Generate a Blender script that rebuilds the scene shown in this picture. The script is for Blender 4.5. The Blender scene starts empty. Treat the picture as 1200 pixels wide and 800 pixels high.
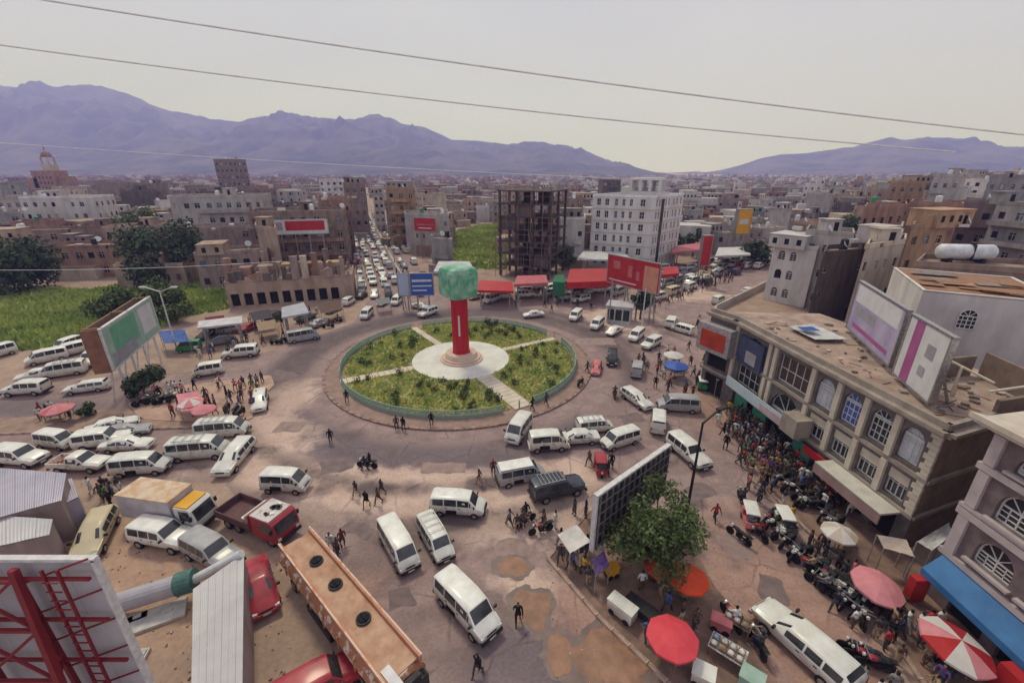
import bpy, bmesh, math, random
import numpy as np
from mathutils import Vector, Matrix, noise as mnoise

scene = bpy.context.scene
C = scene.collection
RND = random.Random(7)
rad = math.radians

# ------------------------------------------------------------------ camera
FPX = 516.7                      # focal length in pixels of a 1200 px wide picture
PITCH = math.atan(200 / FPX)
EYE = 26.0
cam_data = bpy.data.cameras.new('camera')
cam_data.lens = FPX / 1200 * 36
cam_data.clip_start = 0.1
cam_data.clip_end = 30000
cam = bpy.data.objects.new('camera', cam_data)
C.objects.link(cam)
cam.location = (0, 0, EYE)
cam.rotation_euler = (math.pi / 2 - PITCH, 0, 0)
scene.camera = cam

# ------------------------------------------------------------------ overcast sky, sun, exposure
SUN_EL, SUN_AZ = rad(58), rad(-28)          # azimuth measured from +Y (far) towards +X
world = bpy.data.worlds.new('World')
scene.world = world
world.use_nodes = True
wn, wl = world.node_tree.nodes, world.node_tree.links
wn.clear()
w_out = wn.new('ShaderNodeOutputWorld')
w_bg = wn.new('ShaderNodeBackground')
w_sky = wn.new('ShaderNodeTexSky')
w_sky.sky_type = 'NISHITA'
w_sky.sun_disc = False
w_sky.sun_elevation = SUN_EL
w_sky.sun_rotation = SUN_AZ
w_sky.altitude = 2000
w_tc = wn.new('ShaderNodeTexCoord')
w_noise = wn.new('ShaderNodeTexNoise')
w_noise.inputs['Scale'].default_value = 1.6
w_noise.inputs['Detail'].default_value = 4
w_noise.inputs['Distortion'].default_value = 0.6
w_map = wn.new('ShaderNodeMapping')
w_map.inputs['Scale'].default_value = (1, 1, 3.2)
w_ramp = wn.new('ShaderNodeValToRGB')
w_ramp.color_ramp.elements[0].position = 0.30
w_ramp.color_ramp.elements[0].color = (4.78, 4.72, 5.40, 1)
w_ramp.color_ramp.elements[1].position = 0.70
w_ramp.color_ramp.elements[1].color = (5.36, 5.28, 5.85, 1)
w_mix = wn.new('ShaderNodeMix')
w_mix.data_type = 'RGBA'
w_mix.inputs['Factor'].default_value = 0.93
wl.new(w_tc.outputs['Generated'], w_map.inputs['Vector'])
wl.new(w_map.outputs['Vector'], w_noise.inputs['Vector'])
wl.new(w_noise.outputs['Fac'], w_ramp.inputs['Fac'])
wl.new(w_sky.outputs['Color'], w_mix.inputs['A'])
wl.new(w_ramp.outputs['Color'], w_mix.inputs['B'])
w_sep = wn.new('ShaderNodeSeparateXYZ')                   # the cloud deck pales towards the horizon all round
w_grad = wn.new('ShaderNodeValToRGB')
w_grad.color_ramp.elements[0].position = 0.0
w_grad.color_ramp.elements[0].color = (1.06, 1.06, 1.14, 1)
w_grad.color_ramp.elements[1].position = 0.30
w_grad.color_ramp.elements[1].color = (1, 1, 1, 1)
w_mul = wn.new('ShaderNodeMix'); w_mul.data_type = 'RGBA'; w_mul.blend_type = 'MULTIPLY'; w_mul.inputs['Factor'].default_value = 1.0
wl.new(w_tc.outputs['Generated'], w_sep.inputs['Vector'])
wl.new(w_sep.outputs['Z'], w_grad.inputs['Fac'])
wl.new(w_mix.outputs['Result'], w_mul.inputs['A']); wl.new(w_grad.outputs['Color'], w_mul.inputs['B'])
wl.new(w_mul.outputs['Result'], w_bg.inputs['Color'])
w_bg.inputs['Strength'].default_value = 0.1
wl.new(w_bg.outputs['Background'], w_out.inputs['Surface'])

sun_data = bpy.data.lights.new('sun', 'SUN')
sun_data.energy = 1.5
sun_data.angle = rad(10)
sun_data.color = (1.0, 0.95, 0.88)
sun = bpy.data.objects.new('sun', sun_data)
C.objects.link(sun)
sdir = Vector((math.sin(SUN_AZ) * math.cos(SUN_EL), math.cos(SUN_AZ) * math.cos(SUN_EL), math.sin(SUN_EL)))
sun.rotation_euler = (-sdir).to_track_quat('-Z', 'Y').to_euler()

scene.view_settings.view_transform = 'Standard'
scene.view_settings.look = 'None'
scene.view_settings.exposure = 0.32
scene.view_settings.gamma = 1.0
scene.view_settings.use_curve_mapping = False
scene.cycles.use_denoising = True
scene.cycles.max_bounces = 5
scene.cycles.diffuse_bounces = 3
scene.cycles.glossy_bounces = 2
scene.cycles.transmission_bounces = 2
scene.cycles.transparent_max_bounces = 6
scene.cycles.volume_bounces = 2
scene.cycles.caustics_reflective = False
scene.cycles.caustics_refractive = False

# ------------------------------------------------------------------ picture -> place
_c, _s = math.cos(PITCH), math.sin(PITCH)
def G(px, py, z=0.0):
    """the point at height z that the photograph shows at (px, py)"""
    x, y = (px - 600) / FPX, (py - 400) / FPX
    dz = -_s - y * _c
    t = (z - EYE) / dz
    return Vector((x * t, (_c - y * _s) * t, z))
def PX(x, y, z):
    dz = z - EYE
    dep = y * _c - dz * _s
    return 600 + FPX * x / dep, 400 - FPX * (y * _s + dz * _c) / dep
def sstep(a, b, v):
    t = np.clip((np.asarray(v, dtype=float) - a) / (b - a), 0, 1)
    return t * t * (3 - 2 * t)
def terrain(x, y):
    h = sstep(.58, .98, np.asarray(x, float) / np.maximum(np.asarray(y, float), 60)) * sstep(95, 240, y) * sstep(70, 110, x) * (11.0 - 6.0 * sstep(350, 700, y))
    h = h + sstep(260, 950, y) * (1.0 + 2.0 * sstep(-100, 350, x))
    h = h + sstep(-190, -420, x) * sstep(150, 400, y) * 3.0
    return h
def tz(x, y):
    return float(terrain(x, y))

# ------------------------------------------------------------------ materials
MATS = {}
def M(name, col, rough=0.8, var=0.18, scale=3.0, bump=0.0, metal=0.0, col2=None, spec=0.3, coat=0.0, detail=5, objrand=0.0, lo=0.35, hi=0.65, stretch=None, dirt=0):
    """plain procedural material: two tones mixed by noise in object space, with optional relief"""
    if name in MATS:
        return MATS[name]
    m = bpy.data.materials.new(name)
    m.use_nodes = True
    n, l = m.node_tree.nodes, m.node_tree.links
    b = n['Principled BSDF']
    b.inputs['Roughness'].default_value = rough
    b.inputs['Metallic'].default_value = metal
    b.inputs['Specular IOR Level'].default_value = spec
    if coat:
        b.inputs['Coat Weight'].default_value = coat
        b.inputs['Coat Roughness'].default_value = 0.15
    tc = n.new('ShaderNodeTexCoord')
    src = tc.outputs['Object']
    if stretch:
        mp = n.new('ShaderNodeMapping')
        mp.inputs['Scale'].default_value = stretch
        l.new(src, mp.inputs['Vector']); src = mp.outputs['Vector']
    nz = n.new('ShaderNodeTexNoise')
    nz.inputs['Scale'].default_value = scale
    nz.inputs['Detail'].default_value = detail
    nz.inputs['Roughness'].default_value = 0.6
    l.new(src, nz.inputs['Vector'])
    rp = n.new('ShaderNodeValToRGB')
    c2 = col2 if col2 else tuple(max(0.0, c * (1 - var * 1.6)) for c in col)
    c1 = col if col2 else tuple(min(1.0, c * (1 + var)) for c in col)
    rp.color_ramp.elements[0].position = lo
    rp.color_ramp.elements[0].color = (*c2, 1)
    rp.color_ramp.elements[1].position = hi
    rp.color_ramp.elements[1].color = (*c1, 1)
    l.new(nz.outputs['Fac'], rp.inputs['Fac'])
    out = rp.outputs['Color']
    if objrand:
        oi = n.new('ShaderNodeObjectInfo')
        mr = n.new('ShaderNodeMapRange')
        mr.inputs['To Min'].default_value = 1 - objrand
        mr.inputs['To Max'].default_value = 1 + objrand
        l.new(oi.outputs['Random'], mr.inputs['Value'])
        hs = n.new('ShaderNodeHueSaturation')
        l.new(mr.outputs['Result'], hs.inputs['Value'])
        l.new(out, hs.inputs['Color'])
        out = hs.outputs['Color']
    if dirt:                                            # road dust caked on the lower body
        sp = n.new('ShaderNodeSeparateXYZ'); l.new(tc.outputs['Object'], sp.inputs[0])
        ad = n.new('ShaderNodeMath'); ad.operation = 'MULTIPLY_ADD'; ad.inputs[1].default_value = .9; l.new(nz.outputs['Fac'], ad.inputs[0]); l.new(sp.outputs['Z'], ad.inputs[2])
        mr = n.new('ShaderNodeMapRange'); mr.inputs['From Min'].default_value = .72; mr.inputs['From Max'].default_value = 1.35; mr.inputs['To Min'].default_value = .85; mr.inputs['To Max'].default_value = 0
        l.new(ad.outputs[0], mr.inputs['Value'])
        mx = n.new('ShaderNodeMix'); mx.data_type = 'RGBA'; l.new(mr.outputs['Result'], mx.inputs['Factor']); l.new(out, mx.inputs['A']); mx.inputs['B'].default_value = (.36, .26, .20, 1)
        out = mx.outputs['Result']
    l.new(out, b.inputs['Base Color'])
    if bump:
        bp = n.new('ShaderNodeBump')
        bp.inputs['Strength'].default_value = bump
        bp.inputs['Distance'].default_value = 0.05
        l.new(nz.outputs['Fac'], bp.inputs['Height'])
        l.new(bp.outputs['Normal'], b.inputs['Normal'])
    MATS[name] = m
    return m

def attr_material(name, layers, rough=0.9, nscale=0.6, bump=0.25, fine=9.0, cracks=0):
    """a ground material: colours blended by painted wear masks stored on the sheet, broken up by noise"""
    m = bpy.data.materials.new(name)
    m.use_nodes = True
    n, l = m.node_tree.nodes, m.node_tree.links
    b = n['Principled BSDF']
    b.inputs['Roughness'].default_value = rough
    b.inputs['Specular IOR Level'].default_value = 0.25
    tc = n.new('ShaderNodeTexCoord')
    big = n.new('ShaderNodeTexNoise'); big.inputs['Scale'].default_value = nscale; big.inputs['Detail'].default_value = 8; big.inputs['Roughness'].default_value = 0.65
    fin = n.new('ShaderNodeTexNoise'); fin.inputs['Scale'].default_value = fine; fin.inputs['Detail'].default_value = 4
    l.new(tc.outputs['Object'], big.inputs['Vector']); l.new(tc.outputs['Object'], fin.inputs['Vector'])
    cur = None
    for key, ca, cb in layers:
        rp = n.new('ShaderNodeValToRGB')
        rp.color_ramp.elements[0].position = 0.33; rp.color_ramp.elements[0].color = (*ca, 1)
        rp.color_ramp.elements[1].position = 0.68; rp.color_ramp.elements[1].color = (*cb, 1)
        l.new(big.outputs['Fac'], rp.inputs['Fac'])
        if cur is None:
            cur = rp.outputs['Color']; continue
        at = n.new('ShaderNodeAttribute'); at.attribute_name = key
        ad = n.new('ShaderNodeMath'); ad.operation = 'ADD'; l.new(at.outputs['Fac'], ad.inputs[0])
        mm = n.new('ShaderNodeMath'); mm.operation = 'MULTIPLY_ADD'; l.new(big.outputs['Fac'], mm.inputs[0]); mm.inputs[1].default_value = 1.3; mm.inputs[2].default_value = -0.65
        l.new(mm.outputs[0], ad.inputs[1])
        mr = n.new('ShaderNodeMapRange'); mr.interpolation_type = 'SMOOTHSTEP'
        mr.inputs['From Min'].default_value = 0.22; mr.inputs['From Max'].default_value = 0.85
        l.new(ad.outputs[0], mr.inputs['Value'])
        mx = n.new('ShaderNodeMix'); mx.data_type = 'RGBA'
        l.new(mr.outputs['Result'], mx.inputs['Factor']); l.new(cur, mx.inputs['A']); l.new(rp.outputs['Color'], mx.inputs['B'])
        cur = mx.outputs['Result']
    if cracks:                                           # fine crack lines where the surface has broken up
        vo = n.new('ShaderNodeTexVoronoi'); vo.feature = 'DISTANCE_TO_EDGE'; vo.inputs['Scale'].default_value = cracks
        wp = n.new('ShaderNodeMix'); wp.data_type = 'VECTOR'; wp.inputs['Factor'].default_value = .35
        l.new(tc.outputs['Object'], wp.inputs['A']); l.new(big.outputs['Color'], wp.inputs['B']); 
        l.new(wp.outputs['Result'], vo.inputs['Vector'])
        c1 = n.new('ShaderNodeMapRange'); c1.inputs['From Min'].default_value = 0.0; c1.inputs['From Max'].default_value = 0.035; c1.inputs['To Min'].default_value = 0.62; c1.inputs['To Max'].default_value = 1.0
        l.new(vo.outputs['Distance'], c1.inputs['Value'])
        c2 = n.new('ShaderNodeMix'); c2.data_type = 'RGBA'; c2.blend_type = 'MULTIPLY'
        c3 = n.new('ShaderNodeMapRange'); c3.inputs['From Min'].default_value = .45; c3.inputs['From Max'].default_value = .6; l.new(big.outputs['Fac'], c3.inputs['Value']); l.new(c3.outputs['Result'], c2.inputs['Factor'])
        l.new(cur, c2.inputs['A']); l.new(c1.outputs['Result'], c2.inputs['B']); cur = c2.outputs['Result']
    hs = n.new('ShaderNodeHueSaturation')
    mr = n.new('ShaderNodeMapRange'); mr.inputs['From Min'].default_value = 0.3; mr.inputs['From Max'].default_value = 0.7; mr.inputs['To Min'].default_value = 0.86; mr.inputs['To Max'].default_value = 1.12
    l.new(fin.outputs['Fac'], mr.inputs['Value']); l.new(mr.outputs['Result'], hs.inputs['Value']); l.new(cur, hs.inputs['Color'])
    l.new(hs.outputs['Color'], b.inputs['Base Color'])
    bp = n.new('ShaderNodeBump'); bp.inputs['Strength'].default_value = bump; bp.inputs['Distance'].default_value = 0.04
    l.new(fin.outputs['Fac'], bp.inputs['Height']); l.new(bp.outputs['Normal'], b.inputs['Normal'])
    MATS[name] = m
    return m

# ------------------------------------------------------------------ mesh helpers
class MB:
    def __init__(self):
        self.v, self.f, self.m = [], [], []
    def face(self, pts, m=0):
        i = len(self.v)
        self.v.extend([tuple(p) for p in pts]); self.f.append(tuple(range(i, i + len(pts)))); self.m.append(m)
        return self
    def box(self, c, s, rz=0.0, m=0, mat=None, taper=1.0):
        i = len(self.v)
        ca, sa = math.cos(rz), math.sin(rz)
        for dz in (-0.5, 0.5):
            k = taper if dz > 0 else 1.0
            for dx, dy in ((-0.5, -0.5), (0.5, -0.5), (0.5, 0.5), (-0.5, 0.5)):
                x, y, z = dx * s[0] * k, dy * s[1] * k, dz * s[2]
                p = Vector((c[0] + x * ca - y * sa, c[1] + x * sa + y * ca, c[2] + z))
                if mat is not None:
                    p = mat @ p
                self.v.append(tuple(p))
        for q in ((0, 3, 2, 1), (4, 5, 6, 7), (0, 1, 5, 4), (1, 2, 6, 5), (2, 3, 7, 6), (3, 0, 4, 7)):
            self.f.append(tuple(i + k for k in q)); self.m.append(m)
        return self
    def prism(self, poly, z0, z1, m=0, mtop=None):
        i, n = len(self.v), len(poly)
        self.v.extend([(p[0], p[1], z0) for p in poly]); self.v.extend([(p[0], p[1], z1) for p in poly])
        for k in range(n):
            self.f.append((i + k, i + (k + 1) % n, i + n + (k + 1) % n, i + n + k)); self.m.append(m)
        self.f.append(tuple(i + n + k for k in range(n))); self.m.append(m if mtop is None else mtop)
        self.f.append(tuple(i + k for k in reversed(range(n)))); self.m.append(m)
        return self
    def cyl(self, p0, p1, r0, r1=None, n=8, m=0, caps=True):
        p0, p1 = Vector(p0), Vector(p1)
        r1 = r0 if r1 is None else r1
        d = (p1 - p0).normalized()
        a = d.orthogonal().normalized(); b = d.cross(a)
        i = len(self.v)
        for p, r in ((p0, r0), (p1, r1)):
            for k in range(n):
                t = 2 * math.pi * k / n
                self.v.append(tuple(p + a * (r * math.cos(t)) + b * (r * math.sin(t))))
        for k in range(n):
            self.f.append((i + k, i + (k + 1) % n, i + n + (k + 1) % n, i + n + k)); self.m.append(m)
        if caps:
            self.f.append(tuple(i + k for k in reversed(range(n)))); self.m.append(m)
            self.f.append(tuple(i + n + k for k in range(n))); self.m.append(m)
        return self
    def bar(self, p0, p1, w, m=0):
        return self.cyl(p0, p1, w * 0.7071, n=4, m=m)
    def loft(self, rings, m=0, caps=True, closed=True):
        i, n = len(self.v), len(rings[0])
        for r in rings:
            self.v.extend([tuple(p) for p in r])
        for a in range(len(rings) - 1):
            for k in range(n if closed else n - 1):
                q = (i + a * n + k, i + a * n + (k + 1) % n, i + (a + 1) * n + (k + 1) % n, i + (a + 1) * n + k)
                self.f.append(q); self.m.append(m)
        if caps:
            self.f.append(tuple(i + k for k in reversed(range(n)))); self.m.append(m)
            self.f.append(tuple(i + (len(rings) - 1) * n + k for k in range(n))); self.m.append(m)
        return self
    def dome(self, c, rx, ry, rz_, n=10, k=4, m=0):
        rings = []
        for j in range(k):
            t = j / k * math.pi / 2
            rings.append([(c[0] + rx * math.cos(t) * math.cos(2 * math.pi * a / n), c[1] + ry * math.cos(t) * math.sin(2 * math.pi * a / n), c[2] + rz_ * math.sin(t)) for a in range(n)])
        self.loft(rings, m, caps=False)
        i = len(self.v); self.v.append((c[0], c[1], c[2] + rz_))
        base = i - n
        for a in range(n):
            self.f.append((base + a, base + (a + 1) % n, i)); self.m.append(m)
        return self
    def mesh(self, name, mats, smooth=False):
        me = bpy.data.meshes.new(name)
        me.from_pydata(self.v, [], self.f)
        for mt in (mats if isinstance(mats, (list, tuple)) else [mats]):
            me.materials.append(mt)
        if any(self.m):
            me.polygons.foreach_set('material_index', self.m)
        if smooth:
            me.polygons.foreach_set('use_smooth', [True] * len(me.polygons))
        me.update()
        return me
    def build(self, name, mats, parent=None, smooth=False, loc=None, rz=None):
        return put(name, self.mesh(name, mats, smooth), parent, loc, rz)

def put(name, mesh, parent=None, loc=None, rz=None):
    o = bpy.data.objects.new(name, mesh)
    C.objects.link(o)
    if parent is not None:
        o.parent = parent
    if loc is not None:
        o.location = loc
    if rz is not None:
        o.rotation_euler = (0, 0, rz)
    return o
def tag(o, label=None, cat=None, group=None, kind=None):
    if label: o['label'] = label
    if cat: o['category'] = cat
    if group: o['group'] = group
    if kind: o['kind'] = kind
    return o
def root(name, label, cat, loc=(0, 0, 0), rz=0.0, group=None):
    o = bpy.data.objects.new(name, None)
    C.objects.link(o)
    o.location = loc
    o.rotation_euler = (0, 0, rz)
    return tag(o, label, cat, group)
def copy_tree(o, parent=None):
    c = o.copy()
    C.objects.link(c)
    c.parent = parent
    for ch in o.children:
        copy_tree(ch, c)
    return c

# labels that single things out: collected here, finished at the end of the script
AUTO = []
LANDMARKS = []
def landmark(phrase, x, y):
    LANDMARKS.append((phrase, x, y))
def auto_label(o, look, cat, group, x, y, near=None):
    tag(o, look, cat, group)
    AUTO.append((o, look, x, y, near))

# ------------------------------------------------------------------ sheets cut along a field (roads, pavements, grass, puddles)
def poly_field(poly):
    P = np.array([(p[0], p[1]) for p in poly], dtype=float)
    Q = np.roll(P, -1, axis=0)
    def f(x, y):
        x = np.asarray(x, float); y = np.asarray(y, float)
        d = np.full(x.shape, 1e9); ins = np.zeros(x.shape, bool)
        for (ax, ay), (bx, by) in zip(P, Q):
            ex, ey = bx - ax, by - ay
            t = np.clip(((x - ax) * ex + (y - ay) * ey) / (ex * ex + ey * ey + 1e-12), 0, 1)
            d = np.minimum(d, np.hypot(x - ax - t * ex, y - ay - t * ey))
            c = ((ay > y) != (by > y))
            with np.errstate(divide='ignore', invalid='ignore'):
                xi = ax + (y - ay) / (by - ay + 1e-15) * ex
            ins ^= c & (x < xi)
        return np.where(ins, -d, d)
    f.bounds = (P[:, 0].min(), P[:, 1].min(), P[:, 0].max(), P[:, 1].max())
    return f
def gpoly(pts, z=0.0):
    return poly_field([G(a, b, z) for a, b in pts])
def sheet(name, field, bounds, step, z, mat, attrs=None, skirt=0.0, parent=None, zfun=None):
    """a flat sheet where field < 0, its rim cut smoothly; skirt drops a kerb face all round"""
    x0, y0, x1, y1 = bounds
    xs = np.arange(x0, x1 + step, step); ys = np.arange(y0, y1 + step, step)
    X, Y = np.meshgrid(xs, ys)
    V = field(X, Y)
    verts, faces, ids, rim = [], [], {}, []
    def vid(key, x, y):
        if key not in ids:
            ids[key] = len(verts)
            verts.append((x, y, z + (float(zfun(x, y)) if zfun else 0.0)))
        return ids[key]
    ny, nx = X.shape
    for j in range(ny - 1):
        for i in range(nx - 1):
            cs = ((j, i), (j, i + 1), (j + 1, i + 1), (j + 1, i))
            vals = [V[c] for c in cs]
            if min(vals) >= 0:
                continue
            ring, cuts = [], []
            for k in range(4):
                a, b = cs[k], cs[(k + 1) % 4]
                va, vb = vals[k], vals[(k + 1) % 4]
                if va < 0:
                    ring.append(vid(a, X[a], Y[a]))
                if (va < 0) != (vb < 0):
                    t = va / (va - vb)
                    key = (min(a, b), max(a, b))
                    w = vid(key, X[a] + t * (X[b] - X[a]), Y[a] + t * (Y[b] - Y[a]))
                    ring.append(w); cuts.append((w, va < 0))
            if len(ring) >= 3:
                faces.append(ring)
            if skirt and len(cuts) == 2:
                a, b = cuts
                rim.append((a[0], b[0]) if a[1] else (b[0], a[0]))
    if skirt:
        low = {}
        for a, b in rim:
            for q in (a, b):
                if q not in low:
                    low[q] = len(verts); p = verts[q]; verts.append((p[0], p[1], p[2] - skirt))
            faces.append((b, a, low[a], low[b]))
    me = bpy.data.meshes.new(name)
    me.from_pydata(verts, [], faces)
    me.materials.append(mat)
    if attrs:
        A = np.array(verts)
        for key, fn in attrs.items():
            at = me.attributes.new(key, 'FLOAT', 'POINT')
            at.data.foreach_set('value', np.clip(fn(A[:, 0], A[:, 1]), 0, 1).astype(np.float32))
    me.update()
    return put(name, me, parent)
def blob(px, py, rx, ry):
    """soft patch whose size is given in picture pixels around a ground point"""
    c = G(px, py); ex = G(px + rx, py); ey = G(px, py - ry)
    ax, ay = abs(ex.x - c.x), abs(ey.y - c.y)
    return lambda x, y: np.exp(-(((x - c.x) / ax) ** 2 + ((y - c.y) / ay) ** 2))
# ================================================================== THE SETTING
m_ground = attr_material('dusty_earth', [('base', (.28, .19, .145), (.42, .30, .23)), ('dust', (.36, .225, .155), (.47, .315, .225))], nscale=0.25, fine=3.0)
m_road = attr_material('dusty_asphalt', [('base', (.215, .152, .142), (.375, .265, .24)), ('dark', (.135, .102, .112), (.20, .152, .158)), ('dust', (.44, .305, .245), (.64, .475, .39)), ('mud', (.29, .172, .135), (.42, .265, .21)), ('wear', (.10, .075, .074), (.17, .125, .12))], nscale=0.42, fine=5.0, cracks=.42)
m_pave = M('worn_paving', (.36, .24, .18), .9, col2=(.22, .15, .12), scale=.8, bump=.2)
m_kerb = M('kerb_stone', (.30, .20, .165), .9, var=.3, scale=2.0, bump=.2)

def build_ground():
    xs = np.concatenate([-np.geomspace(9000, 130, 40), np.linspace(-120, 120, 81), np.geomspace(130, 9000, 40)])
    ys = np.concatenate([[-60, -20], np.linspace(0, 200, 67), np.geomspace(206, 7000, 66)])
    X, Y = np.meshgrid(xs, ys)
    Z = terrain(X, Y)
    verts = np.stack([X, Y, Z], -1).reshape(-1, 3)
    nx, ny = len(xs), len(ys)
    faces = [(j * nx + i, j * nx + i + 1, (j + 1) * nx + i + 1, (j + 1) * nx + i) for j in range(ny - 1) for i in range(nx - 1)]
    me = bpy.data.meshes.new('ground')
    me.from_pydata(verts.tolist(), [], faces)
    me.materials.append(m_ground)
    d = sum(b(verts[:, 0], verts[:, 1]) for b in (blob(190, 700, 160, 60), blob(120, 650, 90, 60)))
    at = me.attributes.new('dust', 'FLOAT', 'POINT'); at.data.foreach_set('value', np.clip(d, 0, 1).astype(np.float32))
    tag(put('ground', me), kind='structure')
build_ground()

BASIN = [(-260, 520), (-200, 470), (0, 462), (140, 437), (215, 437), (330, 408), (415, 378), (436, 345), (420, 290), (408, 240), (402, 225), (424, 225), (438, 240), (472, 285), (512, 342), (560, 345), (680, 338), (760, 352), (890, 300), (960, 278), (985, 284), (885, 333), (832, 365), (818, 400), (822, 440), (842, 475), (895, 575), (945, 615), (1000, 665), (1040, 740), (1060, 830), (1080, 950), (420, 950), (470, 800), (345, 660), (262, 565), (0, 560)]
f_basin = gpoly(BASIN)
RC = Vector((-7.5, 59.5, 0))
def ring_r(x, y):
    return np.hypot(x - RC.x, y - RC.y)
dust_b = [blob(430, 590, 110, 28), blob(600, 600, 100, 34), blob(660, 560, 60, 26), blob(330, 468, 34, 26), blob(300, 520, 70, 30), blob(420, 560, 150, 14), blob(720, 375, 50, 14), blob(800, 345, 60, 8), blob(620, 690, 40, 24)]
mud_b = [blob(850, 480, 60, 36), blob(900, 700, 90, 120), blob(690, 720, 60, 60), blob(1000, 780, 60, 60), blob(400, 700, 60, 40), blob(80, 540, 120, 24)]
def a_dust(x, y): return 1.15 * sum(b(x, y) for b in dust_b)
def a_mud(x, y): return 0.9 * sum(b(x, y) for b in mud_b)
_trk = random.Random(14)
TRACKS = [(_trk.uniform(20.5, 34), _trk.uniform(.9, 1.6), _trk.uniform(-3.1, 3.1), _trk.uniform(.5, 1.5)) for _ in range(26)]
STAINS = [blob(_trk.uniform(280, 960), _trk.uniform(500, 790), _trk.uniform(5, 26), _trk.uniform(3, 12)) for _ in range(46)]
def a_wear(x, y):
    r = ring_r(x, y); a = np.arctan2(np.asarray(y) - RC.y, np.asarray(x) - RC.x)
    out = np.zeros(np.shape(x))
    for rr_, w_, a0, da in TRACKS:
        d = (a - a0 + np.pi) % (2 * np.pi) - np.pi
        out = out + .34 * np.exp(-((r - rr_) / w_) ** 2) * np.exp(-(d / da) ** 4)
    for b in STAINS: out = out + .6 * b(x, y)
    return out
def a_dark(x, y):
    r = ring_r(x, y)
    far = (np.asarray(x) < 8) & (np.asarray(y) > 30)
    return np.where(far, 1.0, .35) * np.exp(-((r - 24.0) / 3.0) ** 2) + .9 * blob(30, 478, 120, 14)(x, y) + .8 * blob(680, 760, 90, 50)(x, y) + .6 * blob(560, 780, 60, 40)(x, y) + .5 * blob(430, 660, 50, 30)(x, y) + .9 * blob(655, 768, 34, 34)(x, y) + .9 * blob(716, 770, 62, 46)(x, y) + .7 * blob(622, 712, 36, 28)(x, y)
road = sheet('road', f_basin, (-95, 6, 190, 330), 0.75, 0.006, m_road, {'dust': a_dust, 'mud': a_mud, 'dark': a_dark, 'wear': a_wear})
tag(road, kind='structure')

# pavements with kerbs: the crowd's triangle at the left, the wedge with the tree, the strip along the shops
def pavement(name, pts, mat=m_pave, z=0.13):
    f = gpoly(pts)
    b = f.bounds
    tag(sheet(name, f, (b[0] - .5, b[1] - .5, b[2] + .5, b[3] + .5), 0.6, z, mat, skirt=z + .05), kind='structure')
m_pave_tan = M('dusty_paving', (.50, .33, .25), .92, col2=(.34, .22, .17), scale=.7, bump=.2)
m_pave_mud = M('muddy_paving', (.27, .165, .125), .85, col2=(.14, .09, .07), scale=.9, bump=.3)
pavement('pavement_triangle', [(165, 492), (150, 474), (215, 452), (262, 447), (318, 440), (322, 452), (300, 472), (296, 492), (240, 497)], m_pave_tan)
pavement('pavement_strip', [(-120, 514), (-120, 500), (0, 492), (150, 478), (168, 492), (236, 496), (236, 501), (0, 509)], m_pave)
pavement('pavement_wedge', [(690, 600), (642, 655), (700, 722), (782, 800), (850, 890), (960, 890), (905, 790), (870, 725), (838, 690), (812, 640), (790, 610), (740, 590)], m_pave_mud)
pavement('pavement_shops', [(842, 468), (860, 462), (905, 490), (1010, 560), (1060, 640), (1120, 720), (1240, 860), (1130, 860), (1060, 770), (1000, 672), (945, 622), (900, 575), (862, 510)], m_pave_mud)

def kerb_row(label, pts, z=.0):
    t = root('kerb', None, None); tag(t, kind='structure')
    me = {}
    for p, q in zip(pts, pts[1:]):
        a, b = G(*p), G(*q); d = b - a; n = max(1, int(d.length / 1.1))
        for k in range(n):
            c = a.lerp(b, (k + .5) / n); Lk = round(d.length / n * .96, 2)
            if Lk not in me: me[Lk] = MB().box((0, 0, .08), (Lk, .26, .22)).mesh('kerb_stone', m_kerbp)
            put('kerb_stone', me[Lk], t, (c.x, c.y, z + .012 * (k % 3)), math.atan2(d.y, d.x))
m_kerbp = M('pale_kerb_stone', (.44, .31, .245), .9, var=.3, scale=1.5, bump=.2)
kerb_row('', [(690, 600), (642, 655), (700, 722), (782, 800), (850, 890)])
kerb_row('', [(862, 510), (900, 575), (945, 622), (1000, 672), (1060, 770), (1100, 830)])
kerb_row('', [(0, 509), (236, 501)])
m_patch = M('asphalt_patch', (.215, .155, .148), .9, col2=(.15, .11, .107), scale=1.3, bump=.3)
m_patch2 = M('pale_asphalt_patch', (.33, .235, .205), .9, col2=(.24, .17, .15), scale=1.3, bump=.3)
for k, (px, py, rx, ry) in enumerate([(520, 548, 26, 6), (395, 545, 18, 8), (640, 560, 14, 5), (600, 640, 20, 9), (470, 700, 14, 12), (560, 770, 18, 10), (860, 640, 16, 14), (820, 575, 16, 8), (905, 690, 14, 16), (340, 500, 16, 6), (740, 490, 14, 5), (330, 440, 18, 5), (700, 400, 20, 4), (590, 520, 22, 4), (420, 620, 20, 7), (930, 740, 12, 14)]):
    c = G(px, py); ax = abs(G(px + rx, py).x - c.x); ay = abs(G(px, py - ry).y - c.y); rot = .4 * math.sin(k * 2.1); sd = k * 3.7
    def f(x, y, c=c, ax=ax, ay=ay, rot=rot, sd=sd):
        u = (x - c.x) * math.cos(rot) + (y - c.y) * math.sin(rot); v = -(x - c.x) * math.sin(rot) + (y - c.y) * math.cos(rot)
        return np.maximum(np.abs(u) - ax, np.abs(v) - ay) + .16 * np.sin(u * 3.1 + sd) * np.cos(v * 2.7 + sd)
    R_ = max(ax, ay) * 1.5 + .4
    tag(sheet('road_patch', f, (c.x - R_, c.y - R_, c.x + R_, c.y + R_), .22, .0075 + .0002 * (k % 4), m_patch2 if k % 3 == 0 else m_patch), kind='structure')
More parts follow.
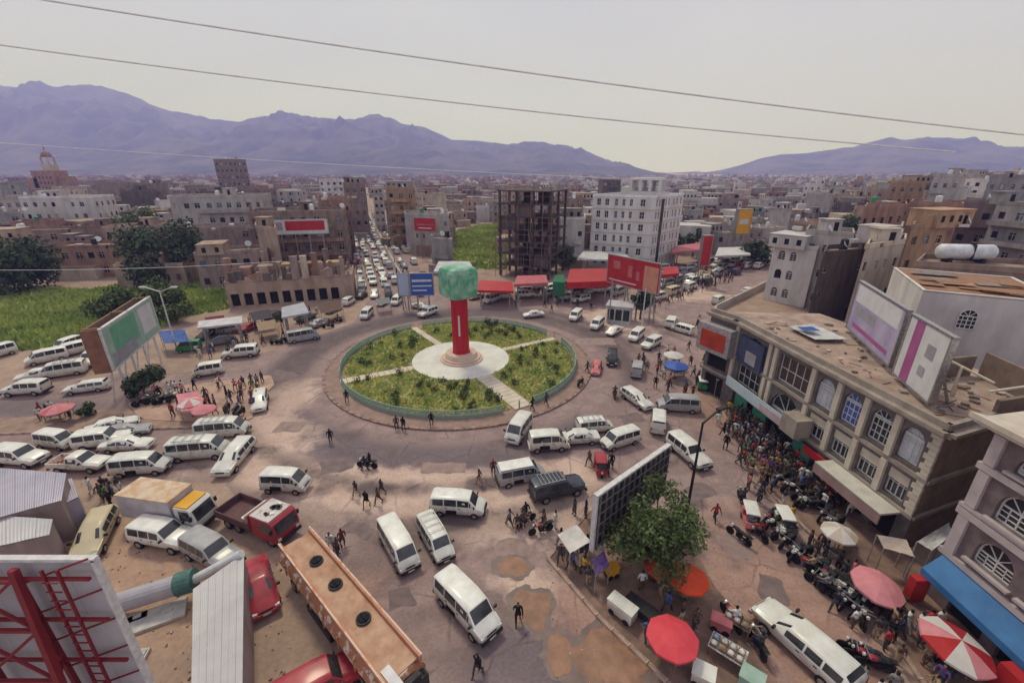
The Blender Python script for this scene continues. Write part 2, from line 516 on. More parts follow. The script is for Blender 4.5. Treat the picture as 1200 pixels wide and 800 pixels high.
# muddy puddles by the wedge
m_puddle = M('muddy_water', (.34, .185, .11), .16, col2=(.21, .115, .072), scale=.9, spec=.5)
m_wet = M('wet_mud', (.20, .135, .115), .45, col2=(.13, .088, .078), scale=1.2, bump=.3, spec=.4)
def puddle(px, py, rx, ry, seed, lab):
    c = G(px, py); ax = abs(G(px + rx, py).x - c.x); ay = abs(G(px, py - ry).y - c.y)
    def f(x, y):
        out = np.empty(np.shape(x))
        it = np.nditer([x, y, out], op_flags=[['readonly'], ['readonly'], ['writeonly']])
        for a, b, o in it:
            o[...] = math.hypot((a - c.x) / ax, (b - c.y) / ay) - 1 + .6 * mnoise.noise(Vector((a * .8, b * .8, seed))) + .28 * mnoise.noise(Vector((a * 2.6, b * 2.6, seed + 4)))
        return out
    fw = lambda x, y: f(x, y) - .42 + .0 * x
    w = sheet('wet_mud', fw, (c.x - 2.2 * ax, c.y - 2.2 * ay, c.x + 2.2 * ax, c.y + 2.2 * ay), .16, .0085 + .0012 * (int(seed) % 5), m_wet)
    tag(w, kind='structure')
    o = sheet('puddle', f, (c.x - 2 * ax, c.y - 2 * ay, c.x + 2 * ax, c.y + 2 * ay), .14, .0155 + .001 * (int(seed) % 5), m_puddle)
    tag(o, lab, 'puddle', 'muddy puddles beside the kerb', 'structure')
puddle(622, 712, 22, 20, 1.3, 'tan puddle beside the person in black')
puddle(654, 766, 17, 22, 4.1, 'small round orange puddle by the kerb')
puddle(716, 768, 40, 32, 7.7, 'largest orange mud puddle against the kerb')
puddle(598, 663, 16, 10, 9.2, 'shallow pale puddle nearest the white vans')

# ------------------------------------------------------------------ roundabout
m_isl = M('island_paving', (.33, .22, .18), .9, col2=(.24, .16, .13), scale=.9, bump=.15)
m_plaza = M('pale_plaza_stone', (.68, .68, .60), .8, col2=(.58, .55, .48), scale=.6)
m_path = M('cream_path_stone', (.62, .54, .43), .85, col2=(.50, .42, .33), scale=.8)
m_lawn = M('lawn_soil', (.34, .32, .11), .95, col2=(.42, .32, .17), scale=.5, bump=.4)
isl = sheet('roundabout_island', lambda x, y: ring_r(x, y) - 18.8, (RC.x - 20, RC.y - 20, RC.x + 20, RC.y + 20), .5, .16, m_isl, skirt=.2)
tag(isl, kind='structure')
kb = MB()
KN = 96
for k in range(KN):                                     # kerb stones round the island
    a0, a1 = 2 * math.pi * (k + .04) / KN, 2 * math.pi * (k + .96) / KN
    q = [(math.cos(t) * r, math.sin(t) * r) for r, t in ((18.55, a0), (18.95, a0), (18.95, a1), (18.55, a1))]
    st = MB().prism(q, -.02, .215 + .012 * math.sin(k * 2.3)).build('kerb_stone', m_kerb, isl, loc=(RC.x, RC.y, 0))
pathdirs = []
for (px, py, w) in ((402, 449, 1.5), (642, 400, 1.1), (612, 478, 2.3), (487, 387, 1.1)):
    d = (G(px, py) - RC); d.z = 0
    pathdirs.append((d.normalized(), w))
def path_dist(x, y):
    best = np.full(np.shape(x), 1e9)
    for d, w in pathdirs:
        u = (x - RC.x) * d.x + (y - RC.y) * d.y
        s = np.abs(-(x - RC.x) * d.y + (y - RC.y) * d.x) - w / 2
        best = np.minimum(best, np.where(u > 0, s, 1e9))
    return best
def f_lawn(x, y):
    return np.maximum(np.maximum(ring_r(x, y) - 16.3, 7.15 - ring_r(x, y)), .12 - path_dist(x, y))
lawn = sheet('lawn', f_lawn, (RC.x - 17, RC.y - 17, RC.x + 17, RC.y + 17), .4, .26, m_lawn, skirt=.12)
tag(lawn, kind='structure')
plaza = sheet('plaza', lambda x, y: ring_r(x, y) - 7.05, (RC.x - 7.6, RC.y - 7.6, RC.x + 7.6, RC.y + 7.6), .4, .30, m_plaza, skirt=.16)
tag(plaza, kind='structure')
for k, (d, w) in enumerate(pathdirs):
    a = math.atan2(d.y, d.x)
    n = 12 if w < 2 else 11
    p = root('garden_path', None, None)
    p.location = (RC.x, RC.y, 0); p.rotation_euler = (0, 0, a); tag(p, kind='structure')
    for i in range(n):
        u0, u1 = 7.1 + i * 9.7 / n, 7.1 + (i + .93) * 9.7 / n
        hz = .29 - .004 * (i % 2)
        MB().box(((u0 + u1) / 2, 0, hz / 2 + .07), (u1 - u0, w, hz - .1)).build('paving_slab', m_path, p)
# grass: nobody could count it
def tufts(name, field, bounds, n, z, h, mat, seed, dens=None, parent=None):
    r = np.random.RandomState(seed)
    x = r.uniform(bounds[0], bounds[2], n * 3); y = r.uniform(bounds[1], bounds[3], n * 3)
    ok = field(x, y) < -.05
    x, y = x[ok][:n], y[ok][:n]
    k = len(x)
    a = r.uniform(0, math.pi, k); hh = h * r.uniform(.4, 1.3, k); w = h * r.uniform(.3, .9, k)
    lx, ly = r.normal(0, .3, k) * hh, r.normal(0, .3, k) * hh
    zz = z + (terrain(x, y))
    v = np.empty((k, 3, 3))
    v[:, 0] = np.stack([x - np.cos(a) * w, y - np.sin(a) * w, zz], -1)
    v[:, 1] = np.stack([x + np.cos(a) * w, y + np.sin(a) * w, zz], -1)
    v[:, 2] = np.stack([x + lx, y + ly, zz + hh], -1)
    me = bpy.data.meshes.new(name)
    me.from_pydata(v.reshape(-1, 3).tolist(), [], np.arange(3 * k).reshape(-1, 3).tolist())
    me.materials.append(mat)
    return tag(put(name, me, parent), kind='stuff')
m_grass = M('dry_green_grass', (.62, .60, .19), .9, col2=(.25, .36, .10), scale=.45, detail=6)
m_field = M('lush_green_grass', (.46, .50, .13), .9, col2=(.20, .29, .07), scale=.09, detail=8)
tag(tufts('grass', f_lawn, (RC.x - 17, RC.y - 17, RC.x + 17, RC.y + 17), 14000, .25, .34, m_grass, 3), 'dry green grass growing in the roundabout beds', 'grass')

# green field at the left, a green slope far behind
FIELD = [(-200, 420), (-200, 340), (0, 338), (110, 340), (200, 322), (262, 330), (268, 362), (215, 372), (180, 388), (110, 402), (0, 414)]
f_field = gpoly(FIELD)
m_fsoil = M('field_soil', (.33, .38, .11), .95, col2=(.42, .35, .18), scale=.07, detail=8, bump=.3)
field = sheet('field', f_field, f_field.bounds, 2.0, .03, m_fsoil); tag(field, kind='structure')
tag(tufts('grass', f_field, f_field.bounds, 22000, .02, .75, m_field, 5), 'lush green grass on the waste ground at the left', 'grass')
SLOPE = [(524, 318), (524, 296), (532, 272), (560, 264), (592, 262), (594, 316), (560, 316)]
f_slope = gpoly(SLOPE)
slope = sheet('field_slope', f_slope, f_slope.bounds, 2.5, .05, m_fsoil); tag(slope, kind='structure')
tag(tufts('grass', f_slope, f_slope.bounds, 6000, .05, .8, m_field, 6), 'green grass on the open plot beside the concrete frame', 'grass')

# ------------------------------------------------------------------ mountains
m_mount = M('mountain_scrub', (.115, .10, .085), 1.0, col2=(.025, .035, .022), scale=.004, detail=12, lo=.38, hi=.6)
def mountain(name, sky_pts, Y0, front, back, seed):
    sky_pts = sorted(sky_pts)
    pxs = np.arange(sky_pts[0][0], sky_pts[-1][0] + 1, 3.0)
    pys = np.interp(pxs, [p[0] for p in sky_pts], [p[1] for p in sky_pts])
    vs = np.concatenate([np.linspace(-1, 0, 60), np.linspace(0, 1, 8)[1:]])
    verts = []
    for px, py in zip(pxs, pys):
        x, yy = (px - 600) / FPX, (py - 400) / FPX
        dy, dz = _c - yy * _s, -_s - yy * _c
        t = Y0 / dy
        X, crest = x * t, EYE + dz * t
        for v in vs:
            if v <= 0:
                yv = Y0 + v * front
                prof = (1 + v) ** 1.35
                rid = 1 - abs(mnoise.noise(Vector((X * .0016, yv * .0006, seed)))) * 2
                rid2 = 1 - abs(mnoise.noise(Vector((X * .005, yv * .0016, seed + 9)))) * 2
                k = 4 * (-v) * (1 + v)
                rid3 = 1 - abs(mnoise.noise(Vector((X * .013, yv * .004, seed + 5)))) * 2
                z = crest * prof * (1 + k * (.55 * (rid - .5) + .36 * (rid2 - .5) + .2 * (rid3 - .5)))
            else:
                yv = Y0 + v * back
                z = crest * (1 - v) ** 1.2
            xs = X * (yv / Y0) * .35 + X * .65
            z += crest * .026 * mnoise.noise(Vector((X * .012, yv * .01, seed + 3))) * (1 if v > -.98 else 0)
            verts.append((xs, yv, max(z, 0) - 6 * (abs(v) > .97)))
    n = len(vs)
    faces = [(i * n + j, (i + 1) * n + j, (i + 1) * n + j + 1, i * n + j + 1) for i in range(len(pxs) - 1) for j in range(n - 1)]
    me = bpy.data.meshes.new(name)
    me.from_pydata(verts, [], faces)
    me.materials.append(m_mount)
    me.polygons.foreach_set('use_smooth', [True] * len(faces))
    tag(put(name, me), kind='structure')
mountain('mountain', [(-500, 150), (-300, 120), (-120, 112), (0, 104), (20, 103), (50, 104), (70, 102), (100, 99), (120, 101), (150, 110), (190, 128), (215, 132), (240, 138), (275, 143), (300, 138), (330, 133), (350, 136), (400, 140), (420, 140), (430, 136), (445, 134), (470, 145), (500, 150), (530, 164), (560, 165), (600, 170), (632, 168), (665, 172), (690, 178), (710, 188), (735, 204), (770, 214)], 4300, 2500, 1500, 2.0)
mountain('mountain', [(-300, 206), (0, 178), (120, 170), (240, 184), (380, 176), (470, 172), (560, 184), (640, 196), (700, 212)], 3000, 1200, 900, 31.0)
mountain('mountain', [(740, 216), (790, 209), (805, 206), (815, 201), (830, 206), (860, 197), (890, 186), (915, 181), (940, 180), (970, 176), (1000, 172), (1030, 164), (1045, 161), (1060, 164), (1080, 162), (1110, 161), (1140, 165), (1160, 173), (1180, 172), (1200, 177), (1300, 165), (1500, 150), (1700, 190)], 3700, 1900, 1300, 17.0)

# ------------------------------------------------------------------ haze
def build_haze():
    m = bpy.data.materials.new('haze_air')
    m.use_nodes = True
    n, l = m.node_tree.nodes, m.node_tree.links
    n.remove(n['Principled BSDF'])
    v = n.new('ShaderNodeVolumePrincipled')
    v.inputs['Color'].default_value = (.33, .34, .92, 1)
    v.inputs['Absorption Color'].default_value = (1, 1, 1, 1)
    v.inputs['Density'].default_value = HAZE_D
    v.inputs['Anisotropy'].default_value = 0.1
    l.new(v.outputs['Volume'], n['Material Output'].inputs['Volume'])
    o = MB().box((0, 3400, 524), (19000, 7400, 1052)).build('haze', m)
    tag(o, 'pale violet haze over the town and mountains', 'haze', kind='stuff')
HAZE_D = 0.00033
build_haze()
# ================================================================== FOLIAGE
def leaf_cloud(mb, lobes, n, size, seed, m=0, flat=.5):
    """leaf-sized faces through the volume of several lobes (centre, radii)"""
    r = random.Random(seed)
    wts = [l[1][0] * l[1][1] * l[1][2] for l in lobes]
    for _ in range(n):
        c, rr = r.choices(lobes, wts)[0]
        d = Vector((r.gauss(0, 1), r.gauss(0, 1), r.gauss(0, 1))).normalized()
        q = (r.random() ** .42)
        if r.random() < .1: q *= 1.13
        p = Vector((c[0] + d.x * rr[0] * q, c[1] + d.y * rr[1] * q, c[2] + d.z * rr[2] * q))
        nrm = (d + Vector((r.gauss(0, .7), r.gauss(0, .7), r.gauss(0, .7) + .5))).normalized()
        a = nrm.orthogonal().normalized(); b = nrm.cross(a)
        t = r.uniform(0, 6.28); a, b = a * math.cos(t) + b * math.sin(t), b * math.cos(t) - a * math.sin(t)
        s = size * r.uniform(.55, 1.35)
        mb.face([p - a * s, p + b * s * flat + nrm * s * .15, p + a * s, p - b * s * flat + nrm * s * .1], m if r.random() < .68 else m + 1)
    return mb
m_leafA = M('leaf_mid_green', (.068, .10, .032), .75, var=.35, scale=.6)
m_leafB = M('leaf_light_green', (.12, .155, .045), .75, var=.3, scale=.6)
m_leafD = M('leaf_dark_green', (.048, .074, .034), .8, var=.35, scale=.4)
m_leafE = M('leaf_deep_green', (.078, .112, .044), .8, var=.35, scale=.4)
m_bark = M('bark', (.13, .095, .07), .95, var=.4, scale=4, bump=.4)
def tree(label, loc, h, crown_r, crown_h, seed, dark=False, leaves=3500, size=.32, group=None, cat='tree', name='tree', lobes_n=9):
    r = random.Random(seed)
    t = root(name, label, cat, loc, r.uniform(0, 6), group)
    tb = MB()
    th = h - crown_h * .75
    tb.cyl((0, 0, -.2), (0, 0, th * .6), .035 * h, .026 * h, 8); tb.cyl((0, 0, th * .6), (.1 * r.random(), .1, th + crown_h * .25), .026 * h, .016 * h, 7)
    lobes = []
    for k in range(lobes_n):
        a = 2 * math.pi * k / lobes_n + r.uniform(-.3, .3)
        q = crown_r * r.uniform(.30, .68) if k else 0
        z = h - crown_h / 2 + crown_h * r.uniform(-.3, .32)
        s = crown_r * r.uniform(.26, .52)
        c = (math.cos(a) * q, math.sin(a) * q, z)
        lobes.append((c, (s, s, s * r.uniform(.65, .95) * min(1.3, crown_h / crown_r))))
        tb.cyl((0, 0, th * r.uniform(.6, 1)), c, .012 * h, .004 * h, 5)
    tb.build('trunk', m_bark, t)
    leaf_cloud(MB(), lobes, leaves, size, seed).build('crown', [m_leafD, m_leafE] if dark else [m_leafA, m_leafB], t)
    return t
def shrub_mesh(seed, n=70, size=.13):
    r = random.Random(seed)
    return leaf_cloud(MB(), [((r.uniform(-.2, .2), r.uniform(-.2, .2), .4 + r.uniform(0, .3)), (.38, .38, .38)) for _ in range(3)], n, size, seed)

# ================================================================== VEHICLES (local +X is forward)
m_glass = M('vehicle_glass', (.038, .042, .046), .07, var=.3, scale=1.5, spec=.8)
m_tyre = M('tyre_rubber', (.018, .017, .017), .9, var=.3, scale=6)
m_rim = M('wheel_rim', (.34, .33, .32), .45, var=.2, scale=5, metal=.6)
m_black = M('black_plastic', (.025, .024, .024), .6, var=.3, scale=4)
m_lamp = M('headlight_glass', (.62, .62, .58), .2, var=.1, scale=4)
m_tail = M('tail_light_red', (.35, .03, .025), .3, var=.1, scale=4)
m_dark = M('lid_and_cabin_shade', (.012, .011, .011), .9, var=.2, scale=3)  # near-black for hatch lids, and for cabin shade painted at open doors
PAINT = {
    'white': M('white_paint_dusty', (.74, .74, .69), .42, col2=(.60, .57, .50), scale=1.1, coat=.25, spec=.4, objrand=.07, dirt=1),
    'cream': M('cream_paint', (.58, .50, .33), .5, col2=(.50, .41, .27), scale=1.1, coat=.1),
    'silver': M('silver_paint', (.36, .35, .35), .4, var=.12, scale=1, coat=.2),
    'grey': M('grey_paint', (.20, .20, .20), .45, var=.15, scale=1, coat=.2),
    'blue': M('dark_blue_paint', (.045, .055, .075), .38, var=.2, scale=1, coat=.3),
    'dark': M('dark_paint', (.03, .028, .03), .4, var=.2, scale=1, coat=.3),
    'red': M('red_paint', (.36, .035, .05), .42, var=.18, scale=1, coat=.2),
    'pink': M('faded_red_paint', (.55, .17, .17), .6, var=.18, scale=1),
    'green': M('green_paint', (.05, .24, .10), .5, var=.2, scale=1, coat=.1),
    'tan': M('tan_paint', (.40, .30, .19), .5, var=.2, scale=1),
}
# stations: x, underside z, top z, half width low, half width top
KINDS_V = {
    'van': dict(belt=1.18, st=[(-2.28, .48, 1.62, .76, .66), (-2.22, .36, 1.82, .82, .70), (-1.9, .32, 1.93, .84, .72), (.2, .32, 1.96, .84, .73), (1.12, .32, 1.86, .84, .70), (1.66, .32, 1.22, .83, .72), (2.12, .34, 1.06, .80, .68), (2.30, .42, .86, .72, .62)], ws=(5, 4), rw=(0, 1), side=[(-2.0, -1.1), (-1.0, .02), (.12, 1.05)], fq=[(1.1, 1.5)], wx=(-1.42, 1.5), r=.32, lampz=.74),
    'microvan': dict(belt=1.10, st=[(-1.72, .45, 1.55, .68, .60), (-1.68, .34, 1.74, .72, .63), (-1.4, .30, 1.83, .73, .64), (.35, .30, 1.84, .73, .64), (.95, .30, 1.74, .73, .62), (1.50, .30, 1.12, .73, .64), (1.68, .34, .95, .71, .62), (1.78, .42, .70, .66, .58)], ws=(5, 4), rw=(0, 1), side=[(-1.5, -.75), (-.66, .12), (.2, .85)], fq=[(.9, 1.3)], wx=(-1.12, 1.12), r=.29, lampz=.68),
    'coach': dict(belt=1.22, st=[(-2.42, .45, 1.70, .78, .70), (-2.38, .34, 1.94, .83, .72), (-2.1, .30, 2.04, .85, .73), (.7, .30, 2.06, .85, .74), (1.45, .30, 1.94, .85, .71), (2.05, .30, 1.26, .84, .73), (2.28, .34, 1.06, .81, .70), (2.40, .42, .78, .76, .66)], ws=(5, 4), rw=(0, 1), side=[(-2.2, -1.35), (-1.27, -.4), (-.32, .55), (.63, 1.38)], fq=[(1.43, 1.85)], wx=(-1.5, 1.62), r=.33, lampz=.76),
    'suv': dict(belt=1.15, st=[(-2.36, .52, 1.40, .80, .72), (-2.30, .46, 1.78, .86, .72), (-2.0, .42, 1.86, .88, .74), (-.2, .42, 1.88, .88, .75), (.50, .42, 1.82, .88, .74), (1.02, .42, 1.24, .88, .80), (2.05, .44, 1.14, .86, .78), (2.34, .52, .98, .80, .70)], ws=(5, 4), rw=(0, 1), side=[(-2.05, -1.15), (-1.05, -.25), (-.15, .55)], fq=[], wx=(-1.42, 1.45), r=.37, lampz=.86),
    'sedan': dict(belt=.93, st=[(-2.22, .45, .84, .74, .66), (-2.12, .36, .98, .80, .70), (-1.48, .32, 1.02, .83, .66), (-.92, .32, 1.38, .83, .60), (.20, .32, 1.42, .83, .61), (.45, .32, 1.38, .83, .60), (1.15, .32, .98, .83, .70), (2.02, .34, .84, .79, .68), (2.22, .42, .66, .70, .60)], ws=(6, 5), rw=(2, 3), side=[(-1.2, -.45), (-.36, .55)], fq=[], wx=(-1.3, 1.38), r=.30, lampz=.62),
    'wagon': dict(belt=.95, st=[(-2.32, .45, .98, .76, .68), (-2.24, .36, 1.22, .80, .64), (-1.95, .32, 1.44, .83, .62), (-.6, .32, 1.47, .83, .63), (.45, .32, 1.42, .83, .61), (1.12, .32, 1.0, .83, .70), (2.08, .34, .88, .79, .68), (2.28, .42, .68, .70, .60)], ws=(5, 4), rw=(1, 2), side=[(-1.95, -1.2), (-1.1, -.4), (-.3, .55)], fq=[], wx=(-1.36, 1.42), r=.31, lampz=.64),
    'pickup': dict(belt=1.10, st=[(-.62, .42, 1.10, .80, .72), (-.58, .40, 1.66, .84, .68), (-.2, .40, 1.72, .85, .70), (.42, .40, 1.66, .85, .69), (.98, .40, 1.14, .85, .76), (2.10, .42, 1.02, .82, .74), (2.34, .50, .86, .76, .68)], ws=(4, 3), rw=(0, 1), side=[(-.5, .45)], fq=[], wx=(-1.5, 1.48), r=.36, lampz=.80),
}
def _ring(K, st):
    x, zb, zt, w, wt = st
    zm = min(K['belt'], zt - .10)
    h = [(w * .86, zb), (w * .97, zb + .14), (w, zm - .05), (w * .985, zm), (wt + (w - wt) * .12, zt - .09), (wt * .90, zt - .02), (wt * .55, zt)]
    return [(x, y, z) for y, z in h] + [(x, -y, z) for y, z in reversed(h)]
def _at(K, x):
    S = K['st']
    for a, b in zip(S, S[1:]):
        if a[0] <= x <= b[0]:
            t = (x - a[0]) / (b[0] - a[0])
            return _ring(K, tuple(u + (v - u) * t for u, v in zip(a, b)))
    return _ring(K, S[0] if x < S[0][0] else S[-1])
def _lerp(a, b, t): return tuple(u + (v - u) * t for u, v in zip(a, b))
def _side_quad(K, x0, x1, s, lo=.08, hi=.93, off=.014):
    q = []
    for x, ts in ((x0, (lo, hi)), (x1, (hi, lo))):
        r = _at(K, x)
        for t in ts:
            p = _lerp(r[3], r[4], t)
            q.append((p[0], s * (p[1] + off), p[2] + off * .3))
    return q if s < 0 else q[::-1]
def _cross_quad(K, ia, ib, off=.016, lo=.06, hi=.95, sgn=1):
    A, B = _ring(K, K['st'][ia]), _ring(K, K['st'][ib])
    n = Vector((B[6][2] - A[6][2], 0, A[6][0] - B[6][0])).normalized()
    if n.z < 0: n = -n
    q = []
    for t, i0, i1 in ((lo, 5, 8), (hi, 5, 8)):
        a, b = _lerp(A[i0], B[i0], t), _lerp(A[i1], B[i1], t)
        q.append([a, b])
    pts = [q[0][0], q[0][1], q[1][1], q[1][0]]
    return [tuple(Vector(p) + n * off) for p in pts]
WHEEL = {}
def wheel_meshes(r):
    if r not in WHEEL:
        a = MB()
        n = 14
        prof = [(-.10, r * .62), (-.10, r * .94), (-.07, r), (.07, r), (.10, r * .94), (.10, r * .62)]
        a.loft([[(math.cos(2 * math.pi * k / n) * q, y, math.sin(2 * math.pi * k / n) * q) for k in range(n)] for y, q in prof], 0)
        b = MB()
        for y in (-.085, .085):
            b.cyl((0, y - .02, 0), (0, y + .02, 0), r * .60, n=10)
        b.cyl((0, -.115, 0), (0, .115, 0), r * .16, n=6)
        WHEEL[r] = (a.mesh('wheel', m_tyre), b.mesh('rim', m_rim))
    return WHEEL[r]
def add_wheel(parent, x, y, r):
    t, rm = wheel_meshes(r)
    w = put('wheel', t, parent, (x, y, r))
    put('rim', rm, w)
    return w
def vehicle_meshes(kind, paint, lod):
    """list of (part name, mesh) of a car"""
    K = KINDS_V[kind]
    P = PAINT[paint]
    out = []
    b = MB().loft([_ring(K, s) for s in K['st']], 0)
    glass = []
    glass.append(('windscreen', _cross_quad(K, *K['ws'])))
    glass.append(('rear_window', _cross_quad(K, *K['rw'], lo=.15)))
    for s in (-1, 1):
        for x0, x1 in K['side']:
            glass.append(('side_window', _side_quad(K, x0, x1, s)))
        for x0, x1 in K['fq']:
            q = _side_quad(K, x0, x1, s, .08, .80)
            glass.append(('side_window', q))
    if lod == 0:
        for _, q in glass: b.face(q, 1)
        for s in (-1, 1):
            for wx in K['wx']:
                b.cyl((wx, s * (K['st'][2][3] - .16), K['r']), (wx, s * (K['st'][2][3] + .015), K['r']), K['r'], n=8, m=2)
        if kind == 'pickup': _bed(b, 0)
        return [('BODY', b.mesh('car', [P, m_glass, m_black]))]
    body = b.mesh('body', [P])
    body.polygons.foreach_set('use_smooth', [True] * len(body.polygons))
    try: body.set_sharp_from_angle(angle=rad(38))
    except Exception: pass
    out.append(('body', body))
    for nm, q in glass:
        out.append((nm, MB().face(q).mesh(nm, m_glass)))
    S = K['st']
    for wx in K['wx']:
        for s in (-1, 1):
            out.append(('WHEEL', (wx, s * (S[2][3] - .085), K['r'])))
    if kind == 'pickup':
        bd = MB(); _bed(bd, 0); out.append(('cargo_bed', bd.mesh('cargo_bed', P)))
    if lod == 2:
        out.append(('number_plate', MB().box((S[-1][0] + .105, 0, .47), (.02, .46, .12)).mesh('number_plate', m_lamp)))
        xf, xr = S[-1][0], (S[0][0] if kind != 'pickup' else -2.38)
        for s in (-1, 1):
            lw = S[-1][3]
            out.append(('headlight', MB().box((xf - .06, s * (lw - .10), K['lampz']), (.16, .26, .17)).mesh('headlight', m_lamp)))
            out.append(('tail_light', MB().box((xr + .02, s * (S[1][3] - .10), K['lampz'] + .12), (.08, .12, .32)).mesh('tail_light', m_tail)))
            cx = S[K['ws'][0]][0] - .12
            out.append(('mirror', MB().box((cx, s * (S[2][3] + .11), K['belt'] + .12), (.10, .20, .17)).box((cx, s * (S[2][3] + .02), K['belt'] + .06), (.05, .12, .05)).mesh('mirror', m_black)))
            for x0, x1 in K['side'][-2:]:
                out.append(('door_handle', MB().box((x0 + .14, s * (S[2][3] + .012), K['belt'] - .14), (.16, .04, .04)).mesh('door_handle', m_black)))
        out.append(('bumper', MB().box((xf + .02, 0, .46), (.16, 2 * S[-2][3] * .96, .20)).mesh('bumper', m_black if kind in ('suv', 'pickup', 'van', 'coach') else P)))
        out.append(('bumper', MB().box((xr - .03, 0, .50), (.14, 2 * S[1][3] * .96, .20)).mesh('bumper', m_black if kind in ('suv', 'pickup', 'van', 'coach') else P)))
        out.append(('grille', MB().box((xf - .015, 0, K['lampz'] - .01), (.06, .70, .13)).mesh('grille', m_black)))
        if kind in ('van', 'microvan'):
            out.append(('wiper', MB().box((S[K['ws'][0]][0] - .1, .2, S[K['ws'][0]][2] + .10), (.04, .7, .03)).mesh('wiper', m_black)))
    return out
def _bed(b, m):
    b.box((-1.5, 0, .66), (1.72, 1.60, .10), m=m)
    for s in (-1, 1):
        b.box((-1.5, s * .80, .88), (1.72, .07, .52), m=m)
    b.box((-2.37, 0, .88), (.07, 1.66, .50), m=m); b.box((-.68, 0, .88), (.07, 1.66, .50), m=m)
VCACHE = {}
def vehicle(kind, paint, lod, x, y, rz, label, cat, group=None, name=None, z=0.0, scale=1.0, auto=False):
    key = (kind, paint, lod)
    if key not in VCACHE:
        VCACHE[key] = vehicle_meshes(kind, paint, lod)
    parts = VCACHE[key]
    name = name or {'van': 'minibus', 'coach': 'minibus', 'microvan': 'small_van', 'suv': 'off_road_car', 'sedan': 'car', 'wagon': 'estate_car', 'pickup': 'pickup_truck'}[kind]
    if lod == 0:
        o = put(name, parts[0][1], None, (x, y, z), rz)
    else:
        o = bpy.data.objects.new(name, None); C.objects.link(o); o.location = (x, y, z); o.rotation_euler = (0, 0, rz)
        for nm, me in parts:
            if nm == 'WHEEL': add_wheel(o, *me)
            else: put(nm, me, o)
    if scale != 1.0: o.scale = (scale,) * 3
    if auto: auto_label(o, label, cat, group, x, y)
    else: tag(o, label, cat, group)
    return o
def vpx(kind, paint, lod, rear, front, label, cat='van', group=None, scale=1.0, land=None, auto=False, name=None, rack=False):
    a, b = G(*rear), G(*front)
    c = (a + b) / 2; d = b - a
    o = vehicle(kind, paint, lod, c.x, c.y, math.atan2(d.y, d.x), label, cat, group, name=name, scale=scale, auto=auto)
    if rack:
        zt = max(s[2] for s in KINDS_V[kind]['st']); rk = MB()
        for x in (-1.6, -.9, -.2, .5): rk.box((x, 0, zt + .10), (.05, 1.2, .04))
        for s in (-1, 1):
            rk.box((-.55, s * .6, zt + .10), (2.4, .05, .05))
            for x in (-1.5, .4): rk.box((x, s * .56, zt + .04), (.05, .05, .14))
        rk.build('roof_rack', m_chrome, o)
    if land: landmark(land, c.x, c.y)
    return o
def open_door(o, kind, side):
    """a slid-open side door: the dark cabin seen through it"""
    K = KINDS_V[kind]
    q = _side_quad(K, -.9, .02, side, .0, .95, .022)
    w = K['st'][2][3] + .012
    lo = [(q[0][0], side * w, .42), (q[3][0], side * w, .42)]
    top = sorted(q, key=lambda p: -p[2])[:2]
    xs = sorted(top, key=lambda p: p[0])
    pts = [(xs[0][0], side * w, .42), (xs[1][0], side * w, .42), xs[1], xs[0]]
    MB().face(pts if side < 0 else pts[::-1]).build('door_opening_shade', m_dark, o)
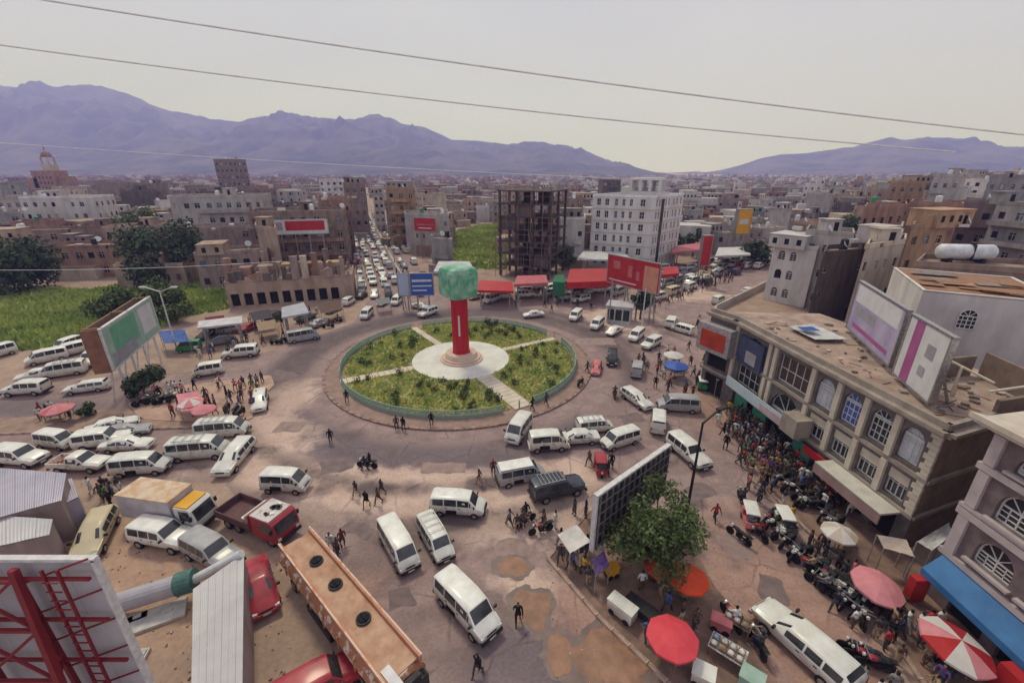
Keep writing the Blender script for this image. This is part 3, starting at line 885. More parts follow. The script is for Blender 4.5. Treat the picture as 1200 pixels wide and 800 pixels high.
# ================================================================== PEOPLE
SKIN = M('skin', (.24, .13, .085), .6, var=.15, scale=5)
HAIR = M('black_hair', (.012, .010, .009), .7, var=.2, scale=8)
SHOE = M('dark_shoe', (.03, .022, .018), .7, var=.2, scale=5)
CLOTH = {k: M('cloth_' + k, c, .9, var=.22, scale=3.5, bump=.15) for k, c in dict(
    black=(.013, .012, .014), charcoal=(.06, .053, .058), brown=(.13, .078, .055), tan=(.32, .22, .14), white=(.62, .60, .56), grey=(.20, .19, .19),
    red=(.40, .045, .05), maroon=(.15, .025, .03), blue=(.06, .10, .24), navy=(.025, .03, .06), pink=(.48, .16, .17), yellow=(.52, .33, .04), green=(.07, .14, .06), purple=(.12, .07, .20), sky=(.22, .33, .48)).items()}
def skin_person(pose, robe=False):
    """one continuous body grown over a posed skeleton"""
    J = {}
    J['pelvis'] = (0, 0, .93, .135, .10)
    J['waist'] = (0, .01, 1.08, .13, .095)
    J['chest'] = (0, .0, 1.30, .165, .11)
    J['neck'] = (0, .01, 1.47, .058, .058)
    J['chin'] = (0, .03, 1.555, .075, .085)
    J['head'] = (0, .02, 1.655, .085, .10)
    J['crown'] = (0, .0, 1.72, .06, .075)
    E = [('pelvis', 'waist'), ('waist', 'chest'), ('chest', 'neck'), ('neck', 'chin'), ('chin', 'head'), ('head', 'crown')]
    sw = {'stand': 0.04, 'walk': .26, 'talk': .03, 'sit': 0, 'carry': .12}[pose]
    for s, n in ((-1, 'l'), (1, 'r')):
        f = sw * s
        if pose == 'sit':
            J['hip' + n] = (s * .10, .0, .88, .10, .10); J['knee' + n] = (s * .20, .40, .74, .075, .075); J['ank' + n] = (s * .19, .28, .36, .045, .045); J['toe' + n] = (s * .20, .44, .32, .045, .035)
        else:
            J['hip' + n] = (s * .10, .0, .86, .10, .10); J['knee' + n] = (s * .11, f * .55 + .03, .48, .07, .07); J['ank' + n] = (s * .11, f - (.06 if f < 0 else 0), .09 + (.05 if f < -.1 else 0), .045, .045); J['toe' + n] = (s * .13, f + .13, .04, .045, .03)
        J['sh' + n] = (s * .185, .0, 1.40, .07, .07)
        if pose == 'talk' and s > 0:
            el, ha, fi = (s * .26, .08, 1.16), (s * .18, .30, 1.22), (s * .15, .38, 1.25)
        elif pose == 'carry':
            el, ha, fi = (s * .25, .10, 1.14), (s * .16, .32, 1.10), (s * .12, .39, 1.10)
        elif pose == 'sit':
            el, ha, fi = (s * .27, .18, 1.16), (s * .26, .42, 1.08), (s * .25, .50, 1.06)
        else:
            el, ha, fi = (s * .24, -f * .35, 1.14), (s * .25, -f * .9 + .05, .90), (s * .245, -f * 1.0 + .08, .80)
        J['el' + n] = (*el, .05, .05); J['ha' + n] = (*ha, .036, .036); J['fi' + n] = (*fi, .030, .040)
        E += [('pelvis', 'hip' + n), ('hip' + n, 'knee' + n), ('knee' + n, 'ank' + n), ('ank' + n, 'toe' + n), ('chest', 'sh' + n), ('sh' + n, 'el' + n), ('el' + n, 'ha' + n), ('ha' + n, 'fi' + n)]
    names = list(J)
    bm = bmesh.new()
    lay = bm.verts.layers.skin.verify()
    vs = {}
    for n in names:
        x, y, z, rx, ry = J[n]
        v = bm.verts.new((x, y, z)); v[lay].radius = (rx, ry); v[lay].use_root = (n == 'pelvis'); vs[n] = v
    for a, b in E: bm.edges.new((vs[a], vs[b]))
    me = bpy.data.meshes.new('person'); bm.to_mesh(me); bm.free()
    o = bpy.data.objects.new('person_tmp', me); C.objects.link(o)
    o.modifiers.new('skin', 'SKIN').use_smooth_shade = True
    sb = o.modifiers.new('sub', 'SUBSURF'); sb.levels = 1; sb.render_levels = 1
    dg = bpy.context.evaluated_depsgraph_get()
    ev = o.evaluated_get(dg)
    body = bpy.data.meshes.new_from_object(ev)
    bpy.data.objects.remove(o); bpy.data.meshes.remove(me)
    verts = [v.co.copy() for v in body.vertices]
    faces = [list(p.vertices) for p in body.polygons]
    bpy.data.meshes.remove(body)
    hem = .18 if robe else .30
    # a wrapped skirt or robe belongs to most figures here: pull the legs' silhouette out into cloth
    if pose != 'sit':
        for v in verts:
            if hem < v.z < .95 and abs(v.x) < .24:
                k = (.95 - v.z) / (.95 - hem)
                rr = (.165 + (.13 if robe else .05) * k)
                d = math.hypot(v.x, v.y)
                if d > 1e-4:
                    q = max(rr / d, 1) if d < rr else 1
                    w = .85 if robe else .5
                    v.x *= 1 + (q - 1) * w; v.y *= 1 + (q - 1) * w
    out = bpy.data.meshes.new('person')
    out.from_pydata(verts, [], faces)
    for m in (SKIN, HAIR, CLOTH['brown'], CLOTH['charcoal'], SHOE): out.materials.append(m)
    mi = []
    for p in out.polygons:
        c = p.center
        if c.z > 1.50:
            mi.append(0 if (c.y > .055 and c.z < 1.70 and not (robe and c.z < 1.6)) else 1)
        elif abs(c.x) > .20 and c.z < .98 and pose != 'sit': mi.append(0)
        elif pose in ('carry', 'sit', 'talk') and c.y > .30 and c.z > .95: mi.append(0)
        elif c.z > .98: mi.append(2)
        elif c.z < (.10 if pose != 'sit' else .40): mi.append(4)
        else: mi.append(3)
    out.polygons.foreach_set('material_index', mi)
    out.polygons.foreach_set('use_smooth', [True] * len(mi))
    out.update()
    return out
BODY = {k: skin_person(k) for k in ('stand', 'walk', 'talk', 'carry', 'sit')}
BODY['robe'] = skin_person('walk', True)
DRESS = [('black', 'black'), ('charcoal', 'charcoal'), ('charcoal', 'tan'), ('brown', 'charcoal'), ('white', 'white'), ('white', 'brown'), ('grey', 'charcoal'), ('navy', 'charcoal'), ('maroon', 'charcoal'), ('blue', 'charcoal'), ('tan', 'brown'), ('red', 'charcoal'), ('pink', 'brown'), ('green', 'tan'), ('brown', 'tan'), ('charcoal', 'white'), ('purple', 'charcoal'), ('yellow', 'charcoal')]
DRESS_W = [6, 6, 5, 6, 4, 5, 5, 5, 4, 4, 4, 4, 2.5, 3, 4, 4, 1.5, 1.2]
POSEW = {'stand': 'standing', 'walk': 'walking', 'talk': 'standing with a raised hand', 'carry': 'carrying something', 'robe': 'walking'}
def person(x, y, rz, pose='stand', top='charcoal', bottom='charcoal', label=None, group='people in the street', z=None, s=1.0, near=None, verb=None):
    o = put('person', BODY[pose], None, (x, y, 0.0 if z is None else z), rz)
    o.scale = (s * 1.12, s * 1.15, s)
    for i, m in ((2, CLOTH[top]), (3, CLOTH[bottom])):
        o.material_slots[i].link = 'OBJECT'; o.material_slots[i].material = m
    if pose == 'robe':
        o.material_slots[1].link = 'OBJECT'; o.material_slots[1].material = CLOTH[top]
    if label: tag(o, label, 'person', group)
    else:
        look = ('person in a long %s robe' % top) if pose == 'robe' else ('person in %s clothes' % top if top == bottom else 'person in %s and %s' % (top, bottom))
        auto_label(o, look, 'person', group, x, y, near)
    return o
def gz(x, y):
    """height of the walking surface"""
    a, b = np.array([x]), np.array([y])
    r = float(ring_r(a, b)[0])
    if r < 6.6: return .30
    if r < 18.8: return .16
    for f in PAVE_F:
        if f(a, b)[0] < 0: return .13
    return tz(x, y)
PAVE_F = [gpoly([(165, 492), (150, 474), (215, 452), (262, 447), (318, 440), (322, 452), (300, 472), (296, 492), (240, 497)]),
          gpoly([(690, 600), (642, 655), (700, 722), (782, 800), (850, 890), (960, 890), (905, 790), (870, 725), (838, 690), (812, 640), (790, 610), (740, 590)]),
          gpoly([(842, 468), (860, 462), (905, 490), (1010, 560), (1060, 640), (1120, 720), (1240, 860), (1130, 860), (1060, 770), (1000, 672), (945, 622), (900, 575), (862, 510)])]
TAKEN = []
def crowd_mass(label, polys, seed, gap=.45):
    """the thick of the crowd, past counting: many figures joined into one object"""
    r = random.Random(seed)
    src = {}
    for k in ('stand', 'walk', 'talk', 'robe'):
        me = BODY[k]
        co = np.empty(len(me.vertices) * 3); me.vertices.foreach_get('co', co)
        src[k] = (co.reshape(-1, 3), [tuple(p.vertices) for p in me.polygons], [p.material_index for p in me.polygons])
    names = list(CLOTH); mats = [SKIN, HAIR, SHOE] + [CLOTH[c] for c in names]
    V, F, Mi = [], [], []; n0 = 0
    for poly_px, n in polys:
        f = poly_field([G(a, b) for a, b in poly_px]); b = f.bounds; k = tries = 0
        while k < n and tries < n * 50:
            tries += 1
            x, y = r.uniform(b[0], b[2]), r.uniform(b[1], b[3])
            if f(np.array([x]), np.array([y]))[0] > 0 or any(abs(x - q[0]) < gap + q[2] and abs(y - q[1]) < gap + q[2] for q in TAKEN): continue
            TAKEN.append((x, y, 0)); k += 1
            t, bt = r.choices(DRESS, DRESS_W)[0]
            pose = r.choice(['stand', 'walk', 'talk', 'robe' if t in ('black', 'charcoal', 'navy') else 'walk'])
            co, fs, mi = src[pose]
            a = r.uniform(0, 6.28); s = r.uniform(.94, 1.06)
            R = np.array([[math.cos(a), math.sin(a), 0], [-math.sin(a), math.cos(a), 0], [0, 0, 1]])
            V.append((co * np.array([1.12 * s, 1.15 * s, s])) @ R + np.array([x, y, gz(x, y)]))
            lut = {0: 0, 1: 1 if pose != 'robe' else 3 + names.index(t), 2: 3 + names.index(t), 3: 3 + names.index(t if pose == 'robe' else bt), 4: 2}
            F.extend([tuple(q + n0 for q in fc) for fc in fs]); Mi.extend([lut[q] for q in mi]); n0 += len(co)
    me = bpy.data.meshes.new('crowd'); me.from_pydata(np.concatenate(V).tolist(), [], F)
    for m in mats: me.materials.append(m)
    me.polygons.foreach_set('material_index', Mi); me.polygons.foreach_set('use_smooth', [True] * len(Mi))
    tag(put('crowd', me), label, 'crowd', kind='stuff')
def crowd(poly_px, n, seed, near=None, gap=.55, group='people in the street', dress=None):
    r = random.Random(seed)
    P = [G(a, b) for a, b in poly_px]
    f = poly_field(P); b = f.bounds
    k = tries = 0
    while k < n and tries < n * 60:
        tries += 1
        x, y = r.uniform(b[0], b[2]), r.uniform(b[1], b[3])
        if f(np.array([x]), np.array([y]))[0] > 0: continue
        if any(abs(x - q[0]) < gap + q[2] and abs(y - q[1]) < gap + q[2] for q in TAKEN): continue
        TAKEN.append((x, y, 0))
        t, bt = r.choices(dress or DRESS, None if dress else DRESS_W)[0]
        pose = r.choices(['stand', 'walk', 'talk', 'carry', 'robe'], [4, 4, 2, 1, 2 if t in ('black', 'charcoal') else 0])[0]
        person(x, y, r.uniform(0, 6.28), pose, t, t if pose == 'robe' else bt, z=gz(x, y), s=r.uniform(.94, 1.06), near=near, group=group)
        k += 1

# ================================================================== MOTORCYCLES
m_chrome = M('worn_chrome', (.40, .39, .38), .35, var=.2, scale=5, metal=.8)
MOTO = {}
def moto_parts(col):
    if col in MOTO: return MOTO[col]
    w = MB()
    n, r = 12, .29
    w.loft([[(math.cos(2 * math.pi * k / n) * q, y, math.sin(2 * math.pi * k / n) * q) for k in range(n)] for y, q in ((-.05, r * .78), (-.045, r), (.045, r), (.05, r * .78))], 0)
    fr = MB().bar((-.55, 0, .34), (.0, 0, .42), .09).bar((0, 0, .42), (.45, 0, .78), .08).bar((.45, 0, .82), (.66, 0, .30), .07).box((.0, 0, .40), (.36, .24, .28))
    fr.cyl((-.6, .14, .30), (-.05, .14, .28), .05, n=6)
    tank = MB().loft([[(x, y * wd, z0 + (1 if y * y < .5 else .6) * 0 + hz) for y, hz in ((-1, 0), (-.8, h), (.8, h), (1, 0), (.6, -.06), (-.6, -.06))] for x, wd, z0, h in ((-.05, .11, .68, .10), (.18, .15, .70, .16), (.42, .10, .74, .10))], 0)
    seat = MB().box((-.36, 0, .74), (.66, .24, .10)).box((-.66, 0, .80), (.20, .22, .08))
    bar = MB().bar((.42, -.34, 1.0), (.42, .34, 1.0), .035).bar((.45, 0, .80), (.42, 0, 1.0), .05)
    lamp = MB().cyl((.52, 0, .86), (.62, 0, .86), .09, n=8)
    rack = MB().box((-.78, 0, .78), (.22, .26, .03)).box((-.70, 0, .52), (.30, .16, .05))
    MOTO[col] = [('frame', fr.mesh('frame', m_black)), ('fuel_tank', tank.mesh('fuel_tank', PAINT[col])), ('seat', seat.mesh('seat', m_black)), ('handlebar', bar.mesh('handlebar', m_chrome)), ('headlight', lamp.mesh('headlight', m_lamp)), ('luggage_rack', rack.mesh('luggage_rack', m_black)), ('wheel', w.mesh('wheel', m_tyre))]
    return MOTO[col]
def motorcycle(x, y, rz, col, near=None, label=None, group='motorcycles parked and riding', z=0.0, rider=None):
    o = bpy.data.objects.new('motorcycle', None); C.objects.link(o); o.location = (x, y, z); o.rotation_euler = (0, 0, rz)
    o.scale = (1.12,) * 3
    for nm, me in moto_parts(col):
        if nm == 'wheel':
            put('wheel', me, o, (-.62, 0, .29)); put('wheel', me, o, (.66, 0, .29))
        else: put(nm, me, o)
    if label: tag(o, label, 'motorcycle', group)
    else: auto_label(o, '%s motorcycle' % {'dark': 'black', 'pink': 'faded red'}.get(col, col), 'motorcycle', group, x, y, near)
    if rider:
        dx, dy = math.cos(rz), math.sin(rz)
        person(x - .30 * dx, y - .30 * dy, rz - math.pi / 2, 'sit', rider[0], rider[1], z=z + .02, label=rider[2] if len(rider) > 2 else None, group='motorcycle riders', near=near)
    TAKEN.append((x, y, .5))
    return o
def moto_row(p0, p1, n, seed, ang, near=None, jit=.25):
    r = random.Random(seed)
    a, b = G(*p0), G(*p1)
    for k in range(n):
        p = a.lerp(b, (k + .5) / n)
        x, y = p.x + r.uniform(-jit, jit), p.y + r.uniform(-jit, jit)
        motorcycle(x, y, ang + r.uniform(-.35, .35), r.choice(['dark', 'dark', 'red', 'white', 'blue', 'grey']), near, z=gz(x, y))
# ================================================================== BUILDINGS
WALL = {k: M('wall_' + k, c, .92, col2=tuple(q * .82 for q in c2), scale=s * 1.6, bump=.2, detail=9, objrand=.16, stretch=(1, 1, .35), lo=.3, hi=.62) for k, c, c2, s in (
    ('bright', (.74, .72, .70), (.68, .65, .62), .3), ('white', (.64, .60, .57), (.54, .50, .47), .35), ('cream', (.54, .45, .36), (.41, .33, .26), .4), ('tan', (.44, .32, .245), (.31, .225, .17), .4),
    ('brown', (.29, .205, .165), (.195, .138, .112), .5), ('red', (.35, .21, .16), (.24, .14, .108), .5), ('grey', (.32, .295, .28), (.225, .205, .195), .4),
    ('mauve', (.31, .235, .215), (.215, .16, .148), .5), ('pale', (.46, .42, .385), (.35, .315, .29), .4), ('concrete', (.15, .125, .11), (.095, .078, .07), .5), ('ochre', (.42, .27, .16), (.30, .19, .115), .5))}
m_pane = M('window_dark', (.028, .027, .03), .25, var=.4, scale=.4, spec=.5)
m_open = M('dark_opening', (.014, .012, .012), .9, var=.3, scale=1)
m_shut = M('brown_shutter', (.13, .085, .06), .8, var=.3, scale=2)
m_curt = M('pale_curtain', (.40, .37, .34), .8, var=.2, scale=2)
m_bshut = M('blue_grey_shutter', (.12, .15, .18), .7, var=.3, scale=2)
m_roof = M('flat_roof', (.33, .245, .19), .95, col2=(.20, .15, .125), scale=.4, bump=.3, detail=8)
m_roofg = M('flat_roof_grey', (.30, .27, .25), .95, col2=(.18, .16, .15), scale=.4, bump=.3, detail=8)
m_frame = M('white_window_frame', (.62, .61, .58), .6, var=.1, scale=2)
m_trim = M('cream_stone_trim', (.55, .46, .36), .85, col2=(.44, .36, .28), scale=1.0, bump=.2)
m_tankw = M('white_tank', (.62, .63, .63), .5, var=.12, scale=1)
m_rust = M('rusty_sheet', (.36, .19, .10), .85, col2=(.20, .11, .07), scale=.9, bump=.3, stretch=(1, 6, 1))
m_sheet = M('grey_sheet', (.50, .48, .50), .55, var=.14, scale=.6, metal=.2)
WIN = {}
def window_mesh(w, h, style):
    key = (round(w, 2), round(h, 2), style)
    if key in WIN: return WIN[key]
    p, f = MB(), MB()
    arch = style.startswith('arch')
    if arch:
        r = w / 2; k = 8
        pts = [(-r, 0, -h / 2), (r, 0, -h / 2)] + [(r * math.cos(math.pi * i / k), 0, h / 2 - r + r * math.sin(math.pi * i / k)) for i in range(k + 1)]
        p.face(pts)
        for i in range(k):
            a, b = math.pi * i / k, math.pi * (i + 1) / k
            f.bar(((r - .04) * math.cos(a), -.03, h / 2 - r + (r - .04) * math.sin(a)), ((r - .04) * math.cos(b), -.03, h / 2 - r + (r - .04) * math.sin(b)), .08)
        top = h / 2 - r
        f.box((0, -.03, top), (w, .06, .10))
        for i in range(1, 4):
            a = math.pi * i / 4
            f.bar((0, -.03, top), (r * .95 * math.cos(a), -.03, top + r * .95 * math.sin(a)), .05)
    else:
        p.face([(-w / 2, 0, -h / 2), (w / 2, 0, -h / 2), (w / 2, 0, h / 2), (-w / 2, 0, h / 2)])
        top = h / 2 - .03
        f.box((0, -.03, top), (w, .06, .06))
    if style != 'void':
        f.box((0, -.03, -h / 2 + .04), (w, .06, .08))
        for s in (-1, 0, 1):
            f.box((s * (w / 2 - .035), -.03, (top - h / 2) / 2), (.07, .06, top + h / 2))
        if h > 1.5 or arch:
            for q in (.35, .68) if arch else (.5,):
                f.box((0, -.03, -h / 2 + (top + h / 2) * q), (w, .05, .06))
        if style in ('archgrid', 'grid'):
            for s in (-.5, .5):
                f.box((s * w / 2, -.03, (top - h / 2) / 2), (.05, .05, top + h / 2))
    WIN[key] = (p.mesh('window', m_open if style == 'void' else m_pane), None if style == 'void' else f.mesh('frame', m_frame))
    return WIN[key]
def facade(mb, P0, P1, z0, z1, cols, rows, depth=.2, m=0, mrev=None, arch=None):
    """wall from P0 to P1 (left to right seen from outside) with real openings; returns where the windows sit"""
    P0, P1 = Vector((P0[0], P0[1], 0)), Vector((P1[0], P1[1], 0))
    L = (P1 - P0).length; u = (P1 - P0) / L; n = Vector((u.y, -u.x, 0))
    mrev = m if mrev is None else mrev
    def pt(a, z, d=0): 
        q = P0 + u * a - n * d
        return (q.x, q.y, z)
    cols = sorted(c for c in cols if c[0] > .05 and c[1] < L - .05)
    rows = sorted(rows)
    if not cols or not rows:
        mb.face([pt(0, z0), pt(L, z0), pt(L, z1), pt(0, z1)], m)
        return []
    xs = [0]
    for a, b in cols: xs += [a, b]
    xs.append(L)
    zs = [z0]
    for a, b in rows: zs += [a, b]
    zs.append(z1)
    out = []
    for j in range(len(zs) - 1):
        if j % 2 == 0:
            mb.face([pt(0, zs[j]), pt(L, zs[j]), pt(L, zs[j + 1]), pt(0, zs[j + 1])], m); continue
        for i in range(len(xs) - 1):
            a, b, c, d = xs[i], xs[i + 1], zs[j], zs[j + 1]
            if i % 2 == 0:
                mb.face([pt(a, c), pt(b, c), pt(b, d), pt(a, d)], m); continue
            for q in ((pt(a, c), pt(b, c), pt(b, c, depth), pt(a, c, depth)), (pt(b, d), pt(a, d), pt(a, d, depth), pt(b, d, depth)), (pt(a, d), pt(a, c), pt(a, c, depth), pt(a, d, depth)), (pt(b, c), pt(b, d), pt(b, d, depth), pt(b, c, depth))):
                mb.face(q, mrev)
            is_arch = arch(i // 2, j // 2) if arch else False
            if is_arch:
                r = (b - a) / 2; cx = (a + b) / 2; k = 8
                for s in (0, 1):
                    cor = pt(a if s else b, d)
                    for e in range(k // 2):
                        t0, t1 = math.pi * (e + (k // 2) * s) / k, math.pi * (e + 1 + (k // 2) * s) / k
                        mb.face([cor, pt(cx + r * math.cos(t1), d - r + r * math.sin(t1)), pt(cx + r * math.cos(t0), d - r + r * math.sin(t0))], m)
            out.append((Vector(pt((a + b) / 2, (c + d) / 2, depth)), math.atan2(u.y, u.x), b - a, d - c, i // 2, j // 2, is_arch))
    return out
def even_cols(L, w, gap, margin=.8):
    jit = random.Random(int(L * 977))
    n = int((L - 2 * margin + gap) // (w + gap))
    if n < 1: return []
    st = (L - 2 * margin - n * w) / max(n - 1, 1) if n > 1 else 0
    x0 = margin if n > 1 else (L - w) / 2
    sh = [jit.uniform(-.22, .22) * st if 0 < i < n - 1 else 0 for i in range(n)]
    if jit.random() < .14: return []
    drop = jit.random() < .5
    keep = [i for i in range(n) if not (drop and jit.random() < .3)]
    return [(x0 + i * (w + st) + sh[i], x0 + i * (w + st) + w * jit.choice([.75, 1, 1, 1.15]) + sh[i]) for i in keep]
def building(label, pts, z0, h, wall='tan', floors=3, win=(1.1, 1.35, 1.3), group=None, name='building', cat='building', sides=None, split=False, style='plain', shops=False, roof=None, parapet=.8, junk=1, seed=0, base_z=None, colfun=None, land=None, arches=False, ground_h=None, void=.25):
    """pts: corners anticlockwise from above; each wall is built with its openings cut in"""
    r = random.Random(seed * 31 + 5)
    cx = sum(p[0] for p in pts) / len(pts); cy = sum(p[1] for p in pts) / len(pts)
    t = root(name, label, cat, (cx, cy, z0), 0, group)
    if land: landmark(land, cx, cy)
    Q = [(p[0] - cx, p[1] - cy) for p in pts]
    w = MB(); n = len(Q)
    fh = h / floors
    panes = MB(); frames = MB()
    gh = ground_h or fh
    for e in range(n):
        P0, P1 = Q[e], Q[(e + 1) % n]
        L = math.hypot(P1[0] - P0[0], P1[1] - P0[1])
        u = ((P1[0] - P0[0]) / L, (P1[1] - P0[1]) / L)
        facing = (u[1] * -(P0[0] + cx) + -u[0] * -(P0[1] + cy)) > 0       # towards the square
        if (sides is not None and e not in sides) or (sides is None and not facing):
            facade(w, P0, P1, -3, h, [], []); continue
        zlist = []
        for k in range(floors):
            a = k * fh + fh * .32
            if k == 0 and shops: continue
            zlist.append((a, min(a + win[1], (k + 1) * fh - .25)))
        cols = colfun(e, L) if colfun else even_cols(L, win[0], win[2])
        if shops:
            facade_shop = facade(w, P0, P1, -3 if not shops else -.3, gh, [(.6 + i * 2.35, 2.15 + i * 2.35) for i in range(int((L - .6) // 2.35))], [(0.35, 2.9)], depth=.5)
            for c, a, ww, hh, i, j, ar in facade_shop:
                me, _ = window_mesh(ww, hh, 'void')
                put('shop_opening', me, t, c, a) if split else _join(panes, c, a, ww, hh)
            wins = facade(w, P0, P1, gh, h, cols, [z for z in zlist if z[0] > gh])
        else:
            wins = facade(w, P0, P1, -3, h, cols, zlist, arch=(lambda i, j: True) if arches else None)
        for c, a, ww, hh, i, j, ar in wins:
            st = 'arch' if ar else style
            if split:
                me, fr = window_mesh(ww, hh, 'void' if r.random() < void else st)
                o = put('window', me, t, c, a)
                if fr: put('frame', fr, o)
            else: _join(panes, c, a, ww, hh)
    w.build('wall', WALL[wall], t)
    if panes.f: tag(panes.build('window_panes', [m_pane, m_frame, m_open, m_shut, m_curt, m_bshut], t), kind='stuff')
    if name in ('house', 'apartment_block') and not split and sides is None:
        P0, P1 = Vector(Q[0]), Vector(Q[1]); L = (P1 - P0).length; u = (P1 - P0) / L; nn = Vector((u.y, -u.x)); a_ = math.atan2(u.y, u.x)
        if floors > 1 and r.random() < .4:
            for k in range(1, floors):
                w0 = L * r.uniform(.25, .95); s0 = r.uniform(0, L - w0) + w0 / 2
                c = P0 + u * s0 + nn * .55
                MB().box((c.x, c.y, k * fh + .02), (w0, 1.2, .16), a_).box((c.x + nn.x * .55, c.y + nn.y * .55, k * fh + .5), (w0, .08, .8), a_).build('balcony', WALL[wall], t)
        if r.random() < .5:
            w0 = L * r.uniform(.35, .8); s0 = r.uniform(0, L - w0) + w0 / 2; d0 = r.uniform(2, 4); z0_ = r.uniform(2.4, 3.4)
            c = P0 + u * s0 + nn * (d0 / 2 + .02)
            MB().box((c.x, c.y, z0_ / 2 - 1), (w0, d0, z0_ + 2), a_).build('lean_to', WALL[r.choice(['tan', 'brown', 'grey', 'cream', 'red'])], t)
            MB().box((c.x, c.y, z0_ + .06), (w0 + .5, d0 + .4, .1), a_).build('lean_to_roof', r.choice([m_rust, m_sheet, m_roofg, m_roof]), t)
        if r.random() < .45:
            for k in range(r.randint(1, 3)):
                e_ = r.choice([0, 0, 1, 3]) % n; A9, B9 = Vector(Q[e_]), Vector(Q[(e_ + 1) % n]); c = A9.lerp(B9, r.random()); hgt = r.uniform(.6, 2.2)
                MB().box((c.x * .96, c.y * .96, h + hgt / 2), (r.uniform(.6, 2.8), .4, hgt), math.atan2(B9.y - A9.y, B9.x - A9.x)).build('broken_wall', WALL[wall], t)
    rf = MB()
    rf.prism(Q, h - .05, h + .02)
    th = .22
    for e in range(n):
        P0, P1 = Vector(Q[e]), Vector(Q[(e + 1) % n])
        L = (P1 - P0).length; u = (P1 - P0) / L; nn = Vector((u.y, -u.x))
        c = (P0 + P1) / 2 - nn * (th / 2 - .03)
        rf.box((c.x, c.y, h + parapet / 2 + .015), (L + .05, th, parapet - .03 + .002 * e), math.atan2(u.y, u.x), 1)
    rf.build('roof', [roof or m_roof, WALL[wall]], t)
    if junk:
        xs = [q[0] for q in Q]; ys = [q[1] for q in Q]
        ex, ey = (max(xs) - min(xs)) * .24, (max(ys) - min(ys)) * .24
        if r.random() < .7:
            a = MB(); x, y = r.uniform(-ex, ex), r.uniform(-ey, ey)
            a.cyl((x, y, h + .4), (x, y, h + 1.9), .62, n=10).cyl((x, y, h + 1.9), (x, y, h + 2.1), .62, .2, n=10)
            for s in (-1, 1): a.box((x + s * .4, y, h + .22), (.12, .9, .42))
            a.build('water_tank', r.choice([m_tankw, m_tankw, m_black, PAINT['green']]), t)
        if r.random() < .55:
            x, y = r.uniform(-ex, ex), r.uniform(-ey, ey)
            a = MB().box((x, y, h + 1.25), (3.0, 2.6, 2.46)).box((x, y, h + 2.56), (3.4, 3.0, .16)).box((x + .4, y - 1.31, h + 1.1), (.9, .04, 1.9), m=1)
            a.build('stair_hut', [WALL[wall], m_open], t)
        if r.random() < .5:
            x, y, a_ = r.uniform(-ex, ex), r.uniform(-ey, ey), math.atan2(Q[1][1] - Q[0][1], Q[1][0] - Q[0][0])
            sx, sy, sz = r.uniform(3, ex * 2.6 + 1), r.uniform(3, ey * 2.2 + 1), r.uniform(2.3, 3.0)
            rm = MB().box((x, y, h + sz / 2 + .01), (sx, sy, sz), a_).box((x, y, h + sz + .09), (sx + .3, sy + .3, .14), a_)
            for q in range(int(sx // 1.8)):
                lx = -sx / 2 + (q + .5) * sx / int(sx // 1.8)
                rm.box((x + lx * math.cos(a_) + (sy / 2 + .01) * math.sin(a_), y + lx * math.sin(a_) - (sy / 2 + .01) * math.cos(a_), h + sz * .52), (.8, .06, 1.1), a_, 1)
            rm.build('roof_room', [WALL[r.choice([wall, wall, 'grey', 'tan', 'pale'])], m_open], t)
        if r.random() < .6:
            x, y = r.uniform(-ex, ex) * 1.6, r.uniform(-ey, ey) * 1.6
            MB().cyl((x, y, h + .02), (x, y, h + 1.0), .05, n=5).cyl((x, y, h + 1.1), (x + .25, y - .3, h + 1.3), .12, .75, n=10).build('satellite_dish', m_tankw, t)
        for k in range(junk * 3 + 1):
            if r.random() < .6:
                x, y = r.uniform(-ex, ex) * 1.7, r.uniform(-ey, ey) * 1.7
                MB().box((x, y, h + .35), (r.uniform(.6, 2), r.uniform(.5, 1.4), r.uniform(.4, .8)), r.uniform(0, 3)).build('roof_clutter', r.choice([m_rust, m_sheet, m_roofg, WALL['white']]), t)
    return t
def _join(mb, c, a, w, h):
    ca, sa = math.cos(a), math.sin(a)
    def q(x, z, d=0): return (c.x + x * ca + d * sa, c.y + x * sa - d * ca, c.z + z)
    k = (int(abs(c.x) * 7.3) * 5 + int(abs(c.y) * 11.7) * 3 + int(c.z * 2.9)) % 17
    mt = 0 if k < 9 else (2 if k < 12 else (3 if k < 14 else (4 if k < 15 else 5)))
    mb.face([q(-w / 2, -h / 2), q(w / 2, -h / 2), q(w / 2, h / 2), q(-w / 2, h / 2)], mt)
    if mt == 2:
        hh = h * .25; mb.face([q(-w / 2 - .1, -h / 2 - .12, .28), q(w / 2 + .1, -h / 2 - .12, .28), q(w / 2 + .1, -h / 2, .28), q(-w / 2 - .1, -h / 2, .28)], 1)
    if w < 2 and k % 3:
        for x0, x1, z0, z1 in ((-.04, .04, -h / 2, h / 2), (-w / 2, w / 2, h * .16, h * .16 + .07)):
            mb.face([q(x0, z0, .03), q(x1, z0, .03), q(x1, z1, .03), q(x0, z1, .03)], 1)
def rect(x, y, w, d, rz):
    ca, sa = math.cos(rz), math.sin(rz)
    return [(x + a * ca - b * sa, y + a * sa + b * ca) for a, b in ((-w / 2, -d / 2), (w / 2, -d / 2), (w / 2, d / 2), (-w / 2, d / 2))]

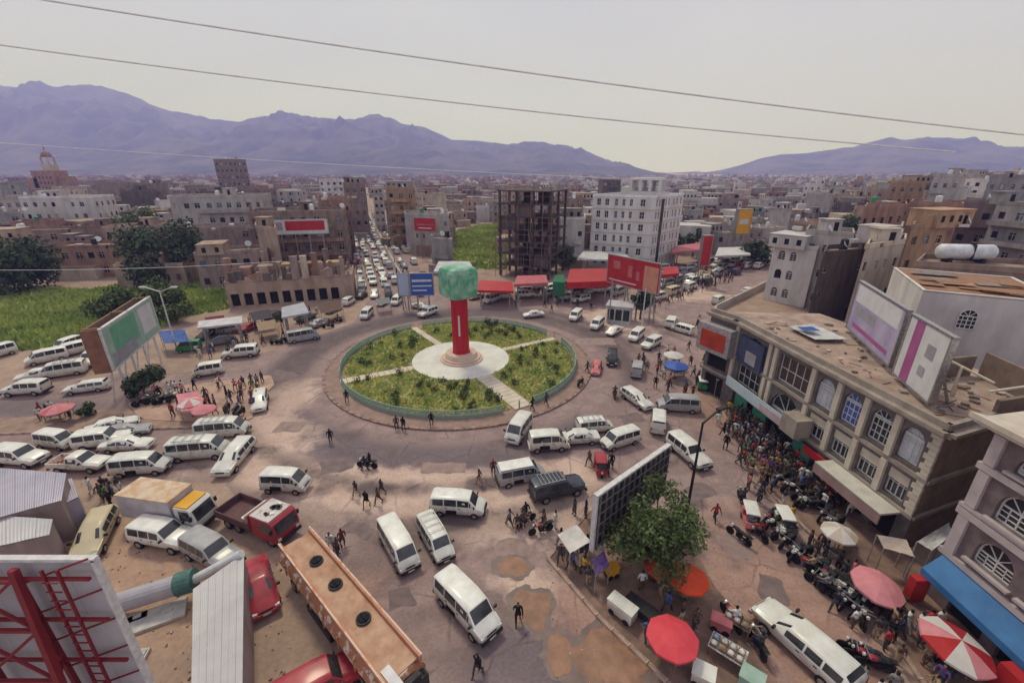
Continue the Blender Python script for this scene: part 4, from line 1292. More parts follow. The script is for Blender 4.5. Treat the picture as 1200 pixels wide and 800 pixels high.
# ------------------------------------------------------------------ the white hotel
HA, HB, HC = (22.4, 128.0), (37.4, 120.6), (49.5, 133.5)
HD = (HA[0] + HC[0] - HB[0], HA[1] + HC[1] - HB[1])
def hotel_cols(e, L):
    if e == 0: return [(1.2, 2.3), (3.5, 4.6), (6.2, 7.0), (8.2, 9.0), (10.2, 11.0), (13.0, 14.3)]
    return [(.8, 1.7), (2.4, 3.3), (6.2, 7.1), (8.0, 8.9), (11.0, 11.9), (13.0, 13.9), (15.6, 16.5)]
hotel = building('white six storey block with rows of dark windows and a roof pavilion', [HA, HB, HC, HD], 0, 19.3, 'bright', 6, (1, 1.8, 1), colfun=hotel_cols, split=True, void=0, junk=0, parapet=.7, sides=(0, 1), land='white six storey block', name='apartment_block')
hx, hy = hotel.location.x, hotel.location.y
a = MB()
pav = Vector(HB).lerp(Vector(HD), .27) - Vector((hx, hy))
ang = math.atan2(HB[1] - HA[1], HB[0] - HA[0])
a.box((pav.x, pav.y, 23.9), (8.4, 7.4, .5), ang)
for i in range(4):
    for j in (0, 3) if i in (1, 2) else (0, 1, 2, 3):
        p = Vector(((i - 1.5) * 2.5, (j - 1.5) * 2.2)); p.rotate(Matrix.Rotation(ang, 2))
        a.box((pav.x + p.x, pav.y + p.y, 22.3), (.8, .8, 2.8), ang)
a.box((pav.x, pav.y, 20.1), (8.2, 7.2, 1.55), ang)
a.build('roof_pavilion', WALL['bright'], hotel)
b_ = MB()
p = Vector(HA).lerp(Vector(HC), .5) - Vector((hx, hy))
b_.box((p.x, p.y, 20.6), (9, 6, 2.5), ang); b_.build('roof_storey', WALL['bright'], hotel)
st = MB()
u = (Vector(HC) - Vector(HB)).normalized(); nn = Vector((u.y, -u.x))
q = Vector(HB) + u * 4.6 + nn * .03 - Vector((hx, hy))
st.box((q.x, q.y, 9.9), (1.5, .22, 18.0), math.atan2(u.y, u.x)); st.build('stair_glazing', m_pane, hotel)
for e, (PA, PB) in enumerate(((HA, HB), (HB, HC))):
    for k in range(1, 6):
        u = (Vector(PB) - Vector(PA)); L = u.length; u /= L; nn = Vector((u.y, -u.x)); c = (Vector(PA) + Vector(PB)) / 2 + nn * .04 - Vector((hx, hy))
        MB().box((c.x, c.y, k * 19.3 / 6 + .2), (L + .1, .14, .18), math.atan2(u.y, u.x)).build('string_course', m_trim, hotel)

# ------------------------------------------------------------------ the bare concrete frame
fr = root('concrete_frame_building', 'dark unfinished concrete frame tower with timber props beside the green plot', 'building', (5.5, 118.5, 0), rad(-24))
landmark('unfinished concrete tower', 5.5, 113)
m_conc = M('raw_concrete', (.11, .08, .068), .95, col2=(.06, .045, .04), scale=.6, bump=.3)
m_prop = M('timber_prop', (.24, .165, .11), .9, var=.3, scale=3)
FW, FD, NF, FH = 14.5, 13.0, 7, 3.05
slab = MB().box((0, 0, 0), (FW, FD, .3)).mesh('floor_slab', m_conc)
colm = MB().box((0, 0, 0), (.5, .5, FH - .3)).mesh('column', m_conc)
for k in range(NF):
    put('floor_slab', slab, fr, (0, 0, (k + 1) * FH))
    for i in range(4):
        for j in range(3):
            put('column', colm, fr, ((i - 1.5) * 4.5, (j - 1) * 5.9, k * FH + FH / 2))
rr = random.Random(3)
for k in range(NF):
    for i in range(3):
        if rr.random() < .12:
            MB().box(((i - 1) * 4.5, -5.6, k * FH + FH / 2), (3.9, .2, FH - .32)).build('block_infill', WALL['concrete'], fr)
    MB().box((-4.5 if k % 2 else 2.2, 3.2, k * FH + FH / 2), (4.2, .2, FH - .32)).build('inner_wall', m_conc, fr)
    MB().box((-2.2, 1.5, k * FH + FH / 2), (.2, 5, FH - .34)).build('inner_wall', m_conc, fr)
    for i in range(10):
        x = rr.uniform(-7, 7)
        MB().bar((x, -6.3, k * FH + .15), (x + rr.uniform(-.2, .2), -6.3, (k + 1) * FH - .15), .10).build('timber_prop', m_prop, fr)
for i in range(16):
    x, y = ((i % 4) - 1.5) * 4.5 + rr.uniform(-.15, .15), ((i // 4) % 3 - 1) * 5.9 + rr.uniform(-.15, .15)
    MB().bar((x, y, NF * FH), (x + rr.uniform(-.1, .1), y, NF * FH + rr.uniform(1.2, 2.2)), .09).build('starter_bar', m_rust, fr)
for x in (-7.6, -4.5, -1.2, 2.1, 5.2, 7.6):
    MB().bar((x, -7.1, 0), (x, -7.1, NF * FH), .10).build('scaffold_pole', m_prop, fr)
for k in range(NF):
    MB().bar((-7.7, -7.1, k * FH + 1.9), (7.7, -7.1, k * FH + 2.0), .08).build('scaffold_rail', m_prop, fr)

# ------------------------------------------------------------------ named buildings of the left side
def pr(p):  # ground pixel -> 2d
    g = G(*p); return Vector((g.x, g.y))
def deep(A, B, d):
    """footprint anticlockwise: front from A (left) to B (right), d metres deep"""
    u = (B - A).normalized(); n = Vector((u.y, -u.x))
    return [tuple(A), tuple(B), tuple(B - n * d), tuple(A - n * d)]
# old market row with square shop openings
rowA, rowB = Vector((-57.0, 85.5)), Vector((-34.0, 92.5))
row = building('old brown stone market row with square shop openings and broken upper storey', deep(rowA, rowB, 10), 0, 5.2, 'tan', 1, shops=True, split=True, junk=0, parapet=.35, sides=(0, 1), land='old stone market row', name='market_row', ground_h=5.0)
r2 = random.Random(11)
rwm = MB()
uu = (rowB - rowA).normalized(); nn = Vector((uu.y, -uu.x))
for k in range(64):                                     # broken piers and bits of wall on the upper storey
    q = rowA + uu * (.6 + k * .36) - nn * r2.choice([.3, .3, .3, 2.5, 4.5, 6.5, 8]) - Vector((row.location.x, row.location.y))
    hgt = r2.uniform(.5, 3.4) * (1.5 if k % 5 == 0 else 1)
    MB().box((q.x, q.y, 5.2 + hgt / 2), (r2.uniform(.4, 1.5), r2.uniform(.3, 1.2), hgt), math.atan2(uu.y, uu.x)).build('broken_pier', WALL[r2.choice(['tan', 'brown', 'cream', 'red', 'concrete', 'mauve'])], row)
for k in range(5):
    q = rowA + uu * (3 + k * 4.4) - nn * r2.uniform(3, 6) - Vector((row.location.x, row.location.y))
    MB().box((q.x, q.y, 6.5), (3.4, 3.0, 2.5), math.atan2(uu.y, uu.x)).build('roof_room', WALL[r2.choice(['red', 'brown', 'ochre'])], row)
named = [
    ('tan block carrying a white and red hoarding', [(-70, 121), (-47, 127)], 12, 15.2, 'brown', 4, 'brown block with the roof hoarding'),
    ('long cream block with a row of small square attic windows', [(-106, 143), (-81, 150)], 13, 18.0, 'pale', 4, 'cream block with attic windows'),
    ('mauve stone block in front of the cream attic block', [(-104, 122), (-76, 131)], 9, 10.5, 'mauve', 3, None),
    ('low stone house right of the dark round trees', [(-72, 100), (-58, 105)], 8, 8.0, 'mauve', 2, None),
    ('pale long block with tall window slots at the left edge', [(-222, 166), (-183, 172)], 12, 16.0, 'pale', 4, 'pale long block'),
    ('white block with tall windows behind the dark trees', [(-177, 166), (-154, 170)], 12, 16.6, 'white', 4, None),
    ('low red brick house behind the left hand field', [(-118, 112), (-96, 116)], 9, 7.5, 'red', 2, None),
    ('broken brown house by the field edge', [(-92, 101), (-78, 104)], 8, 5.0, 'tan', 1, None),
    ('brown house far left behind the field', [(-160, 128), (-132, 134)], 10, 9.0, 'brown', 3, None),
]
for k, (lab, (A, B), d, h, wl_, fl, ld) in enumerate(named):
    building(lab, deep(Vector(A), Vector(B), d), 0, h, wl_, fl, (1.2, 1.5, 1.5), split=False, seed=k + 1, land=ld, name='house' if fl < 3 else 'apartment_block', junk=1)
# domed tower on the left skyline
tw = root('domed_tower', 'reddish tower with a small dome on the left skyline', 'tower', (-345, 352, 0))
MB().box((0, 0, 13), (16, 12, 26)).box((-9, -1, 10.5), (8, 10, 21)).box((10, 1, 11), (7, 9, 22)).build('base_block', WALL['red'], tw)
for k in range(5):
    for j in range(3): MB().box((-5.4 + k * 2.7, -6.03, 14 + j * 3.6), (1.1, .1, 1.6)).build('window', m_pane, tw)
tb = MB().box((2, 0, 28), (6.5, 6.5, 4.4))
for s in (-1, 1):
    for q in (-1, 1): tb.box((2 + s * 2.5, q * 2.5, 32.7), (.9, .9, 5.1))
tb.build('tower_stage', WALL['cream'], tw)
MB().dome((2, 0, 35.2), 3.4, 3.4, 4.0, 12, 5).cyl((2, 0, 40), (2, 0, 44), .5, .1, 6).build('dome', WALL['red'], tw)

# hoarding on the brown block (white with red field)
def panel_sign(name, label, A, B, z0, z1, mats, cat='billboard', faces=None, legs=True, thick=.25, group=None, land=None, leg_z=0.0, frame_mat=None, back=None):
    """flat hoarding between ground points A (left) and B (right), its face towards the left-to-right viewer; patches in 'faces' are printed areas (u0,v0,u1,v1,material)"""
    A, B = Vector((A[0], A[1])), Vector((B[0], B[1]))
    u = (B - A); L = u.length; u /= L
    c = (A + B) / 2
    t = root(name, label, cat, (c.x, c.y, 0), math.atan2(u.y, u.x), group)
    if land: landmark(land, c.x, c.y)
    MB().box((0, 0, (z0 + z1) / 2), (L, thick, z1 - z0)).build('panel', mats[0], t)
    for k, (u0, v0, u1, v1, mt) in enumerate(faces or []):
        d = -thick / 2 - .012 - .004 * k
        x0, x1 = -L / 2 + u0 * L, -L / 2 + u1 * L; a, b = z0 + v0 * (z1 - z0), z0 + v1 * (z1 - z0)
        MB().face([(x0, d, a), (x1, d, a), (x1, d, b), (x0, d, b)]).build('print', mt, t)
    fm = frame_mat or m_chrome
    f = MB()
    for zz in (z0, z1): f.box((0, 0, zz), (L + .16, thick + .1, .16))
    for s in (-1, 1): f.box((s * L / 2, 0, (z0 + z1) / 2), (.16, thick + .1, z1 - z0))
    f.build('border_frame', fm, t)
    if legs:
        n = max(2, int(L // 4) + 1)
        for k in range(n):
            x = -L / 2 + L * (k + .5) / n
            MB().bar((x, thick / 2 + .1, leg_z), (x, thick / 2 + .1, z1 - .3), .22).bar((x, thick / 2 + 1.6, leg_z), (x, thick / 2 + .2, z0 + (z1 - z0) * .6), .14).build('post', fm, t)
    return t
def sign_mat(name, c, c2=None, **k): return M(name, c, k.pop('rough', .55), col2=c2, scale=k.pop('scale', .7), **k)
s_white = sign_mat('print_white', (.62, .61, .60), (.52, .51, .51))
s_red = sign_mat('print_red', (.46, .03, .03), (.36, .02, .025))
s_pink = sign_mat('print_pink', (.50, .16, .16), (.42, .10, .11))
s_green = sign_mat('print_green', (.10, .30, .17), (.16, .38, .25))
s_pale_green = sign_mat('print_pale_green', (.36, .48, .40), (.24, .36, .29))
s_violet = sign_mat('print_violet', (.30, .24, .40), (.44, .38, .50), scale=.35)
s_magenta = sign_mat('print_magenta', (.36, .10, .25), (.30, .07, .20))
s_blue = sign_mat('print_blue', (.045, .11, .42), (.03, .08, .32))
s_yellow = sign_mat('print_yellow', (.72, .38, .02), (.62, .30, .02))
s_flesh = sign_mat('print_flesh', (.62, .30, .20), (.50, .20, .13), scale=.5)
s_grey = sign_mat('print_grey', (.32, .31, .33), (.24, .23, .25))
s_navy = sign_mat('print_navy', (.03, .04, .09), (.06, .07, .13))
panel_sign('billboard', 'white hoarding with a red panel on the brown block', (-66, 117.6), (-49.5, 121.9), 10.2, 14.0, [s_white], faces=[(.38, .25, .95, .9, s_red), (.08, .3, .34, .85, s_grey)], leg_z=0)
# ================================================================== THE MONUMENT AND THE GARDEN
m_plinth = M('sandstone_plinth', (.62, .48, .38), .85, col2=(.54, .39, .30), scale=.8, bump=.15)
m_redp = M('red_pillar_paint', (.50, .02, .032), .45, col2=(.40, .015, .025), scale=.4)
def map_green():
    m = M('green_map_cloth', (.085, .32, .17), .6, col2=(.33, .49, .39), scale=.55, detail=6, lo=.4, hi=.6)
    return m
mon = root('monument', 'tall red pillar carrying a large green faceted block on the roundabout', 'monument', (RC.x + .1, RC.y, .30))
landmark('red pillar', RC.x, RC.y)
MB().cyl((0, 0, 0), (0, 0, .22), 3.1, n=32).cyl((0, 0, .22), (0, 0, .44), 2.75, n=32).build('plinth_step', m_plinth, mon)
MB().cyl((0, 0, .44), (0, 0, 1.1), 2.4, 2.2, n=28).build('plinth', m_plinth, mon)
pl = MB()
pl.loft([[(r_ * math.cos(2 * math.pi * (k + .5) / 8) * .9, r_ * math.sin(2 * math.pi * (k + .5) / 8) * .9, z) for k in range(8)] for r_, z in ((1.55, 1.1), (1.38, 1.25), (1.30, 8.9), (1.42, 9.05), (1.42, 9.3))])
pl = pl.build('pillar', m_redp, mon)
for k in range(8):
    a = 2 * math.pi * k / 8
    MB().box((1.115, 0, 5.1), (.06, .55, 7.2)).build('pillar_panel', m_redp, pl, rz=a)
MB().box((1.16, 0, 5.4), (.05, .26, 3.0)).build('white_plaque', s_white, pl, rz=math.radians(-90))
# faceted green block
cube = MB()
def ring8(r_, ch, z):
    pts = []
    for (sx, sy) in ((1, 1), (-1, 1), (-1, -1), (1, -1)):
        a, b = (r_, r_ - ch), (r_ - ch, r_)
        seq = [(sx * a[0], sy * a[1]), (sx * b[0], sy * b[1])]
        if sx * sy < 0: seq = seq[::-1]
        pts += seq
    return [(x, y, z) for x, y in pts]
cube.loft([ring8(1.5, .4, 9.3), ring8(1.95, .35, 9.6), ring8(2.08, .28, 10.4), ring8(2.08, .28, 12.9), ring8(1.9, .35, 13.4), ring8(1.5, .4, 13.65)])
cb = cube.build('green_block', map_green(), mon, rz=rad(38))
eb = MB()
for (x, y) in ring2 if False else [(2.1 * s, 2.1 * q) for s in (-1, 1) for q in (-1, 1)]:
    eb.bar((x * .89, y * .89, 10.8), (x * .89, y * .89, 12.6), .12)
eb.build('edge_strip', M('green_edge', (.06, .26, .14), .5), cb)
for kk in range(4): MB().box((0, -2.1, 11.7), (2.6, .05, 1.7)).build('emblem_panel', M('green_emblem', (.24, .45, .33), .6, col2=(.09, .31, .17), scale=.9, lo=.38, hi=.6), cb, rz=kk * math.pi / 2)

m_fence = M('green_fence_paint', (.26, .40, .31), .6, col2=(.34, .43, .36), scale=1.2)
m_fbase = M('fence_base_wall', (.30, .36, .29), .8, col2=(.22, .28, .21), scale=.8)
fence = root('garden_fence', 'low green railing around the roundabout garden', 'fence', (RC.x, RC.y, .16))
NP = 48
RF = 16.7
seg = 2 * RF * math.sin(math.pi / NP)
pan = MB()
for zz in (.42, 1.02): pan.box((0, 0, zz), (seg, .06, .07))
for k in range(16): pan.box((-seg / 2 + seg * (k + .5) / 16, 0, .72), (.06, .045, .60))
pan_m = pan.mesh('fence_panel', m_fence)
wallm = MB().box((0, 0, .14), (seg * .99, .22, .44)).mesh('base_wall', m_fbase)
postm = MB().box((0, 0, .58), (.14, .14, 1.12)).mesh('post', m_fence)
def gap_at(a):
    for d, w in pathdirs:
        da = (a - math.atan2(d.y, d.x) + math.pi) % (2 * math.pi) - math.pi
        if abs(da) * RF < w * .62 + .5: return True
    return False
for k in range(NP):
    a = 2 * math.pi * (k + .5) / NP
    p = (RF * math.cos(math.pi / NP) * math.cos(a), RF * math.cos(math.pi / NP) * math.sin(a), 0)
    if not gap_at(a):
        put('fence_panel', pan_m, fence, p, a + math.pi / 2); put('base_wall', wallm, fence, p, a + math.pi / 2)
    a0 = 2 * math.pi * k / NP
    put('post', postm, fence, (RF * math.cos(a0), RF * math.sin(a0), 0), a0)
SHR = [shrub_mesh(k).mesh('shrub', [m_leafE, m_leafA] if k < 2 else [m_leafA, m_leafB]) for k in range(4)]
rs = random.Random(21)
k = 0
while k < 95:
    a, q = rs.uniform(0, 6.28), 16 * math.sqrt(rs.uniform(.2, 1))
    x, y = RC.x + q * math.cos(a), RC.y + q * math.sin(a)
    if f_lawn(np.array([x]), np.array([y]))[0] > -.6: continue
    o = put('shrub', rs.choice(SHR), None, (x, y, .22), rs.uniform(0, 6)); s = rs.uniform(.7, 1.45); o.scale = (s, s, s * rs.uniform(.8, 1.4))
    auto_label(o, 'small leafy garden shrub', 'shrub', 'shrubs in the roundabout beds', x, y, near='red pillar'); k += 1
# thin lamp masts on the island and street lamps
m_mast = M('grey_lamp_mast', (.34, .33, .33), .5, var=.15, scale=3, metal=.4)
m_mastw = M('white_lamp_mast', (.60, .58, .56), .6, var=.12, scale=3)
def street_lamp(label, loc, h, arms, mat=m_mastw, arm=1.9, group='street lamps', rz=0.0):
    t = root('street_lamp', label, 'street lamp', loc, rz, group)
    MB().cyl((0, 0, 0), (0, 0, h), .13, .08, 8).cyl((0, 0, 0), (0, 0, .5), .22, .18, 8).build('mast', mat, t)
    for s in arms:
        MB().bar((0, 0, h - .1), (s * arm, 0, h + .55), .12).build('arm', mat, t)
        MB().box((s * (arm + .4), 0, h + .60), (.95, .34, .16)).build('lamp_head', mat, t)
    return t
street_lamp('white double arm street lamp behind the green and brown hoarding', (G(208, 412).x, G(208, 412).y, 0), 9.6, (-1, 1))
street_lamp('dark street lamp pole beside the tree on the wedge pavement', (14.1, 28.2, .1), 8.6, (1,), m_black, 1.6, rz=rad(30))
pl_ = MB().bar((0, -.05, 7.2), (1.6, -.05, 8.1), .07)
street_lamp('thin grey mast in front of the red hoarding', (17.6, 76, 0), 8.5, (), m_mast)
street_lamp('white mast under the red hoarding', (22.6, 72.6, 0), 7.5, (), m_mastw)

# ================================================================== RIGHT SIDE: THE ARCADED CORNER BUILDING
A2, A_, B_, C_, D_ = (23.9, 50.4), (25.5, 47.0), (28.2, 24.5), (40.5, 28.8), (36.2, 49.6)
cb_ = root('corner_building', 'three storey stone corner building with arched windows and cream pilasters', 'building', (A_[0], A_[1], 0))
landmark('arcaded corner building', 27, 36)
m_stone = M('grey_brown_stone', (.165, .145, .132), .9, col2=(.105, .092, .086), scale=1.4, bump=.3)
m_stone2 = M('brown_side_stone', (.25, .18, .135), .92, col2=(.165, .118, .09), scale=.9, bump=.35)
m_pil = M('cream_pilaster', (.58, .51, .41), .85, col2=(.47, .40, .32), scale=1.1, bump=.15)
m_corn = M('cornice_brown', (.36, .30, .25), .85, col2=(.25, .205, .17), scale=.9)
HT = 10.3
ox, oy = A_
def rel(p): return (p[0] - ox, p[1] - oy)
uF = (Vector(B_) - Vector(A_)); LF = uF.length; uF /= LF; nF = Vector((uF.y, -uF.x)); aF = math.atan2(uF.y, uF.x)
def onF(s, z, out=0.0):
    q = Vector(A_) + uF * s + nF * out
    return Vector((q.x - ox, q.y - oy, z))
w = MB()
bays = [(1.4, 5.2), (7.3, 11.2), (12.2, 14.1), (15.0, 16.7), (17.6, 19.3), (20.1, 21.7)]
wins = facade(w, rel(A_), rel(B_), -.2, HT, bays, [(.1, 2.7), (3.6, 5.75), (6.7, 9.35)], depth=.32, arch=lambda i, j: (i >= 2 and j == 2) or (i == 0 and j == 2) or (i == 1 and j == 1))
wside = MB()
facade(wside, rel(B_), rel(C_), -.2, HT, [], []); facade(wside, rel(C_), rel(D_), -.2, HT, [], []); facade(wside, rel(D_), rel(A2), -.2, HT, [], [])
wcham = facade(w, rel(A2), rel(A_), -.2, HT, [(.5, 3.2)], [(.1, 2.7), (3.6, 5.6), (6.4, 9.0)], depth=.3)
w.build('front_wall', m_stone, cb_); wside.build('side_wall', m_stone2, cb_)
m_bluew = M('blue_window_film', (.07, .12, .42), .3, var=.2, scale=1)
m_whw = M('pale_window_blind', (.52, .52, .56), .5, var=.12, scale=1)
m_brw = M('brown_curtain', (.085, .055, .045), .6, var=.3, scale=2, stretch=(6, 6, .5))
for c, a, ww, hh, i, j, ar in wins:
    st = 'void' if j == 0 else ('archgrid' if ar else 'grid')
    me, f_ = window_mesh(ww, hh, st)
    o = put('shop_opening' if j == 0 else 'window', me, cb_, c, a)
    if (i, j) in ((2, 2), (3, 2), (5, 2)):
        o.material_slots[0].link = 'OBJECT'; o.material_slots[0].material = {2: m_whw, 3: m_bluew, 5: m_whw}[i]
    if (i, j) == (1, 2):
        o.material_slots[0].link = 'OBJECT'; o.material_slots[0].material = m_brw
    if f_: put('frame', f_, o)
    if j == 1 and i >= 2:
        q = onF((bays[i][0] + bays[i][1]) / 2, 5.30, -.16)
        MB().box((q.x, q.y, q.z), (ww * .98, .1, .8), aF).build('fan_light', m_pil, o if False else cb_)
    if j == 2 and i >= 2:
        q = onF((bays[i][0] + bays[i][1]) / 2, 8.95, -.2)
        MB().box((q.x, q.y, 8.72), (ww * .9, .10, .10), aF).build('transom', m_frame, cb_)
for c, a, ww, hh, i, j, ar in wcham:
    me, f_ = window_mesh(ww, hh, 'void'); put('shop_opening', me, cb_, c, a)
for s in (.35, 5.9, 6.75, 11.7, 14.55, 17.15, 19.7):
    for z0, z1 in ((3.3, 6.05), (6.45, 9.75)):
        q = onF(s, (z0 + z1) / 2, .10)
        MB().box((q.x, q.y, q.z), (.46, .26, z1 - z0), aF).build('pilaster', m_pil, cb_)
for k in range(16):                                      # toothed corner stones
    q = onF(LF - (.36 if k % 2 else .26), 3.5 + k * .41, .06)
    MB().box((q.x, q.y, q.z), (.72 if k % 2 else .5, .18, .38), aF).build('corner_stone', m_pil, cb_)
def run(name, z, hgt, out, mat, pts=(A2, A_, B_, C_)):
    for P, Q in zip(pts, pts[1:]):
        P, Q = Vector(P), Vector(Q); u = (Q - P); L = u.length; u /= L; n = Vector((u.y, -u.x)); c = (P + Q) / 2 + n * (out / 2 - .1)
        MB().box((c.x - ox, c.y - oy, z), (L + out * .9, out + .2, hgt), math.atan2(u.y, u.x)).build(name, mat, cb_)
run('string_course', 6.25, .32, .16, m_corn); run('string_course', 3.2, .28, .18, m_corn)
run('roof_parapet', 10.55, .5, .12, m_corn); run('cornice', 9.95, .22, .35, m_corn); run('cornice', 10.22, .26, .62, m_corn)
MB().prism([rel(p) for p in (A2, A_, B_, C_, D_)], HT - .2, HT + .03).build('roof', M('earth_roof', (.46, .335, .265), .95, col2=(.21, .15, .122), scale=.6, bump=.5, detail=10, lo=.3, hi=.66), cb_)
# broken room and rubble on the roof, rubble is loose
rb = random.Random(4)
MB().box((12.2, -17.2, 11.4), (.25, 5.6, 2.1), rad(-8)).box((9.6, -20.3, 11.0), (5.2, .25, 1.4), rad(14)).box((9.4, -14.6, 11.2), (5.4, .25, 1.7), rad(10)).build('roof_room_wall', m_stone2, cb_)
MB().box((7.2, -17.8, 11.5), (.12, .12, 2.4)).box((9.6, -19.8, 12.1), (6.0, .14, .12), rad(13)).box((7.6, -17, 12.6), (.12, 6.4, .12), rad(-8)).build('roof_frame', m_pil, cb_)
for k in range(130):
    s, d = rb.uniform(.6, 21.5), rb.uniform(.7, 9.5)
    q = onF(s, HT, -d)
    if rb.random() < .4:
        MB().bar((q.x - .8, q.y, HT + .06 + .1 * rb.random()), (q.x + rb.uniform(-.8, 1.2), q.y + rb.uniform(-1.2, 1.2), HT + .08), .05).build('roof_plank', m_prop if rb.random() < .6 else m_rust, cb_)
    else:
        MB().box((q.x, q.y, HT + .12), (rb.uniform(.1, .6), rb.uniform(.1, .5), rb.uniform(.05, .25)), rb.uniform(0, 3)).build('roof_slab', rb.choice([m_roofg, m_pil, m_stone2, m_stone2, WALL['grey'], m_roof]), cb_)
def tarp(label, pts, mat, name='tarpaulin', cat='tarpaulin', sag=.25, thick=.03, seed=0, n=8, group=None):
    """cloth stretched over four corners (3d), sagging in the middle, with a little thickness"""
    A, B, C4, D4 = [Vector(p) for p in pts]
    c = (A + B + C4 + D4) / 4; c0 = Vector((c.x, c.y, min(p[2] for p in pts)))
    mb = MB(); r = random.Random(seed)
    top = []
    for i in range(n + 1):
        row_ = []
        for j in range(n + 1):
            u, v = i / n, j / n
            p = (A * (1 - u) + B * u) * (1 - v) + (D4 * (1 - u) + C4 * u) * v
            z = -sag * 16 * u * (1 - u) * v * (1 - v) + .12 * sag * math.sin(u * 17 + seed) * math.sin(v * 13) + r.uniform(-.02, .02)
            row_.append(tuple(p - c0 + Vector((0, 0, z))))
        top.append(row_)
    for i in range(n):
        for j in range(n):
            mb.face([top[i][j], top[i + 1][j], top[i + 1][j + 1], top[i][j + 1]])
            mb.face([tuple(Vector(q) - Vector((0, 0, thick))) for q in (top[i][j + 1], top[i + 1][j + 1], top[i + 1][j], top[i][j])])
    o = mb.build(name, mat, None, smooth=True, loc=c0)
    if label: tag(o, label, cat, group)
    return o
m_tarpw = M('white_tarpaulin', (.60, .59, .57), .7, col2=(.42, .41, .40), scale=.8)
m_tarpb = M('blue_tarpaulin', (.05, .12, .36), .65, col2=(.03, .07, .22), scale=.8)
q = [onF(s, 10.75, -d) + Vector((ox, oy, 0)) for s, d in ((3.5, 3.2), (7.5, 3.0), (7.8, 6.2), (3.2, 6.4))]
tarp('crumpled white tarpaulin lying on the corner building roof', q, m_tarpw, sag=.3, seed=5)
q = [onF(s, 10.95, -d) + Vector((ox, oy, 0)) for s, d in ((4.4, 3.5), (5.6, 3.4), (5.7, 5.0), (4.5, 5.1))]
tarp('blue cloth on the white tarpaulin on the corner building roof', q, m_tarpb, sag=.1, seed=6)
# signs and canopies of the corner building (fixed to it: parts)
u2 = (Vector(A_) - Vector(A2)); L2 = u2.length; u2 /= L2; n2 = Vector((u2.y, -u2.x))
q = (Vector(A2) + Vector(A_)) / 2 + n2 * .75
a2 = math.atan2(u2.y, u2.x)
MB().box((q.x - ox, q.y - oy, 7.6), (L2 + .8, 1.3, 3.3), a2).build('sign_box', M('sign_box_grey', (.34, .30, .30), .7), cb_)
q2 = (Vector(A2) + Vector(A_)) / 2 + n2 * 1.42
MB().box((q2.x - ox, q2.y - oy, 7.5), (L2 - .3, .06, 2.1), a2).build('red_sign', sign_mat('sign_orange_red', (.46, .06, .03), (.33, .035, .02)), cb_)
q = onF(3.3, 7.7, .25); MB().box((q.x, q.y, q.z), (4.0, .3, 3.0), aF).build('dark_sign', s_navy, cb_)
q = onF(3.6, 7.2, .42); MB().box((q.x, q.y, q.z), (1.7, .05, 1.3), aF).build('sign_picture', s_grey, cb_)
q = onF(7.0, 3.35, 1.0); MB().box((q.x, q.y, 3.7), (11.5, .12, 1.1), aF).build('shop_sign', sign_mat('sign_pale_blue', (.34, .48, .55), (.46, .52, .55)), cb_)
q = onF(9.6, 3.4, 1.08); MB().box((q.x, q.y, 3.6), (4.6, .08, .8), aF).build('shop_sign_print', sign_mat('sign_pale_pink', (.55, .42, .42), (.40, .30, .34)), cb_)
q = onF(7.0, 2.9, .5); MB().box((q.x, q.y, 3.1), (11.6, 1.0, .12), aF).build('canopy', m_corn, cb_)
for s in (3.2, 6.4, 12.6):
    q = onF(s, 1.4, .16); MB().box((q.x, q.y, 1.35), (2.1, .12, 2.6), aF).build('green_shutter', sign_mat('shutter_green', (.05, .24, .15), (.035, .16, .10)), cb_)
q = onF(18.9, 3.0, .9); MB().box((q.x, q.y, 3.05), (6.2, 1.8, .16), aF).build('white_canopy', M('white_canopy_slab', (.60, .56, .50), .8, col2=(.46, .42, .37), scale=.8), cb_)
q = onF(18.9, 2.5, 1.75); MB().box((q.x, q.y, 2.6), (6.2, .10, .9), aF).build('shop_sign', sign_mat('sign_brown_pink', (.36, .24, .22), (.26, .16, .15)), cb_)
q = onF(15.5, 2.4, .35); MB().box((q.x, q.y, 2.4), (5, .25, .7), aF).build('red_fascia', s_red, cb_)
q = onF(12.0, 4.6, .9); MB().box((q.x, q.y, 4.3), (1.9, 1.6, 1.8), aF).build('balcony_box', m_corn, cb_)

# the two roof hoardings
panel_sign('billboard', 'pale violet roof hoarding, farther of the pair on the corner building', (34.6, 42.9), (31.1, 33.0), 11.0, 15.8, [s_violet], faces=[(.05, .62, .95, .96, s_white), (.1, .38, .55, .56, s_grey), (.12, .12, .9, .2, s_magenta)], leg_z=10.3, group='roof hoardings', thick=.3)
panel_sign('billboard', 'white roof hoarding with a magenta band, nearer of the pair on the corner building', (30.9, 32.3), (29.3, 27.2), 10.8, 15.7, [s_white], faces=[(.18, .02, .40, .98, s_magenta), (.58, .55, .78, .75, s_grey), (.55, .25, .70, .40, s_grey)], leg_z=10.3, group='roof hoardings', thick=.3)

